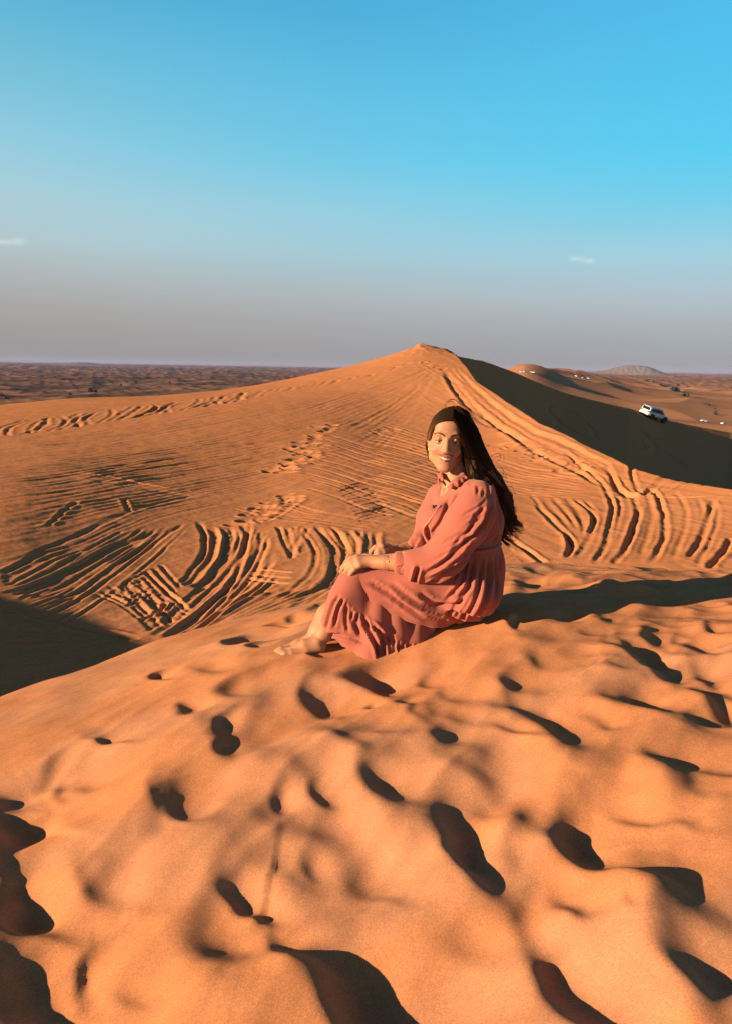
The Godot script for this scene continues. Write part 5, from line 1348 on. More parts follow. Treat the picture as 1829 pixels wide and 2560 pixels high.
	for q in 10:
		var x := (q - 4.5) * 0.0042
		var z := 0.0846 - 20.0 * x * x
		var y := -0.0605 + 9.0 * x * x
		var tall := 0.0105 * (1.0 - 420.0 * x * x * 0.8)
		var c: Vector3 = at.call(x, y, z)
		tube(st, PackedVector3Array([c + turn * Vector3(0, tall * 0.5, 0), c, c - turn * Vector3(0, tall * 0.5, 0)]), PackedFloat32Array([0.0029, 0.0030, 0.0027]), 8)
	put("teeth", st.commit(), paint(Color(0.5, 0.44, 0.37), 0.25), w)
	# ---- skirt
	var skirt := Blob.new(Vector3(-0.56, -0.12, -0.36), Vector3(0.20, 0.36, 0.36), 0.0047, 0.016)
	skirt.chain([Vector3(-0.0009, 0.3010, 0.0200), Vector3(-0.0008, 0.2108, 0.0200), Vector3(-0.0147, 0.1157, 0.0200)], [0.092, 0.115, 0.118])
	skirt.egg(Vector3(-0.0123, 0.1131, 0.0300), Vector3(0.115, 0.085, 0.20))
	skirt.chain([Vector3(-0.0331, 0.1383, 0.1200), Vector3(-0.2304, 0.1438, 0.1200), Vector3(-0.4279, 0.1615, 0.1000)], [0.085, 0.078, 0.058])
	skirt.chain([Vector3(-0.0041, 0.0858, -0.1000), Vector3(-0.2172, 0.1040, -0.0900), Vector3(-0.4014, 0.1373, -0.0600)], [0.085, 0.075, 0.058])
	skirt.chain([Vector3(-0.0027, 0.0883, 0.1000), Vector3(-0.2117, 0.0670, 0.1300), Vector3(-0.3664, 0.0881, 0.1200), Vector3(-0.4536, 0.1522, 0.1000)], [0.055, 0.05, 0.042, 0.05])
	skirt.chain([Vector3(0.0213, 0.0586, 0.0600), Vector3(-0.1580, 0.0200, 0.1200)], [0.05, 0.035])
	skirt.chain([Vector3(-0.1580, 0.0200, 0.1200), Vector3(-0.2971, 0.0477, 0.1300)], [0.03, 0.035])
	skirt.build()
	skirt.relax(2)
	for f in [
		[[Vector2(-0.4091, 0.1654), Vector2(-0.3335, 0.1315), Vector2(-0.2571, 0.0763), Vector2(-0.1874, 0.0348)], 0.01056, 0.01785], [[Vector2(-0.4904, 0.1289), Vector2(-0.4075, 0.0666), Vector2(-0.3107, 0.0256), Vector2(-0.1931, -0.0081), Vector2(-0.0683, -0.0361)], 0.0096, 0.0085],
		[[Vector2(-0.3274, 0.1647), Vector2(-0.2444, 0.1140), Vector2(-0.1614, 0.0801), Vector2(-0.1069, 0.0859)], 0.01232, 0.0204],
		[[Vector2(-0.2246, 0.1404), Vector2(-0.1689, 0.1026), Vector2(-0.1069, 0.0881), Vector2(-0.0528, 0.1046)], 0.01232, 0.0204], [[Vector2(-0.1021, 0.1460), Vector2(-0.0677, 0.1382), Vector2(-0.0216, 0.1790)], 0.0088, 0.01275],
		[[Vector2(-0.0113, 0.2629), Vector2(-0.0353, 0.1823), Vector2(-0.0796, 0.0899), Vector2(-0.1249, 0.0109)], 0.0088, 0.01403], [[Vector2(0.0170, 0.2654), Vector2(0.0024, 0.1759), Vector2(-0.0313, 0.0766), Vector2(-0.0793, -0.0169)], 0.00792, 0.01403],
		[[Vector2(0.0440, 0.2673), Vector2(0.0395, 0.1835), Vector2(0.0095, 0.0844), Vector2(-0.0220, 0.0127)], 0.0088, 0.0153], [[Vector2(0.0697, 0.2691), Vector2(0.0719, 0.1419), Vector2(0.0358, 0.0280)], 0.00792, 0.01403],
		[[Vector2(0.0912, 0.2708), Vector2(0.1002, 0.1635), Vector2(0.0835, 0.0359)], 0.00792, 0.01275], [[Vector2(-0.0315, 0.2590), Vector2(-0.0690, 0.1747), Vector2(-0.1279, 0.1033)], 0.00792, 0.0102],
		[[Vector2(-0.1680, 0.0707), Vector2(-0.0578, 0.0534), Vector2(0.0465, 0.0174), Vector2(0.1150, 0.0222)], 0.01144, 0.01275], [[Vector2(-0.1583, -0.0197), Vector2(-0.0547, -0.0323), Vector2(0.0479, -0.0162)], 0.01056, 0.01275],
		[[Vector2(-0.2967, 0.0151), Vector2(-0.1928, -0.0189), Vector2(-0.1024, -0.0460)], 0.0088, 0.0102], [[Vector2(-0.1197, 0.0609), Vector2(-0.0703, 0.0190), Vector2(-0.0077, -0.0014)], 0.00792, 0.0102]]:
		skirt.crease(line(f[0], 12), f[1], f[2])
	# gathers under the waist
	for q in 16:
		var x := lerpf(1000.0, 1106.0, (q + 0.5) / 16.0)
		var top := px(x, 1210.0)
		var low := px(x - 12.0 + rng.randf_range(-5, 5), 1210.0 + rng.randf_range(30, 75))
		skirt.crease(line([top - Vector2(0, -0.004), (top + low) * 0.5, low], 5), 0.0062, 0.0075)
	for q in 46:
		var g := rng.randf()
		var a: Vector2 = Vector2(Vector2(-0.4362, 0.1579)).lerp(Vector2(Vector2(0.0641, 0.0853)), g) + Vector2(0, rng.randf_range(-0.10, 0.02) * (0.4 + g))
		var b := a + Vector2(rng.randf_range(0.05, 0.13), -rng.randf_range(0.012, 0.05)) * (1.0 if g < 0.55 else 0.6)
		skirt.crease(line([a, (a + b) * 0.5 + Vector2(0, rng.randf_range(-0.006, 0.003)), b], 6), 0.0055, rng.randf_range(0.002, 0.0045))
	skirt.relax(4)
	put("skirt", skirt.mesh(), cloth, w)
	# ---- the gathered tier below the knees
	var ruffle := Blob.new(Vector3(-0.64, -0.24, -0.2), Vector3(-0.10, 0.26, 0.40), 0.0047, 0.014)
	ruffle.chain([Vector3(-0.4403, 0.1844, 0.1000), Vector3(-0.4653, 0.1441, 0.1100), Vector3(-0.4951, 0.0889, 0.1300), Vector3(-0.5281, 0.0023, 0.1400)], [0.05, 0.052, 0.054, 0.054])
	ruffle.chain([Vector3(-0.4372, 0.1113, -0.0500), Vector3(-0.4721, 0.0414, -0.0300), Vector3(-0.4977, -0.0689, -0.0200)], [0.05, 0.05, 0.05])
	ruffle.chain([Vector3(-0.4354, 0.1077, 0.1300), Vector3(-0.4545, 0.0247, 0.1500), Vector3(-0.4670, -0.0436, 0.1600)], [0.038, 0.042, 0.042])
	ruffle.chain([Vector3(-0.3698, 0.0690, 0.1450), Vector3(-0.3787, -0.0173, 0.1800), Vector3(-0.3973, -0.1283, 0.2400)], [0.036, 0.038, 0.026])
	ruffle.chain([Vector3(-0.2972, 0.0293, 0.1450), Vector3(-0.2965, -0.0372, 0.1700), Vector3(-0.3132, -0.1135, 0.2150)], [0.034, 0.034, 0.022])
	ruffle.chain([Vector3(-0.2187, -0.0030, 0.1350), Vector3(-0.2272, -0.0574, 0.1600), Vector3(-0.2530, -0.1095, 0.1900)], [0.026, 0.028, 0.018])
	ruffle.chain([Vector3(-0.1653, -0.0234, 0.1200), Vector3(-0.1906, -0.0674, 0.1300)], [0.02, 0.016])
	ruffle.chain([Vector3(-0.5331, -0.0193, 0.1400), Vector3(-0.4495, -0.0666, 0.1700), Vector3(-0.3941, -0.1179, 0.2350), Vector3(-0.3165, -0.1119, 0.2100), Vector3(-0.2478, -0.1059, 0.1850), Vector3(-0.1825, -0.0727, 0.1400)], [0.022, 0.024, 0.022, 0.022, 0.020, 0.018])
	ruffle.chain([Vector3(-0.3465, 0.0006, 0.0700), Vector3(-0.3450, -0.0878, 0.0800)], [0.05, 0.05])
	var hem := [Vector2(-0.6124, -0.0260), Vector2(-0.5917, -0.0472), Vector2(-0.5637, -0.1008), Vector2(-0.5290, -0.1183), Vector2(-0.4594, -0.1462), Vector2(-0.3957, -0.2269), Vector2(-0.3747, -0.2287), Vector2(-0.3126, -0.2057), Vector2(-0.2227, -0.1873), Vector2(-0.1894, -0.1357), Vector2(-0.1495, -0.0829), Vector2(-0.1159, -0.0535)]
	ruffle.build(func(p: Vector3) -> float:
		var n := hem.size()
		if p.x <= hem[0].x:
			return hem[0].y - p.y
		for i in range(1, n):
			if p.x <= hem[i].x:
				return lerpf(hem[i - 1].y, hem[i].y, (p.x - hem[i - 1].x) / (hem[i].x - hem[i - 1].x)) - p.y
		return hem[n - 1].y - p.y)
	ruffle.relax(1)
	for f in [
		[[Vector2(-0.5004, 0.1076), Vector2(-0.5183, 0.0612), Vector2(-0.5300, -0.0103)], 0.00616, 0.01147], [[Vector2(-0.4831, 0.0888), Vector2(-0.4878, 0.0262), Vector2(-0.4748, -0.0273)], 0.00616, 0.01147], [[Vector2(-0.4692, 0.0762), Vector2(-0.4617, 0.0266), Vector2(-0.4404, -0.0231)], 0.006, 0.0102],
		[[Vector2(-0.4470, 0.0539), Vector2(-0.4478, 0.0126), Vector2(-0.4299, -0.0337)], 0.00704, 0.01403], [[Vector2(-0.4311, 0.0471), Vector2(-0.3980, -0.0095), Vector2(-0.3695, -0.0614), Vector2(-0.3569, -0.1444), Vector2(-0.3613, -0.2028)], 0.0088, 0.0204], [[Vector2(-0.4055, 0.0276), Vector2(-0.3636, -0.0089), Vector2(-0.3455, -0.0862), Vector2(-0.3519, -0.1516)], 0.00704, 0.0153],
		[[Vector2(-0.3721, 0.0067), Vector2(-0.3299, -0.0427), Vector2(-0.3148, -0.1002)], 0.00616, 0.01147], [[Vector2(-0.3220, -0.0225), Vector2(-0.3055, -0.0855), Vector2(-0.3116, -0.1873)], 0.00704, 0.0153], [[Vector2(-0.2954, -0.0421), Vector2(-0.2838, -0.0996), Vector2(-0.2966, -0.1434)], 0.006, 0.0102], [[Vector2(-0.2801, -0.0505), Vector2(-0.2661, -0.1138), Vector2(-0.2953, -0.2017)], 0.00616, 0.01275],
		[[Vector2(-0.2397, -0.0642), Vector2(-0.2346, -0.1278), Vector2(-0.2678, -0.1866)], 0.00616, 0.01275], [[Vector2(-0.2154, -0.0732), Vector2(-0.2108, -0.1129), Vector2(-0.2237, -0.1494)], 0.006, 0.0102], [[Vector2(-0.1980, -0.0750), Vector2(-0.1901, -0.1125), Vector2(-0.2033, -0.1345)], 0.006, 0.0102],
		[[Vector2(-0.5951, -0.0415), Vector2(-0.5298, -0.0332), Vector2(-0.4608, -0.0378), Vector2(-0.4089, -0.0527)], 0.00792, 0.01403], [[Vector2(-0.5290, -0.1183), Vector2(-0.5016, -0.0889), Vector2(-0.4461, -0.1097), Vector2(-0.4034, -0.1816)], 0.00704, 0.008925], [[Vector2(-0.5243, 0.1107), Vector2(-0.5477, 0.0465), Vector2(-0.5643, -0.0252)], 0.00704, 0.0102]]:
		ruffle.crease(line(f[0], 10), f[1], f[2])
	for q in 26:
		var g := (q + 0.5) / 26.0
		var a: Vector2 = catmull([Vector2(-0.5210, 0.1234), Vector2(-0.4484, 0.0589), Vector2(-0.3930, 0.0242), Vector2(-0.3235, -0.0175), Vector2(-0.2538, -0.0522), Vector2(-0.1637, -0.0687)], g)
		var b := a + Vector2(-0.004 + rng.randf_range(-0.008, 0.012), -rng.randf_range(0.02, 0.045))
		ruffle.crease(line([a, (a + b) * 0.5, b], 4), 0.0062, 0.0075)
	ruffle.relax(2)
	put("skirt_tier", ruffle.mesh(), cloth, w)
	# ---- bodice
	var bodice := Blob.new(Vector3(-0.32, 0.22, -0.30), Vector3(0.16, 0.58, 0.34), 0.0050, 0.012)
	bodice.chain([Vector3(-0.0008, 0.2748, 0.0000), Vector3(-0.0084, 0.3325, 0.0000), Vector3(-0.0347, 0.4215, 0.0000)], [0.095, 0.10, 0.108])
	bodice.chain([Vector3(0.0326, 0.3037, 0.0300), Vector3(0.0400, 0.3751, 0.0300), Vector3(0.0225, 0.4595, 0.0300)], [0.06, 0.062, 0.06])
	bodice.chain([Vector3(-0.0001, 0.5031, 0.1300), Vector3(-0.0670, 0.4884, 0.0000), Vector3(-0.1232, 0.4507, -0.1400)], [0.05, 0.052, 0.048])
	bodice.egg(Vector3(-0.1453, 0.3878, 0.0750), Vector3(0.07, 0.066, 0.07))
	bodice.egg(Vector3(-0.1327, 0.3618, -0.0600), Vector3(0.072, 0.066, 0.07))
	bodice.chain([Vector3(-0.0930, 0.3082, 0.0600), Vector3(-0.1191, 0.3410, 0.0500)], [0.07, 0.075])
	bodice.chain([Vector3(-0.0805, 0.2750, -0.0500), Vector3(-0.1086, 0.3112, -0.0500)], [0.07, 0.075])
	var vee := [Vector2(-0.1319, 0.5887), Vector2(-0.1225, 0.5307), Vector2(-0.1393, 0.5029), Vector2(-0.1569, 0.4681), Vector2(-0.1697, 0.4384), Vector2(-0.1527, 0.4432), Vector2(-0.1346, 0.4633), Vector2(-0.1181, 0.4826), Vector2(-0.1070, 0.5052), Vector2(-0.0991, 0.5242), Vector2(-0.0797, 0.5520), Vector2(-0.0879, 0.5894)]
	var poly := PackedVector2Array(vee)
	bodice.build(func(p: Vector3) -> float:
		if p.z > -0.05:
			var q := Vector2(p.x, p.y)
			if Geometry2D.is_point_in_polygon(q, poly):
				var best := 1e9
				for i in poly.size():
					var c := Geometry2D.get_closest_point_to_segment(q, poly[i], poly[(i + 1) % poly.size()])
					best = minf(best, c.distance_squared_to(q))
				return sqrt(best)
		return -0.02)
	for f in [
		[[Vector2(-0.0502, 0.4906), Vector2(-0.0805, 0.4312), Vector2(-0.1066, 0.3960), Vector2(-0.1197, 0.3257), Vector2(-0.1457, 0.2759)], 0.0088, 0.01785], [[Vector2(-0.0977, 0.4829), Vector2(-0.1233, 0.4340), Vector2(-0.1492, 0.3883), Vector2(-0.1821, 0.3388)], 0.00704, 0.00765],
		[[Vector2(0.1029, 0.3505), Vector2(0.0598, 0.3147), Vector2(0.0094, 0.2849), Vector2(-0.0144, 0.2746)], 0.00792, 0.01275], [[Vector2(0.0732, 0.4754), Vector2(0.0844, 0.4166), Vector2(0.0920, 0.3644)], 0.0088, 0.008925], [[Vector2(-0.0712, 0.5040), Vector2(-0.0965, 0.4483), Vector2(-0.1154, 0.4028)], 0.00616, 0.00765],
		[[Vector2(-0.1953, 0.3806), Vector2(-0.1855, 0.3387), Vector2(-0.1709, 0.3108), Vector2(-0.1531, 0.2935)], 0.0088, 0.0153], [[Vector2(-0.1401, 0.5270), Vector2(-0.1597, 0.5026), Vector2(-0.1722, 0.4644)], 0.006, 0.00765], [[Vector2(0.1073, 0.3295), Vector2(0.0709, 0.2972), Vector2(0.0272, 0.2718)], 0.00616, 0.008925]]:
		bodice.crease(line(f[0], 10), f[1], f[2])
	bodice.relax(2)
	put("bodice", bodice.mesh(), cloth, w)
	# trim of the wrap neckline, laid on the bodice
	var trim_line := line([Vector2(-0.1410, 0.4517), Vector2(-0.1608, 0.4299), Vector2(-0.1838, 0.3965), Vector2(-0.1964, 0.3805), Vector2(-0.2017, 0.3630), Vector2(-0.1949, 0.3315), Vector2(-0.1811, 0.3071), Vector2(-0.1599, 0.2898)], 26)
	var trim := PackedVector3Array()
	for q in trim_line:
		trim.append(Vector3(q.x, q.y, maxf(bodice.front(q.x, q.y), bodice.front(q.x + 0.006, q.y)) + 0.001))
	for i in 3:
		for j in range(1, trim.size() - 1):
			trim[j].z = (trim[j - 1].z + trim[j].z * 2.0 + trim[j + 1].z) * 0.25
	st = begin()
	tube(st, trim, radii([0.004, 0.005, 0.0055, 0.005], trim.size()), 8, PackedColorArray(), Vector3(0.2, 0, 1), 0.6)
	put("neckline_trim", st.commit(), paint(Color(0.45, 0.16, 0.115), 0.8), w)
	# standing collar, two pieces
	var collar := Blob.new(Vector3(-0.1524, 0.4567, -0.1600), Vector3(-0.0218, 0.6037, 0.1600), 0.0042, 0.005)
	collar.chain([Vector3(-0.1148, 0.5163, 0.0750), Vector3(-0.0981, 0.5315, 0.0850), Vector3(-0.0815, 0.5444, 0.0800), Vector3(-0.0582, 0.5604, 0.0600), Vector3(-0.0248, 0.5590, 0.0200)], [0.004, 0.007, 0.008, 0.009, 0.009])
	collar.chain([Vector3(-0.1025, 0.5164, 0.0850), Vector3(-0.0789, 0.5342, 0.0900), Vector3(-0.0480, 0.5510, 0.0750)], [0.004, 0.007, 0.008])
	collar.chain([Vector3(-0.1283, 0.5387, 0.0450), Vector3(-0.1353, 0.5538, 0.0200), Vector3(-0.1291, 0.5605, -0.0200)], [0.005, 0.007, 0.008])
	collar.chain([Vector3(-0.1426, 0.5244, 0.0300), Vector3(-0.1489, 0.5371, 0.0000), Vector3(-0.1363, 0.5478, -0.0500)], [0.005, 0.008, 0.008])
	collar.build()
	for f in [[[Vector2(-0.0995, 0.5345), Vector2(-0.0888, 0.5209), Vector2(-0.0849, 0.5073)], 0.006, 0.006375], [[Vector2(-0.0728, 0.5487), Vector2(-0.0672, 0.5333), Vector2(-0.0582, 0.5215)], 0.006, 0.006375], [[Vector2(-0.0562, 0.5592), Vector2(-0.0472, 0.5457), Vector2(-0.0383, 0.5355)], 0.006, 0.006375]]:
		collar.crease(line(f[0], 6), f[1], f[2])
	collar.relax(1)
	put("collar", collar.mesh(), cloth, w)
	# ---- waistband
	st = begin()
	var waist := []
	for q in 33:
		var g := q / 32.0 * TAU
		var c: Vector3 = Vector3(0.0045, 0.2862, 0.0100)
		waist.append(c + Vector3(cos(g) * 0.098, 0.010 * cos(g) - 0.004, sin(g) * 0.118))
	tube(st, PackedVector3Array(waist), radii([0.007, 0.007], 33), 8)
	put("waistband", st.commit(), cloth, w)
	# ---- sleeves
	var sleeve := Blob.new(Vector3(-0.36, 0.12, 0.02), Vector3(0.17, 0.54, 0.36), 0.0047, 0.012)
	sleeve.chain([Vector3(-0.0010, 0.5072, 0.1350), Vector3(-0.0213, 0.4495, 0.1550), Vector3(-0.0575, 0.3925, 0.1700), Vector3(-0.1053, 0.3089, 0.1800), Vector3(-0.1666, 0.2480, 0.1800), Vector3(-0.2362, 0.2422, 0.1750), Vector3(-0.2830, 0.2544, 0.1650)], [0.056, 0.070, 0.074, 0.070, 0.062, 0.048, 0.030])
	sleeve.chain([Vector3(-0.1306, 0.2622, 0.2000), Vector3(-0.2038, 0.2306, 0.1950), Vector3(-0.2449, 0.2342, 0.1850)], [0.045, 0.036, 0.030])
	sleeve.build()
	sleeve.relax(1)
	for f in [
		[[Vector2(0.0345, 0.5023), Vector2(0.0153, 0.4328), Vector2(-0.0237, 0.3799), Vector2(-0.0922, 0.3262), Vector2(-0.1352, 0.2719)], 0.0088, 0.01275], [[Vector2(0.0709, 0.4511), Vector2(0.0422, 0.3635), Vector2(-0.0089, 0.3100), Vector2(-0.0690, 0.2560), Vector2(-0.1369, 0.2193), Vector2(-0.2029, 0.1646)], 0.00968, 0.0153],
		[[Vector2(-0.0215, 0.4530), Vector2(-0.0450, 0.3970), Vector2(-0.0627, 0.3681)], 0.00704, 0.0102], [[Vector2(0.0012, 0.4845), Vector2(-0.0268, 0.4148), Vector2(-0.0797, 0.3615), Vector2(-0.1192, 0.3117)], 0.00792, 0.008925], [[Vector2(0.0527, 0.4750), Vector2(0.0287, 0.3983), Vector2(-0.0102, 0.3416)], 0.00792, 0.008925],
		[[Vector2(-0.0453, 0.3621), Vector2(-0.0917, 0.3121), Vector2(-0.1521, 0.2617), Vector2(-0.2131, 0.2180)], 0.00792, 0.01147], [[Vector2(-0.0024, 0.3207), Vector2(-0.0591, 0.2703), Vector2(-0.1340, 0.2371), Vector2(-0.1917, 0.1970)], 0.00704, 0.0102], [[Vector2(-0.2262, 0.2533), Vector2(-0.2339, 0.2177), Vector2(-0.2364, 0.1819), Vector2(-0.2181, 0.1500)], 0.00792, 0.02295],
		[[Vector2(-0.1674, 0.1974), Vector2(-0.1912, 0.1791), Vector2(-0.2147, 0.1501)], 0.006, 0.008925], [[Vector2(-0.0407, 0.2387), Vector2(-0.1016, 0.1985), Vector2(-0.1663, 0.1617)], 0.0088, 0.01275], [[Vector2(-0.0713, 0.3195), Vector2(-0.1180, 0.2764), Vector2(-0.1688, 0.2436)], 0.006, 0.00765]]:
		sleeve.crease(line(f[0], 10), f[1], f[2])
	for q in 7:
		var a := Vector2(Vector2(-0.0179, 0.5359)).lerp(Vector2(Vector2(0.0264, 0.5332)), q / 6.0)
		sleeve.crease(line([a + Vector2(0, 0.012), a, a - Vector2(rng.randf_range(-0.004, 0.006), rng.randf_range(0.02, 0.04))], 5), 0.006, 0.008)
	for q in 34:
		var g := rng.randf()
		var a: Vector2 = Vector2(Vector2(0.0178, 0.4952)).lerp(Vector2(Vector2(-0.1377, 0.2442)), g) + Vector2(rng.randf_range(-0.02, 0.06), rng.randf_range(-0.02, 0.03))
		var b := a + Vector2(-rng.randf_range(0.03, 0.08), -rng.randf_range(0.03, 0.08))
		sleeve.crease(line([a, (a + b) * 0.5 + Vector2(rng.randf_range(-0.006, 0.006), 0), b], 6), 0.0055, rng.randf_range(0.002, 0.005))
	sleeve.relax(2)
	put("sleeve", sleeve.mesh(), cloth, w)
	var cuff := Blob.new(Vector3(-0.3250, 0.1435, 0.0500), Vector3(-0.2378, 0.3252, 0.2700), 0.004, 0.005)
	cuff.chain([Vector3(-0.3099, 0.2456, 0.1630), Vector3(-0.2999, 0.2452, 0.1650), Vector3(-0.2858, 0.2431, 0.1680), Vector3(-0.2678, 0.2403, 0.1720)], [0.034, 0.037, 0.040, 0.043])
	cuff.build(func(p: Vector3) -> float: return Vector3(-0.3120, 0.2510, 0.1600).x - p.x)
	for q in 9:
		var a := Vector2(Vector2(-0.3023, 0.2380)).lerp(Vector2(Vector2(-0.2919, 0.1591)), q / 8.0)
		cuff.crease(line([a, a + Vector2(0.012, 0.001), a + Vector2(rng.randf_range(0.018, 0.03), rng.randf_range(-0.004, 0.004))], 5), 0.005, 0.006)
	cuff.relax(1)
	put("cuff", cuff.mesh(), cloth, w)
	var other := Blob.new(Vector3(-0.34, 0.18, -0.26), Vector3(0.0, 0.52, 0.1), 0.0062, 0.012)
	other.chain([Vector3(-0.1250, 0.4507, -0.1400), Vector3(-0.1568, 0.3571, -0.1400), Vector3(-0.1810, 0.2715, -0.1000), Vector3(-0.2131, 0.2673, -0.0500), Vector3(-0.2353, 0.2593, -0.0350)], [0.05, 0.052, 0.046, 0.032, 0.019])
	other.build()
	for f in [[[Vector2(-0.2103, 0.3031), Vector2(-0.2252, 0.2817), Vector2(-0.2315, 0.2568)], 0.006, 0.00765], [[Vector2(-0.2224, 0.3029), Vector2(-0.2324, 0.2921), Vector2(-0.2386, 0.2673)], 0.006, 0.006375]]:
		other.crease(line(f[0], 6), f[1], f[2])
	other.relax(1)
	put("sleeve", other.mesh(), cloth, w)
	# ---- jewellery
	var gold := paint(Color(0.75, 0.5, 0.22), 0.3)
	gold.metallic = 1.0
	st = begin()
	var ring := []
	for q in 25:
		var g := q / 24.0 * TAU
		ring.append(Vector3(-0.3390, 0.2411, 0.1570) + Vector3(0.0035 * sin(g), cos(g) * 0.0285, sin(g) * 0.0285))
	tube(st, PackedVector3Array(ring), radii([0.0011, 0.0011], 25), 6)
	tube(st, PackedVector3Array([Vector3(-0.3410, 0.2562, 0.1870), Vector3(-0.3405, 0.2534, 0.1880), Vector3(-0.3409, 0.2503, 0.1880)]), PackedFloat32Array([0.001, 0.0028, 0.001]), 6)
	put("bracelet", st.commit(), gold, w)
	st = begin()
	var chain := []
	for q in [Vector2(-0.1199, 0.5342), Vector2(-0.1233, 0.5135), Vector2(-0.1287, 0.4927), Vector2(-0.1289, 0.4789), Vector2(-0.1253, 0.4928), Vector2(-0.1173, 0.5084), Vector2(-0.1092, 0.5206)]:
		chain.append(Vector3(q.x, q.y, body.front(q.x, q.y) + 0.008))
	tube(st, spline3(chain, 16), radii([0.0009, 0.0009], 16), 5)
	put("necklace", st.commit(), gold, w)
	st = begin()
	tube(st, PackedVector3Array([at.call(-0.066, -0.026, 0.004), at.call(-0.0665, -0.034, 0.004), at.call(-0.066, -0.042, 0.004)]), PackedFloat32Array([0.0012, 0.003, 0.0012]), 6)
	put("earring", st.commit(), gold, w)
	make_hair(w, hc, turn)

func nearest(p: Vector3, path: Array) -> float:
	var best := 9.0
	for i in path.size() - 1:
		best = minf(best, p.distance_to(Geometry3D.get_closest_point_to_segment(p, path[i], path[i + 1])))
	return best

func px(x: float, y: float) -> Vector2:
	# picture position on the upright plane through her seat, in her own axes
	var a := Vector2(Vector2(-0.2628, 0.2921))
	var b := Vector2(Vector2(0.0901, 0.2981))
	var c := Vector2(Vector2(-0.2535, -0.0769))
	return a + (b - a) * (x - 900.0) / 200.0 + (c - a) * (y - 1200.0) / 200.0

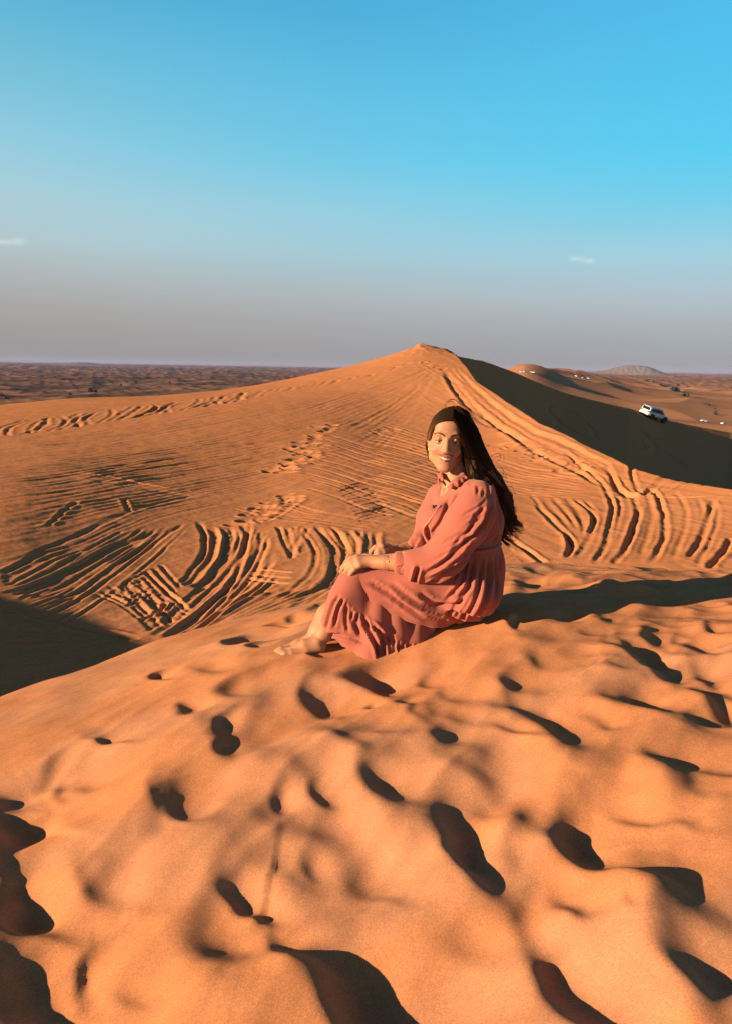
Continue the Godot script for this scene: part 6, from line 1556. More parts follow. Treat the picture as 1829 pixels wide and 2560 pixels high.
func make_hair(w: Node3D, hc: Vector3, turn: Basis) -> void:
	var m := paint(Color.WHITE, 0.5, true)
	m.metallic_specular = 0.15
	# the mass under the strands
	var mass := Blob.new(Vector3(-0.25, 0.14, -0.26), Vector3(0.24, 0.78, 0.18), 0.0065, 0.008)
	mass.egg(hc + turn * Vector3(0.006, 0.052, -0.032), Vector3(0.068, 0.076, 0.086), turn)
	mass.egg(hc + turn * Vector3(0.03, 0.0, -0.05), Vector3(0.062, 0.09, 0.07), turn)
	mass.egg(hc + turn * Vector3(-0.022, 0.025, -0.045), Vector3(0.050, 0.085, 0.065), turn)
	mass.chain([Vector3(-0.0629, 0.7633, 0.0200), Vector3(-0.0346, 0.6987, 0.0000), Vector3(-0.0069, 0.6305, -0.0100), Vector3(0.0274, 0.5751, -0.0200), Vector3(0.0704, 0.5310, -0.0200)], [0.03, 0.04, 0.042, 0.042, 0.034])
	mass.chain([Vector3(0.0704, 0.5310, -0.0200), Vector3(0.0980, 0.4915, -0.0100), Vector3(0.1194, 0.4363, -0.0100), Vector3(0.1221, 0.3804, -0.0100), Vector3(0.1260, 0.3348, -0.0100)], [0.034, 0.028, 0.024, 0.022, 0.012])
	mass.chain([Vector3(-0.0322, 0.6603, 0.0200), Vector3(-0.0280, 0.6076, 0.0300), Vector3(-0.0128, 0.5639, 0.0300)], [0.022, 0.022, 0.014])
	mass.chain([Vector3(-0.1671, 0.7075, -0.0300), Vector3(-0.1733, 0.6588, -0.0400), Vector3(-0.1722, 0.6210, -0.0400)], [0.018, 0.016, 0.008])
	var inv := turn.transposed()
	mass.build(func(p: Vector3) -> float:
		var q := inv * (p - hc)
		# the face and forehead stay free: left of the hair's edge, below the hairline
		if q.z > 0.0:
			var edge := 0.062 - 0.25 * maxf(q.y - 0.03, 0.0)
			var line_y := 0.092 - 5.5 * q.x * q.x
			if q.x < edge and q.x > -0.060 and q.y < line_y:
				return minf(minf(minf(edge - q.x, q.x + 0.060), line_y - q.y), q.z + 0.004)
		return -0.02)
	mass.normals()
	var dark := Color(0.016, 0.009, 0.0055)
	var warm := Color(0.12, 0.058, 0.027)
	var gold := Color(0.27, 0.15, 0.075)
	var col := PackedColorArray()
	for p in mass.pts:
		col.append(dark.lerp(warm, 0.5 * smoothstep(0.45, 0.2, p.y)) if p.y < 0.45 and false else dark)
	var under := ArrayMesh.new()
	under.add_surface_from_arrays(Mesh.PRIMITIVE_TRIANGLES, mass.arrays(col))
	var hair := put("hair", under, m, w)
	# strands between guides, front to back
	var right := [
		[Vector3(-0.1057, 0.7705, 0.0820), Vector3(-0.0843, 0.7459, 0.0830), Vector3(-0.0707, 0.7049, 0.0780), Vector3(-0.0567, 0.6512, 0.0660), Vector3(-0.0468, 0.6044, 0.0620), Vector3(-0.0417, 0.5690, 0.0720), Vector3(-0.0376, 0.5508, 0.0850)],
		[Vector3(-0.1037, 0.7810, 0.0780), Vector3(-0.0680, 0.7436, 0.0700), Vector3(-0.0502, 0.6906, 0.0620), Vector3(-0.0319, 0.6368, 0.0520), Vector3(-0.0133, 0.5934, 0.0500), Vector3(0.0175, 0.5577, 0.0550), Vector3(0.0465, 0.5399, 0.0450)],
		[Vector3(-0.1019, 0.7964, 0.0620), Vector3(-0.0568, 0.7558, 0.0550), Vector3(-0.0298, 0.6894, 0.0450), Vector3(-0.0061, 0.6287, 0.0350), Vector3(0.0236, 0.5781, 0.0300), Vector3(0.0665, 0.5374, 0.0250), Vector3(0.0912, 0.4961, 0.0200), Vector3(0.1090, 0.4414, 0.0200), Vector3(0.1183, 0.3896, 0.0200), Vector3(0.1136, 0.3443, 0.0200), Vector3(0.1428, 0.3064, 0.0200)],
		[Vector3(-0.0978, 0.8098, 0.0350), Vector3(-0.0474, 0.7771, 0.0250), Vector3(-0.0119, 0.7138, 0.0150), Vector3(0.0172, 0.6528, 0.0050), Vector3(0.0464, 0.5979, -0.0050), Vector3(0.0786, 0.5412, -0.0100), Vector3(0.1079, 0.4986, -0.0100), Vector3(0.1308, 0.4504, -0.0100), Vector3(0.1347, 0.4035, 0.0000), Vector3(0.1433, 0.3687, 0.0000), Vector3(0.1721, 0.3412, 0.0000)],
		[Vector3(-0.0921, 0.8181, 0.0000), Vector3(-0.0385, 0.7868, -0.0100), Vector3(-0.0008, 0.7212, -0.0200), Vector3(0.0322, 0.6563, -0.0300), Vector3(0.0612, 0.5962, -0.0350), Vector3(0.0887, 0.5372, -0.0400), Vector3(0.1218, 0.4925, -0.0400), Vector3(0.1449, 0.4456, -0.0400), Vector3(0.1471, 0.3982, -0.0300), Vector3(0.1693, 0.3703, -0.0300), Vector3(0.1914, 0.3459, -0.0300)],
		[Vector3(-0.0862, 0.8201, -0.0300), Vector3(-0.0349, 0.7902, -0.0400), Vector3(0.0050, 0.7193, -0.0450), Vector3(0.0370, 0.6509, -0.0500), Vector3(0.0663, 0.5887, -0.0550), Vector3(0.0923, 0.5292, -0.0600), Vector3(0.1189, 0.4805, -0.0600), Vector3(0.1324, 0.4154, -0.0500), Vector3(0.1248, 0.3570, -0.0400), Vector3(0.1306, 0.3094, -0.0300), Vector3(0.1481, 0.2723, -0.0300)]]
	var left := [
		[Vector3(-0.1070, 0.7705, 0.0820), Vector3(-0.1350, 0.7674, 0.0760), Vector3(-0.1592, 0.7527, 0.0580), Vector3(-0.1732, 0.7257, 0.0300), Vector3(-0.1778, 0.6901, 0.0050), Vector3(-0.1777, 0.6513, -0.0120), Vector3(-0.1718, 0.6090, -0.0100)],
		[Vector3(-0.1061, 0.7857, 0.0750), Vector3(-0.1518, 0.7781, 0.0580), Vector3(-0.1756, 0.7389, 0.0300), Vector3(-0.1833, 0.6963, 0.0000), Vector3(-0.1825, 0.6528, -0.0300), Vector3(-0.1760, 0.6084, -0.0300)],
		[Vector3(-0.1018, 0.8069, 0.0450), Vector3(-0.1514, 0.7928, 0.0300), Vector3(-0.1788, 0.7407, 0.0100), Vector3(-0.1856, 0.6877, -0.0200), Vector3(-0.1824, 0.6439, -0.0500), Vector3(-0.1765, 0.6066, -0.0450)],
		[Vector3(-0.0948, 0.8197, 0.0000), Vector3(-0.1415, 0.8035, -0.0100), Vector3(-0.1745, 0.7480, -0.0300), Vector3(-0.1824, 0.6782, -0.0500), Vector3(-0.1761, 0.6291, -0.0600), Vector3(-0.1705, 0.6056, -0.0550)]]
	var st := begin()
	var r := RandomNumberGenerator.new()
	r.seed = 11
	for side in 2:
		var guides: Array = right if side == 0 else left
		var count := 1500 if side == 0 else 560
		var locks := 26
		for q in count:
			var g := r.randf() * (guides.size() - 1)
			var k := mini(int(g), guides.size() - 2)
			var f := g - k
			var lock := int(g / (guides.size() - 1) * locks)
			var hash := fposmod(sin(lock * 12.9898 + side * 4.1) * 43758.5453, 1.0)
			var out := r.randf_range(-0.004, 0.006)
			var depth := r.randf_range(-0.008, 0.006)
			var phase := hash * TAU + r.randf_range(-0.5, 0.5)
			var wave := 0.006 + 0.010 * fposmod(hash * 7.3, 1.0) + r.randf_range(-0.002, 0.003)
			var turns := 2.2 + 1.8 * fposmod(hash * 3.7, 1.0)
			var stop := r.randf_range(0.74, 1.03) if k > 1 or side == 1 else r.randf_range(0.62, 1.03)
			var n := 22
			var p := PackedVector3Array()
			var c := PackedColorArray()
			var shade := 0.6 * hash + 0.4 * r.randf()
			var rest := r.randf_range(0.001, 0.006)
			for i in n:
				var t := minf(float(i) / (n - 1) * stop, 1.0)
				var v: Vector3 = lerp(catmull(guides[k], t), catmull(guides[k + 1], t), f)
				var loose := smoothstep(0.15, 1.0, t)
				v += Vector3(out * (0.4 + loose * 1.8), out * 0.3, depth * (0.3 + loose))
				# strands gather into locks towards their ends
				var mid := (lock + 0.5) / locks * (guides.size() - 1)
				var mk := mini(int(mid), guides.size() - 2)
				var core: Vector3 = lerp(catmull(guides[mk], t), catmull(guides[mk + 1], t), mid - mk)
				v = v.lerp(core, 0.55 * smoothstep(0.35, 0.95, t))
				v += Vector3(cos(phase + t * TAU * turns), 0.5 * sin(phase * 2.0 + t * TAU * turns), sin(phase + t * TAU * turns)) * wave * loose * loose * ((1.8 if k > 1 else 0.4) if side == 0 else 0.25)
				var front := mass.front(v.x, v.y)
				if front > -1.0 and v.z < front + rest:
					v.z = lerpf(v.z, front + rest, 1.0 if t < 0.75 else 0.4)
				p.append(v)
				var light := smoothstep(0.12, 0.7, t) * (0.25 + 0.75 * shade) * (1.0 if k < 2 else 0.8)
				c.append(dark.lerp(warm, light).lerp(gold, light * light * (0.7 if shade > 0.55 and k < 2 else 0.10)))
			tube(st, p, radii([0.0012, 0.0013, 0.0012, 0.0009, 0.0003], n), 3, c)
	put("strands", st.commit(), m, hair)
	# wavy locks that hang down her back and blow out to the right
	st = begin()
	for q in [
		[Vector3(0.0828, 0.5287, 0.0100), Vector3(0.1058, 0.5085, 0.0100), Vector3(0.1276, 0.4935, 0.0000), Vector3(0.1396, 0.4662, -0.0100), Vector3(0.1331, 0.4383, -0.0100), Vector3(0.1468, 0.4176, -0.0100), Vector3(0.1630, 0.3915, -0.0200), Vector3(0.1589, 0.3686, -0.0200), Vector3(0.1800, 0.3619, -0.0200), Vector3(0.1973, 0.3410, -0.0200)], [Vector3(0.0908, 0.5029, 0.0200), Vector3(0.1112, 0.4672, 0.0200), Vector3(0.1318, 0.4417, 0.0100), Vector3(0.1439, 0.4124, 0.0000), Vector3(0.1349, 0.3861, 0.0000), Vector3(0.1552, 0.3707, 0.0000), Vector3(0.1870, 0.3537, 0.0000)],
		[Vector3(0.0972, 0.4772, 0.0300), Vector3(0.1168, 0.4389, 0.0250), Vector3(0.1398, 0.4229, 0.0200), Vector3(0.1446, 0.3926, 0.0150), Vector3(0.1306, 0.3670, 0.0100), Vector3(0.1457, 0.3393, 0.0100), Vector3(0.1604, 0.3325, 0.0100)], [Vector3(0.1011, 0.4292, 0.0300), Vector3(0.1029, 0.3913, 0.0300), Vector3(0.1207, 0.3559, 0.0250), Vector3(0.1110, 0.3268, 0.0200), Vector3(0.1342, 0.3062, 0.0200), Vector3(0.1584, 0.3031, 0.0200)],
		[Vector3(0.1014, 0.3859, 0.0200), Vector3(0.1189, 0.3409, 0.0200), Vector3(0.1082, 0.3128, 0.0200), Vector3(0.1264, 0.2921, 0.0200), Vector3(0.1424, 0.2800, 0.0200)], [Vector3(0.0669, 0.5469, 0.0200), Vector3(0.0951, 0.5201, 0.0200), Vector3(0.1117, 0.4914, 0.0100), Vector3(0.1380, 0.4765, 0.0000), Vector3(0.1354, 0.4453, 0.0000), Vector3(0.1563, 0.4195, -0.0100), Vector3(0.1481, 0.3914, -0.0100)],
		[Vector3(0.0931, 0.4566, 0.0300), Vector3(0.1093, 0.4165, 0.0350), Vector3(0.1025, 0.3819, 0.0350), Vector3(0.1236, 0.3500, 0.0300), Vector3(0.1181, 0.3221, 0.0300), Vector3(0.1424, 0.3138, 0.0300)], [Vector3(0.0472, 0.5751, 0.0300), Vector3(0.0739, 0.5416, 0.0300), Vector3(0.0940, 0.5079, 0.0300), Vector3(0.1044, 0.4670, 0.0300), Vector3(0.0969, 0.4300, 0.0350), Vector3(0.1120, 0.3958, 0.0350), Vector3(0.1078, 0.3602, 0.0300)]]:
		var tone := r.randf()
		for e in 46:
			var n := 26
			var away := Vector3(r.randfn(0.0, 0.0045), r.randfn(0.0, 0.003), r.randfn(0.0, 0.0045))
			var slip := r.randf_range(-0.02, 0.02)
			var stop := r.randf_range(0.82, 1.0)
			var p := PackedVector3Array()
			var c := PackedColorArray()
			for i in n:
				var t := float(i) / (n - 1) * stop
				p.append(catmull(q, clampf(t + slip * t, 0.0, 1.0)) + away * (1.4 - 0.6 * sin(t * PI)))
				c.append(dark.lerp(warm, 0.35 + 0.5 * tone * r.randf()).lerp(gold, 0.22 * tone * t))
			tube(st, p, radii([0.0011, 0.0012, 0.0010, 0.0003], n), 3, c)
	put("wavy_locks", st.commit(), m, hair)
	# loose ends that the wind lifts
	st = begin()
	for q in [
		[Vector3(0.0545, 0.6156, -0.0300), Vector3(0.0708, 0.6330, -0.0300), Vector3(0.0912, 0.6350, -0.0300), Vector3(0.0954, 0.6163, -0.0300), Vector3(0.0790, 0.6023, -0.0300)], [Vector3(0.0599, 0.6042, -0.0400), Vector3(0.0831, 0.6218, -0.0400), Vector3(0.1085, 0.6291, -0.0400), Vector3(0.1113, 0.6051, -0.0400)], [Vector3(0.0799, 0.5816, -0.0300), Vector3(0.1041, 0.5786, -0.0300), Vector3(0.1102, 0.5580, -0.0300), Vector3(0.0919, 0.5456, -0.0300)],
		[Vector3(0.0960, 0.5300, -0.0300), Vector3(0.1191, 0.5512, -0.0300), Vector3(0.1233, 0.5340, -0.0300)], [Vector3(0.1161, 0.5046, -0.0400), Vector3(0.1471, 0.5051, -0.0400), Vector3(0.1627, 0.4704, -0.0400)], [Vector3(-0.1322, 0.8123, 0.0300), Vector3(-0.1188, 0.8367, 0.0200), Vector3(-0.0902, 0.8396, 0.0000), Vector3(-0.0634, 0.8109, -0.0200)],
		[Vector3(-0.1420, 0.8088, 0.0300), Vector3(-0.1254, 0.8349, 0.0200), Vector3(-0.0970, 0.8428, 0.0000), Vector3(-0.0707, 0.8241, -0.0200), Vector3(-0.0586, 0.8038, -0.0300)], [Vector3(-0.1300, 0.8161, 0.0400), Vector3(-0.1229, 0.8321, 0.0300), Vector3(-0.1021, 0.8337, 0.0200), Vector3(-0.0827, 0.8182, 0.0000)], [Vector3(0.1351, 0.3963, -0.0200), Vector3(0.1572, 0.3685, -0.0200), Vector3(0.1852, 0.3620, -0.0200), Vector3(0.1966, 0.3410, -0.0200), Vector3(0.1868, 0.3302, -0.0200)],
		[Vector3(0.1243, 0.3700, -0.0100), Vector3(0.1556, 0.3635, -0.0100), Vector3(0.1870, 0.3570, -0.0100), Vector3(0.1911, 0.3781, -0.0100)], [Vector3(0.1108, 0.3296, 0.0000), Vector3(0.1328, 0.3018, 0.0000), Vector3(0.1598, 0.3128, 0.0000)], [Vector3(0.1080, 0.3155, 0.0000), Vector3(0.1266, 0.2876, 0.0000), Vector3(0.1445, 0.2737, 0.0000)], [Vector3(0.1400, 0.4384, -0.0200), Vector3(0.1589, 0.4037, -0.0200), Vector3(0.1772, 0.3830, -0.0200), Vector3(0.1938, 0.3621, -0.0200)]]:
		for e in 2:
			var p := spline3(q, 18)
			for i in p.size():
				p[i] += Vector3(0.004, 0.003, 0.002) * e * (float(i) / 17.0)
			tube(st, p, radii([0.0007, 0.0006, 0.0003], 18), 3, same(warm, 18))
	put("loose_strands", st.commit(), m, hair)

# ------------------------------------------------------------------ hills on the horizon
func make_hills() -> void:
	var rock := paint(Color(0.15, 0.12, 0.105), 1.0)
	rock.metallic_specular = 0.0
	# where, half length, outline from left to right, height, name
	for q in [[Vector3(2132, -17, -6667), 360.0, [0.0, 0.12, 0.30, 0.42, 0.62, 0.82, 0.97, 1.0, 0.98, 0.90, 0.62, 0.30, 0.0], 84.0],
			[Vector3(-2732, -22, -8049), 560.0, [0.0, 0.35, 0.5, 0.7, 0.95, 1.0, 0.8, 0.6, 0.55, 0.4, 0.35, 0.3, 0.0], 40.0],
			[Vector3(1489, -9, -6327), 300.0, [0.0, 0.4, 0.7, 0.9, 1.0, 0.9, 0.8, 0.85, 0.7, 0.5, 0.3, 0.2, 0.0], 22.0]]:
		var c: Vector3 = q[0]
		var across := Vector3(-c.z, 0, c.x).normalized()
		var away := Vector3(c.x, 0, c.z).normalized()
		var n := noise(71, 0.011, 4)
		n.fractal_type = FastNoiseLite.FRACTAL_RIDGED
		var nu := 110
		var nv := 40
		var pts := PackedVector3Array()
		for i in nu + 1:
			var s := float(i) / nu
			var top: float = catmull(q[2], s) * q[3]
			for j in nv + 1:
				var t := float(j) / nv * 2.0 - 1.0
				var body := clampf(1.25 * (1.0 - t * t), 0.0, 1.0)
				var x: float = (s * 2.0 - 1.0) * q[1]
				var z: float = t * q[1] * 0.6
				var gully := 0.5 + 0.5 * n.get_noise_2d(x, z * 0.6)
				var h: float = top * body * (1.0 - 0.55 * gully * (1.0 - body * 0.75))
				pts.append(c + across * x + away * z + Vector3(0, h - 6.0, 0))
		var st := begin()
		st.set_smooth_group(0)
		for i in nu:
			for j in nv:
				var a := i * (nv + 1) + j
				for e in [a, a + nv + 1, a + 1, a + 1, a + nv + 1, a + nv + 2]:
					st.add_vertex(pts[e])
		st.generate_normals()
		structure("hill", st.commit(), rock)

# ------------------------------------------------------------------ cars
# a hull through sections: each [x, half width, bottom, top, share of the width left at the top]
func hull(sections: Array, sides := 16) -> ArrayMesh:
	var st := begin()
	st.set_smooth_group(1)
	var rings := []
	for s in sections:
		var ring := PackedVector3Array()
		for q in sides:
			var w := TAU * q / sides
			var cx := signf(cos(w)) * pow(absf(cos(w)), 0.42)
			var cy := signf(sin(w)) * pow(absf(sin(w)), 0.42)
			var v := 0.5 + 0.5 * cy
			ring.append(Vector3(s[0], lerpf(s[2], s[3], v), cx * s[1] * lerpf(1.0, s[4], v)))
		rings.append(ring)
	for i in rings.size() - 1:
		for q in sides:
			var q1 := (q + 1) % sides
			for v in [rings[i][q], rings[i][q1], rings[i + 1][q], rings[i + 1][q], rings[i][q1], rings[i + 1][q1]]:
				st.add_vertex(v)
	for e in [0, rings.size() - 1]:
		var mid := Vector3.ZERO
		for v in rings[e]:
			mid += v / sides
		for q in sides:
			var q1 := (q + 1) % sides
			st.set_smooth_group(2 + e)
			for v in ([mid, rings[e][q1], rings[e][q]] if e == 0 else [mid, rings[e][q], rings[e][q1]]):
				st.add_vertex(v)
	st.generate_normals()
	return st.commit()

# a flat plate with thickness; the corners run round its face
func plate(corners: Array, thick: Vector3) -> ArrayMesh:
	var st := begin()
	st.set_smooth_group(-1)
	var n := corners.size()
	var mid := Vector3.ZERO
	for c in corners:
		mid += c / n
	for i in n:
		var a: Vector3 = corners[i]
		var b: Vector3 = corners[(i + 1) % n]
		for v in [mid + thick, b + thick, a + thick, mid, a, b, a, a + thick, b + thick, a, b + thick, b]:
			st.add_vertex(v)
	st.generate_normals()
	return st.commit()

func box(size: Vector3, bevel := 0.03) -> ArrayMesh:
	return hull([[-size.x * 0.5, size.z * 0.5 - bevel, -size.y * 0.5 + bevel, size.y * 0.5 - bevel, 1.0], [-size.x * 0.5 + bevel, size.z * 0.5, -size.y * 0.5, size.y * 0.5, 1.0], [size.x * 0.5 - bevel, size.z * 0.5, -size.y * 0.5, size.y * 0.5, 1.0], [size.x * 0.5, size.z * 0.5 - bevel, -size.y * 0.5 + bevel, size.y * 0.5 - bevel, 1.0]], 12)

func disc(radius: float, wide: float, sides := 28) -> CylinderMesh:
	var m := CylinderMesh.new()
	m.top_radius = radius
	m.bottom_radius = radius
	m.height = wide
	m.radial_segments = sides
	return m

# forward is +x, its right side +z
func build_suv(car: Node3D, full: bool) -> void:
	var white := paint(Color(0.52, 0.54, 0.56), 0.25)
	white.clearcoat_enabled = true
	white.clearcoat = 0.6
	var glass := paint(Color(0.012, 0.014, 0.016), 0.06)
	var black := paint(Color(0.02, 0.02, 0.02), 0.7)
	var rubber := paint(Color(0.018, 0.017, 0.016), 0.9)
	var metal := paint(Color(0.10, 0.10, 0.11), 0.35)
	metal.metallic = 0.8
	var red := paint(Color(0.22, 0.012, 0.01), 0.2)
	var lens := paint(Color(0.55, 0.57, 0.6), 0.12)
	put("body", hull([[-2.56, 0.80, 0.62, 1.02, 0.96], [-2.46, 0.93, 0.50, 1.16, 0.95], [-2.0, 0.99, 0.46, 1.22, 0.95], [-1.0, 0.995, 0.44, 1.23, 0.95], [0.6, 0.995, 0.44, 1.22, 0.95], [1.25, 0.985, 0.45, 1.19, 0.94], [2.0, 0.965, 0.48, 1.13, 0.93], [2.4, 0.92, 0.52, 1.04, 0.93], [2.56, 0.80, 0.60, 0.92, 0.95]]), white, car)
	put("cabin", hull([[-2.44, 0.90, 1.10, 1.22, 0.95], [-2.34, 0.90, 1.10, 1.72, 0.86], [-2.1, 0.91, 1.10, 1.86, 0.82], [-1.0, 0.92, 1.10, 1.93, 0.80], [0.1, 0.92, 1.10, 1.91, 0.80], [0.55, 0.92, 1.10, 1.80, 0.82], [1.05, 0.91, 1.10, 1.36, 0.9], [1.3, 0.90, 1.08, 1.16, 0.95]]), white, car)
	for s in [-1, 1]:
		# side panes lean in with the cabin
		var lean := func(x: float, y: float) -> Vector3: return Vector3(x, y, s * (0.925 - 0.20 * (y - 1.14)))
		for p in [[[-2.06, 1.62], [-1.98, 1.34], [-1.32, 1.26], [-1.30, 1.74], [-1.85, 1.73]], [[-1.24, 1.26], [-0.32, 1.25], [-0.32, 1.76], [-1.24, 1.75]], [[-0.24, 1.25], [0.86, 1.24], [0.42, 1.68], [0.22, 1.75], [-0.24, 1.76]]]:
			var corners := []
			for c in p:
				corners.append(lean.call(c[0], c[1]))
			if s < 0:
				corners.reverse()
			put("side_window", plate(corners, Vector3(0, 0, 0.02 * s)), glass, car)
		if full:
			for x in [-0.98, 0.0]:
				put("door_handle", box(Vector3(0.2, 0.035, 0.05), 0.012), metal, car, Vector3(x, 1.07, 0.975 * s))
			put("mirror", box(Vector3(0.16, 0.18, 0.24), 0.05), white, car, Vector3(0.72, 1.28, 1.06 * s))
			put("roof_rail", box(Vector3(2.3, 0.05, 0.05), 0.015), metal, car, Vector3(-0.95, 1.95, 0.66 * s))
			put("side_step", box(Vector3(2.1, 0.09, 0.16), 0.03), black, car, Vector3(-0.05, 0.46, 0.98 * s))
			put("taillight", box(Vector3(0.12, 0.22, 0.40), 0.04), red, car, Vector3(-2.45, 1.12, 0.74 * s))
			put("headlight", box(Vector3(0.22, 0.17, 0.36), 0.05), lens, car, Vector3(2.42, 0.93, 0.70 * s))
			put("fender_vent", box(Vector3(0.22, 0.10, 0.02), 0.008), metal, car, Vector3(1.0, 1.02, 0.965 * s))
		for x in [-1.53, 1.55]:
			var arch := put("wheel_arch", disc(0.52, 0.30), black, car, Vector3(x, 0.47, 0.86 * s))
			arch.rotation.x = PI / 2
			var tyre := put("wheel", disc(0.415, 0.28), rubber, car, Vector3(x, 0.405, 0.90 * s))
			tyre.rotation.x = PI / 2
			if full:
				var rim := put("rim", disc(0.27, 0.03), metal, tyre, Vector3(0, 0.135 * s, 0))
	var corners := [Vector3(-2.40, 1.30, 0.72), Vector3(-2.40, 1.30, -0.72), Vector3(-2.30, 1.74, -0.64), Vector3(-2.30, 1.74, 0.64)]
	put("rear_window", plate(corners, Vector3(-0.045, 0, 0)), glass, car)
	put("windscreen", plate([Vector3(1.10, 1.30, -0.74), Vector3(1.10, 1.30, 0.74), Vector3(0.52, 1.78, 0.64), Vector3(0.52, 1.78, -0.64)], Vector3(0.07, 0.04, 0)), glass, car)
	if full:
		put("spoiler", box(Vector3(0.36, 0.07, 1.36), 0.03), white, car, Vector3(-2.36, 1.84, 0))
		put("rear_bumper", box(Vector3(0.26, 0.30, 1.82), 0.07), white, car, Vector3(-2.52, 0.66, 0))
		put("bumper_valance", box(Vector3(0.20, 0.16, 1.66), 0.05), black, car, Vector3(-2.52, 0.46, 0))
		put("number_plate", box(Vector3(0.03, 0.13, 0.50), 0.01), lens, car, Vector3(-2.535, 0.96, 0))
		put("front_bumper", box(Vector3(0.26, 0.32, 1.80), 0.08), white, car, Vector3(2.50, 0.60, 0))
		put("grille", box(Vector3(0.06, 0.26, 0.90), 0.02), black, car, Vector3(2.56, 0.88, 0))

func stand_on(f: Field, o: Node3D, x: float, z: float, heading: Vector2, sink := 0.0, level := 0.0) -> void:
	var e := 1.5
	var n := Vector3(f.height(x - e, z) - f.height(x + e, z), 2.0 * e, f.height(x, z - e) - f.height(x, z + e)).normalized()
	var fwd := Vector3(heading.x, 0, heading.y)
	n = n.lerp(Vector3.UP, level).normalized()
	fwd = (fwd - n * n.dot(fwd)).normalized()
	o.transform = Transform3D(Basis(fwd, n, fwd.cross(n)), Vector3(x, f.height(x, z) - sink, z))

func make_car(mid: Field) -> void:
	var car := thing("car")
	tag(car, "white off-road car driving down the shaded dune slope at right", "car")
	build_suv(car, true)
	var p := Vector2(43.66, -121.85)
	stand_on(mid, car, p.x, p.y, Vector2(0.864, -0.504), 0.12, 0.3)

# ------------------------------------------------------------------ small things on the plain
func shrub_mesh(r: RandomNumberGenerator) -> ArrayMesh:
	var st := begin()
	st.set_smooth_group(-1)
	for q in 260:
		var a := r.randf() * TAU
		var d := sqrt(r.randf())
		var lump := 0.75 + 0.25 * sin(a * 3.0 + 1.0)
		var c := Vector3(cos(a) * d * lump, (1.0 - d * d * 0.75) * r.randf() * 0.95 * lump, sin(a) * d * lump)
		var s := r.randf_range(0.07, 0.16)
		var u := Vector3(r.randf_range(-1, 1), r.randf_range(-1, 1), r.randf_range(-1, 1)).normalized() * s
		var v := u.cross(Vector3(r.randf_range(-1, 1), r.randf_range(-1, 1), r.randf_range(-1, 1)).normalized())
		for w in [c - u - v, c + u - v, c + u + v, c - u - v, c + u + v, c - u + v]:
			st.add_vertex(w)
	st.generate_normals()
	return st.commit()

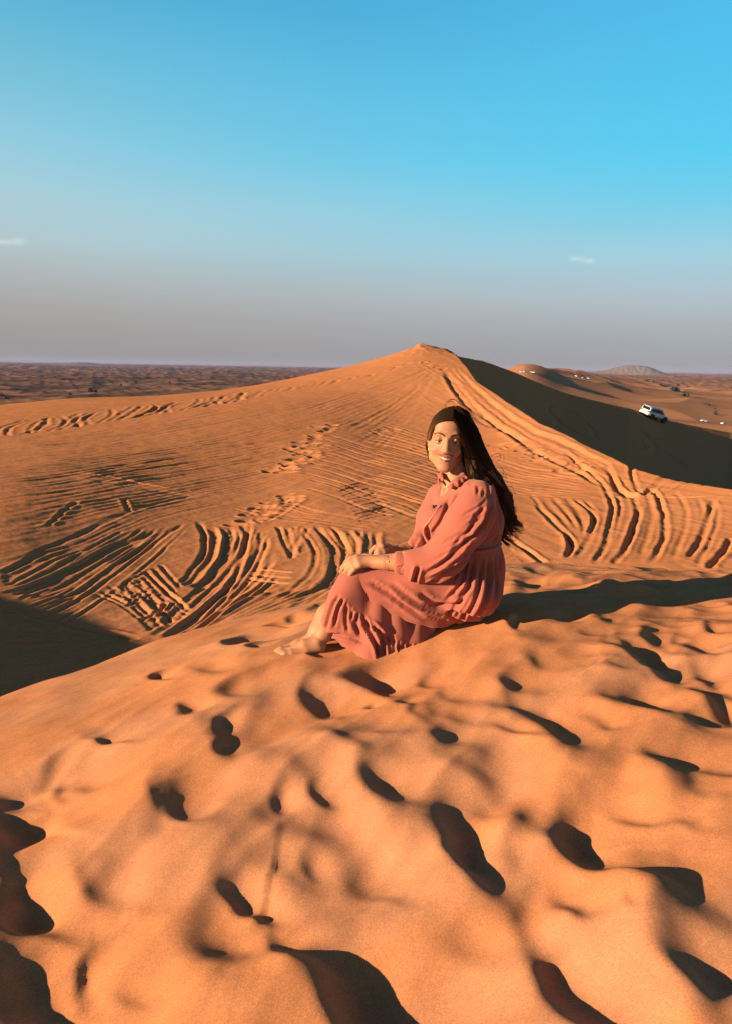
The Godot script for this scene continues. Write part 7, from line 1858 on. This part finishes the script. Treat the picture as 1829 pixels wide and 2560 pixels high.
func make_far_things(f: Field) -> void:
	var leaf := paint(Color(0.045, 0.045, 0.03), 1.0)
	var r := RandomNumberGenerator.new()
	r.seed = 21
	var kinds := [shrub_mesh(r), shrub_mesh(r), shrub_mesh(r)]
	# place, width and height in metres, label, group
	var plants := [
		[Vector2(381.87, -999.04), 13.8, 8.1, "dark green bush on the far dunes, left of its pair above the car", ""],
		[Vector2(371.61, -936.99), 9.0, 7.2, "dark green bush on the far dunes, right of its pair above the car", ""],
		[Vector2(261.26, -597.07), 3.4, 5.8, "dark bush with a long shadow left of the tiny white cars at right", ""],
		[Vector2(296, -694.97), 6.5, 2.4, "third from left of the small dark shrubs among the far sunlit dunes", "shrubs among the right-hand dunes"],
		[Vector2(809.31, -1810.01), 8.8, 9.7, "fifth from left of the small dark shrubs among the far sunlit dunes", "shrubs among the right-hand dunes"],
		[Vector2(848.27, -1869.16), 9.2, 11.0, "sixth from left of the small dark shrubs among the far sunlit dunes", "shrubs among the right-hand dunes"],
		[Vector2(759.71, -1964.32), 9.4, 9.4, "second from left of the small dark shrubs among the far sunlit dunes", "shrubs among the right-hand dunes"],
		[Vector2(222.65, -727.14), 3.4, 2.7, "leftmost of the small dark shrubs among the far sunlit dunes", "shrubs among the right-hand dunes"],
		[Vector2(283.33, -650.51), 2.4, 1.9, "fourth from left of the small dark shrubs among the far sunlit dunes", "shrubs among the right-hand dunes"],
		[Vector2(-337.32, -969.16), 7.4, 8.4, "dark bush just behind the dune skyline at left, left half of a pair", ""],
		[Vector2(-334.36, -978.71), 6.2, 8.5, "dark bush just behind the dune skyline at left, right half of a pair", ""],
		[Vector2(-338.41, -747.51), 7.5, 5.5, "dark bush low at the left edge beyond the dune", ""],
		[Vector2(-374.29, -814.44), 5.7, 4.4, "leftmost of the small dark shrubs on the brown desert plain at left", "shrubs on the left plain"],
		[Vector2(-352.96, -847.02), 7.9, 3.8, "second from left of the small dark shrubs on the brown desert plain at left", "shrubs on the left plain"],
		[Vector2(-375.86, -1511.23), 5.8, 9.9, "fourteenth from left of the small dark shrubs on the brown desert plain at left", "shrubs on the left plain"],
		[Vector2(-662.1, -1692.19), 6.8, 4.8, "fourth from left of the small dark shrubs on the brown desert plain at left", "shrubs on the left plain"],
		[Vector2(-436.41, -1503.96), 5.9, 5.9, "twelfth from left of the small dark shrubs on the brown desert plain at left", "shrubs on the left plain"],
		[Vector2(-585.09, -1551.23), 6.7, 5.0, "sixth from left of the small dark shrubs on the brown desert plain at left", "shrubs on the left plain"],
		[Vector2(-404.79, -1061.54), 11.4, 3.4, "fifth from left of the small dark shrubs on the brown desert plain at left", "shrubs on the left plain"],
		[Vector2(-360.02, -963.41), 4.4, 4.6, "seventh from left of the small dark shrubs on the brown desert plain at left", "shrubs on the left plain"],
		[Vector2(-770.12, -1932.57), 7.2, 4.7, "third from left of the small dark shrubs on the brown desert plain at left", "shrubs on the left plain"],
		[Vector2(-398.26, -1287.92), 3.9, 5.5, "ninth from left of the small dark shrubs on the brown desert plain at left", "shrubs on the left plain"],
		[Vector2(-395.2, -1499.1), 6.7, 4.1, "thirteenth from left of the small dark shrubs on the brown desert plain at left", "shrubs on the left plain"],
		[Vector2(-349.91, -1478.59), 6.6, 4.0, "fifteenth from left of the small dark shrubs on the brown desert plain at left", "shrubs on the left plain"],
		[Vector2(-300.2, -974.12), 6.4, 2.7, "tenth from left of the small dark shrubs on the brown desert plain at left", "shrubs on the left plain"],
		[Vector2(-313.2, -962.85), 4.4, 1.9, "eighth from left of the small dark shrubs on the brown desert plain at left", "shrubs on the left plain"],
		[Vector2(-1011.57, -3444.79), 12.4, 6.7, "eleventh from left of the small dark shrubs on the brown desert plain at left", "shrubs on the left plain"],
	]
	for i in plants.size():
		var q: Array = plants[i]
		var o := put("shrub", kinds[i % 3], leaf, self, Vector3(q[0].x, f.height(q[0].x, q[0].y) - 0.2, q[0].y))
		o.scale = Vector3(q[1] * 0.5, q[2], q[1] * 0.5)
		o.rotation.y = i * 1.7
		tag(o, q[3], "shrub", q[4])
	var first: Node3D = null
	var spots := [
		[Vector2(220.44, -519.33), "white car seen from the side on the low dunes at the right edge", ""],
		[Vector2(225.04, -501.69), "small pale car nearest the right edge, right of the white one", ""],
		[Vector2(290.05, -1086.68), "fifth from left of the tiny white cars on the far dune tops at right", "cars on the far dune tops"],
		[Vector2(317.28, -1156), "sixth from left of the tiny white cars on the far dune tops at right", "cars on the far dune tops"],
		[Vector2(1293.7, -4629.62), "seventh from left of the tiny white cars on the far dune tops at right", "cars on the far dune tops"],
		[Vector2(1324.34, -4677.15), "eighth from left of the tiny white cars on the far dune tops at right", "cars on the far dune tops"],
		[Vector2(1197.38, -4168.49), "ninth from left of the tiny white cars on the far dune tops at right", "cars on the far dune tops"],
		[Vector2(661.76, -2176.67), "tenth from left of the tiny white cars on the far dune tops at right", "cars on the far dune tops"],
		[Vector2(666.05, -2172.7), "eleventh from left of the tiny white cars on the far dune tops at right", "cars on the far dune tops"],
		[Vector2(654.08, -2085.1), "twelfth from left of the tiny white cars on the far dune tops at right", "cars on the far dune tops"],
		[Vector2(147.47, -759.14), "second from left of the tiny white cars on the far dune tops at right", "cars on the far dune tops"],
		[Vector2(145.12, -762.23), "leftmost of the tiny white cars on the far dune tops at right", "cars on the far dune tops"],
		[Vector2(159.9, -782.65), "third from left of the tiny white cars on the far dune tops at right", "cars on the far dune tops"],
		[Vector2(763.05, -2156.8), "third from left of the tiny white cars on the hazy plain at right", "cars on the hazy right plain"],
		[Vector2(670.65, -1981.62), "second from left of the tiny white cars on the hazy plain at right", "cars on the hazy right plain"],
		[Vector2(2281.9, -7803.67), "leftmost of the tiny white cars on the hazy plain at right", "cars on the hazy right plain"],
		[Vector2(298.04, -1150.08), "fourth from left of the tiny white cars on the far dune tops at right", "cars on the far dune tops"],
		[Vector2(-868.75, -1926.36), "second from left of the tiny white cars on the brown plain at left", "cars on the left plain"],
		[Vector2(-781.54, -1831.84), "third from left of the tiny white cars on the brown plain at left", "cars on the left plain"],
		[Vector2(-1796.65, -4343.77), "fourth from left of the tiny white cars on the brown plain at left", "cars on the left plain"],
		[Vector2(-709.97, -2103.16), "sixth from left of the tiny white cars on the brown plain at left", "cars on the left plain"],
		[Vector2(-709.73, -2177.62), "seventh from left of the tiny white cars on the brown plain at left", "cars on the left plain"],
		[Vector2(-616.54, -1679.27), "fifth from left of the tiny white cars on the brown plain at left", "cars on the left plain"],
		[Vector2(-1688.72, -6092.21), "eighth from left of the tiny white cars on the brown plain at left", "cars on the left plain"],
		[Vector2(-850.2, -3136.98), "ninth from left of the tiny white cars on the brown plain at left", "cars on the left plain"],
		[Vector2(-1350.6, -2988.32), "leftmost of the tiny white cars on the brown plain at left", "cars on the left plain"],
	]
	for i in spots.size():
		var q: Array = spots[i]
		var o: Node3D
		if first == null:
			o = thing("parked_car")
			build_suv(o, false)
			first = o
		else:
			o = first.duplicate()
			o.name = numbered("parked_car")
			add_child(o, true)
		var g := i * 2.4
		stand_on(f, o, q[0].x, q[0].y, Vector2(cos(g), sin(g)), 0.1)
		tag(o, q[1], "car", q[2])
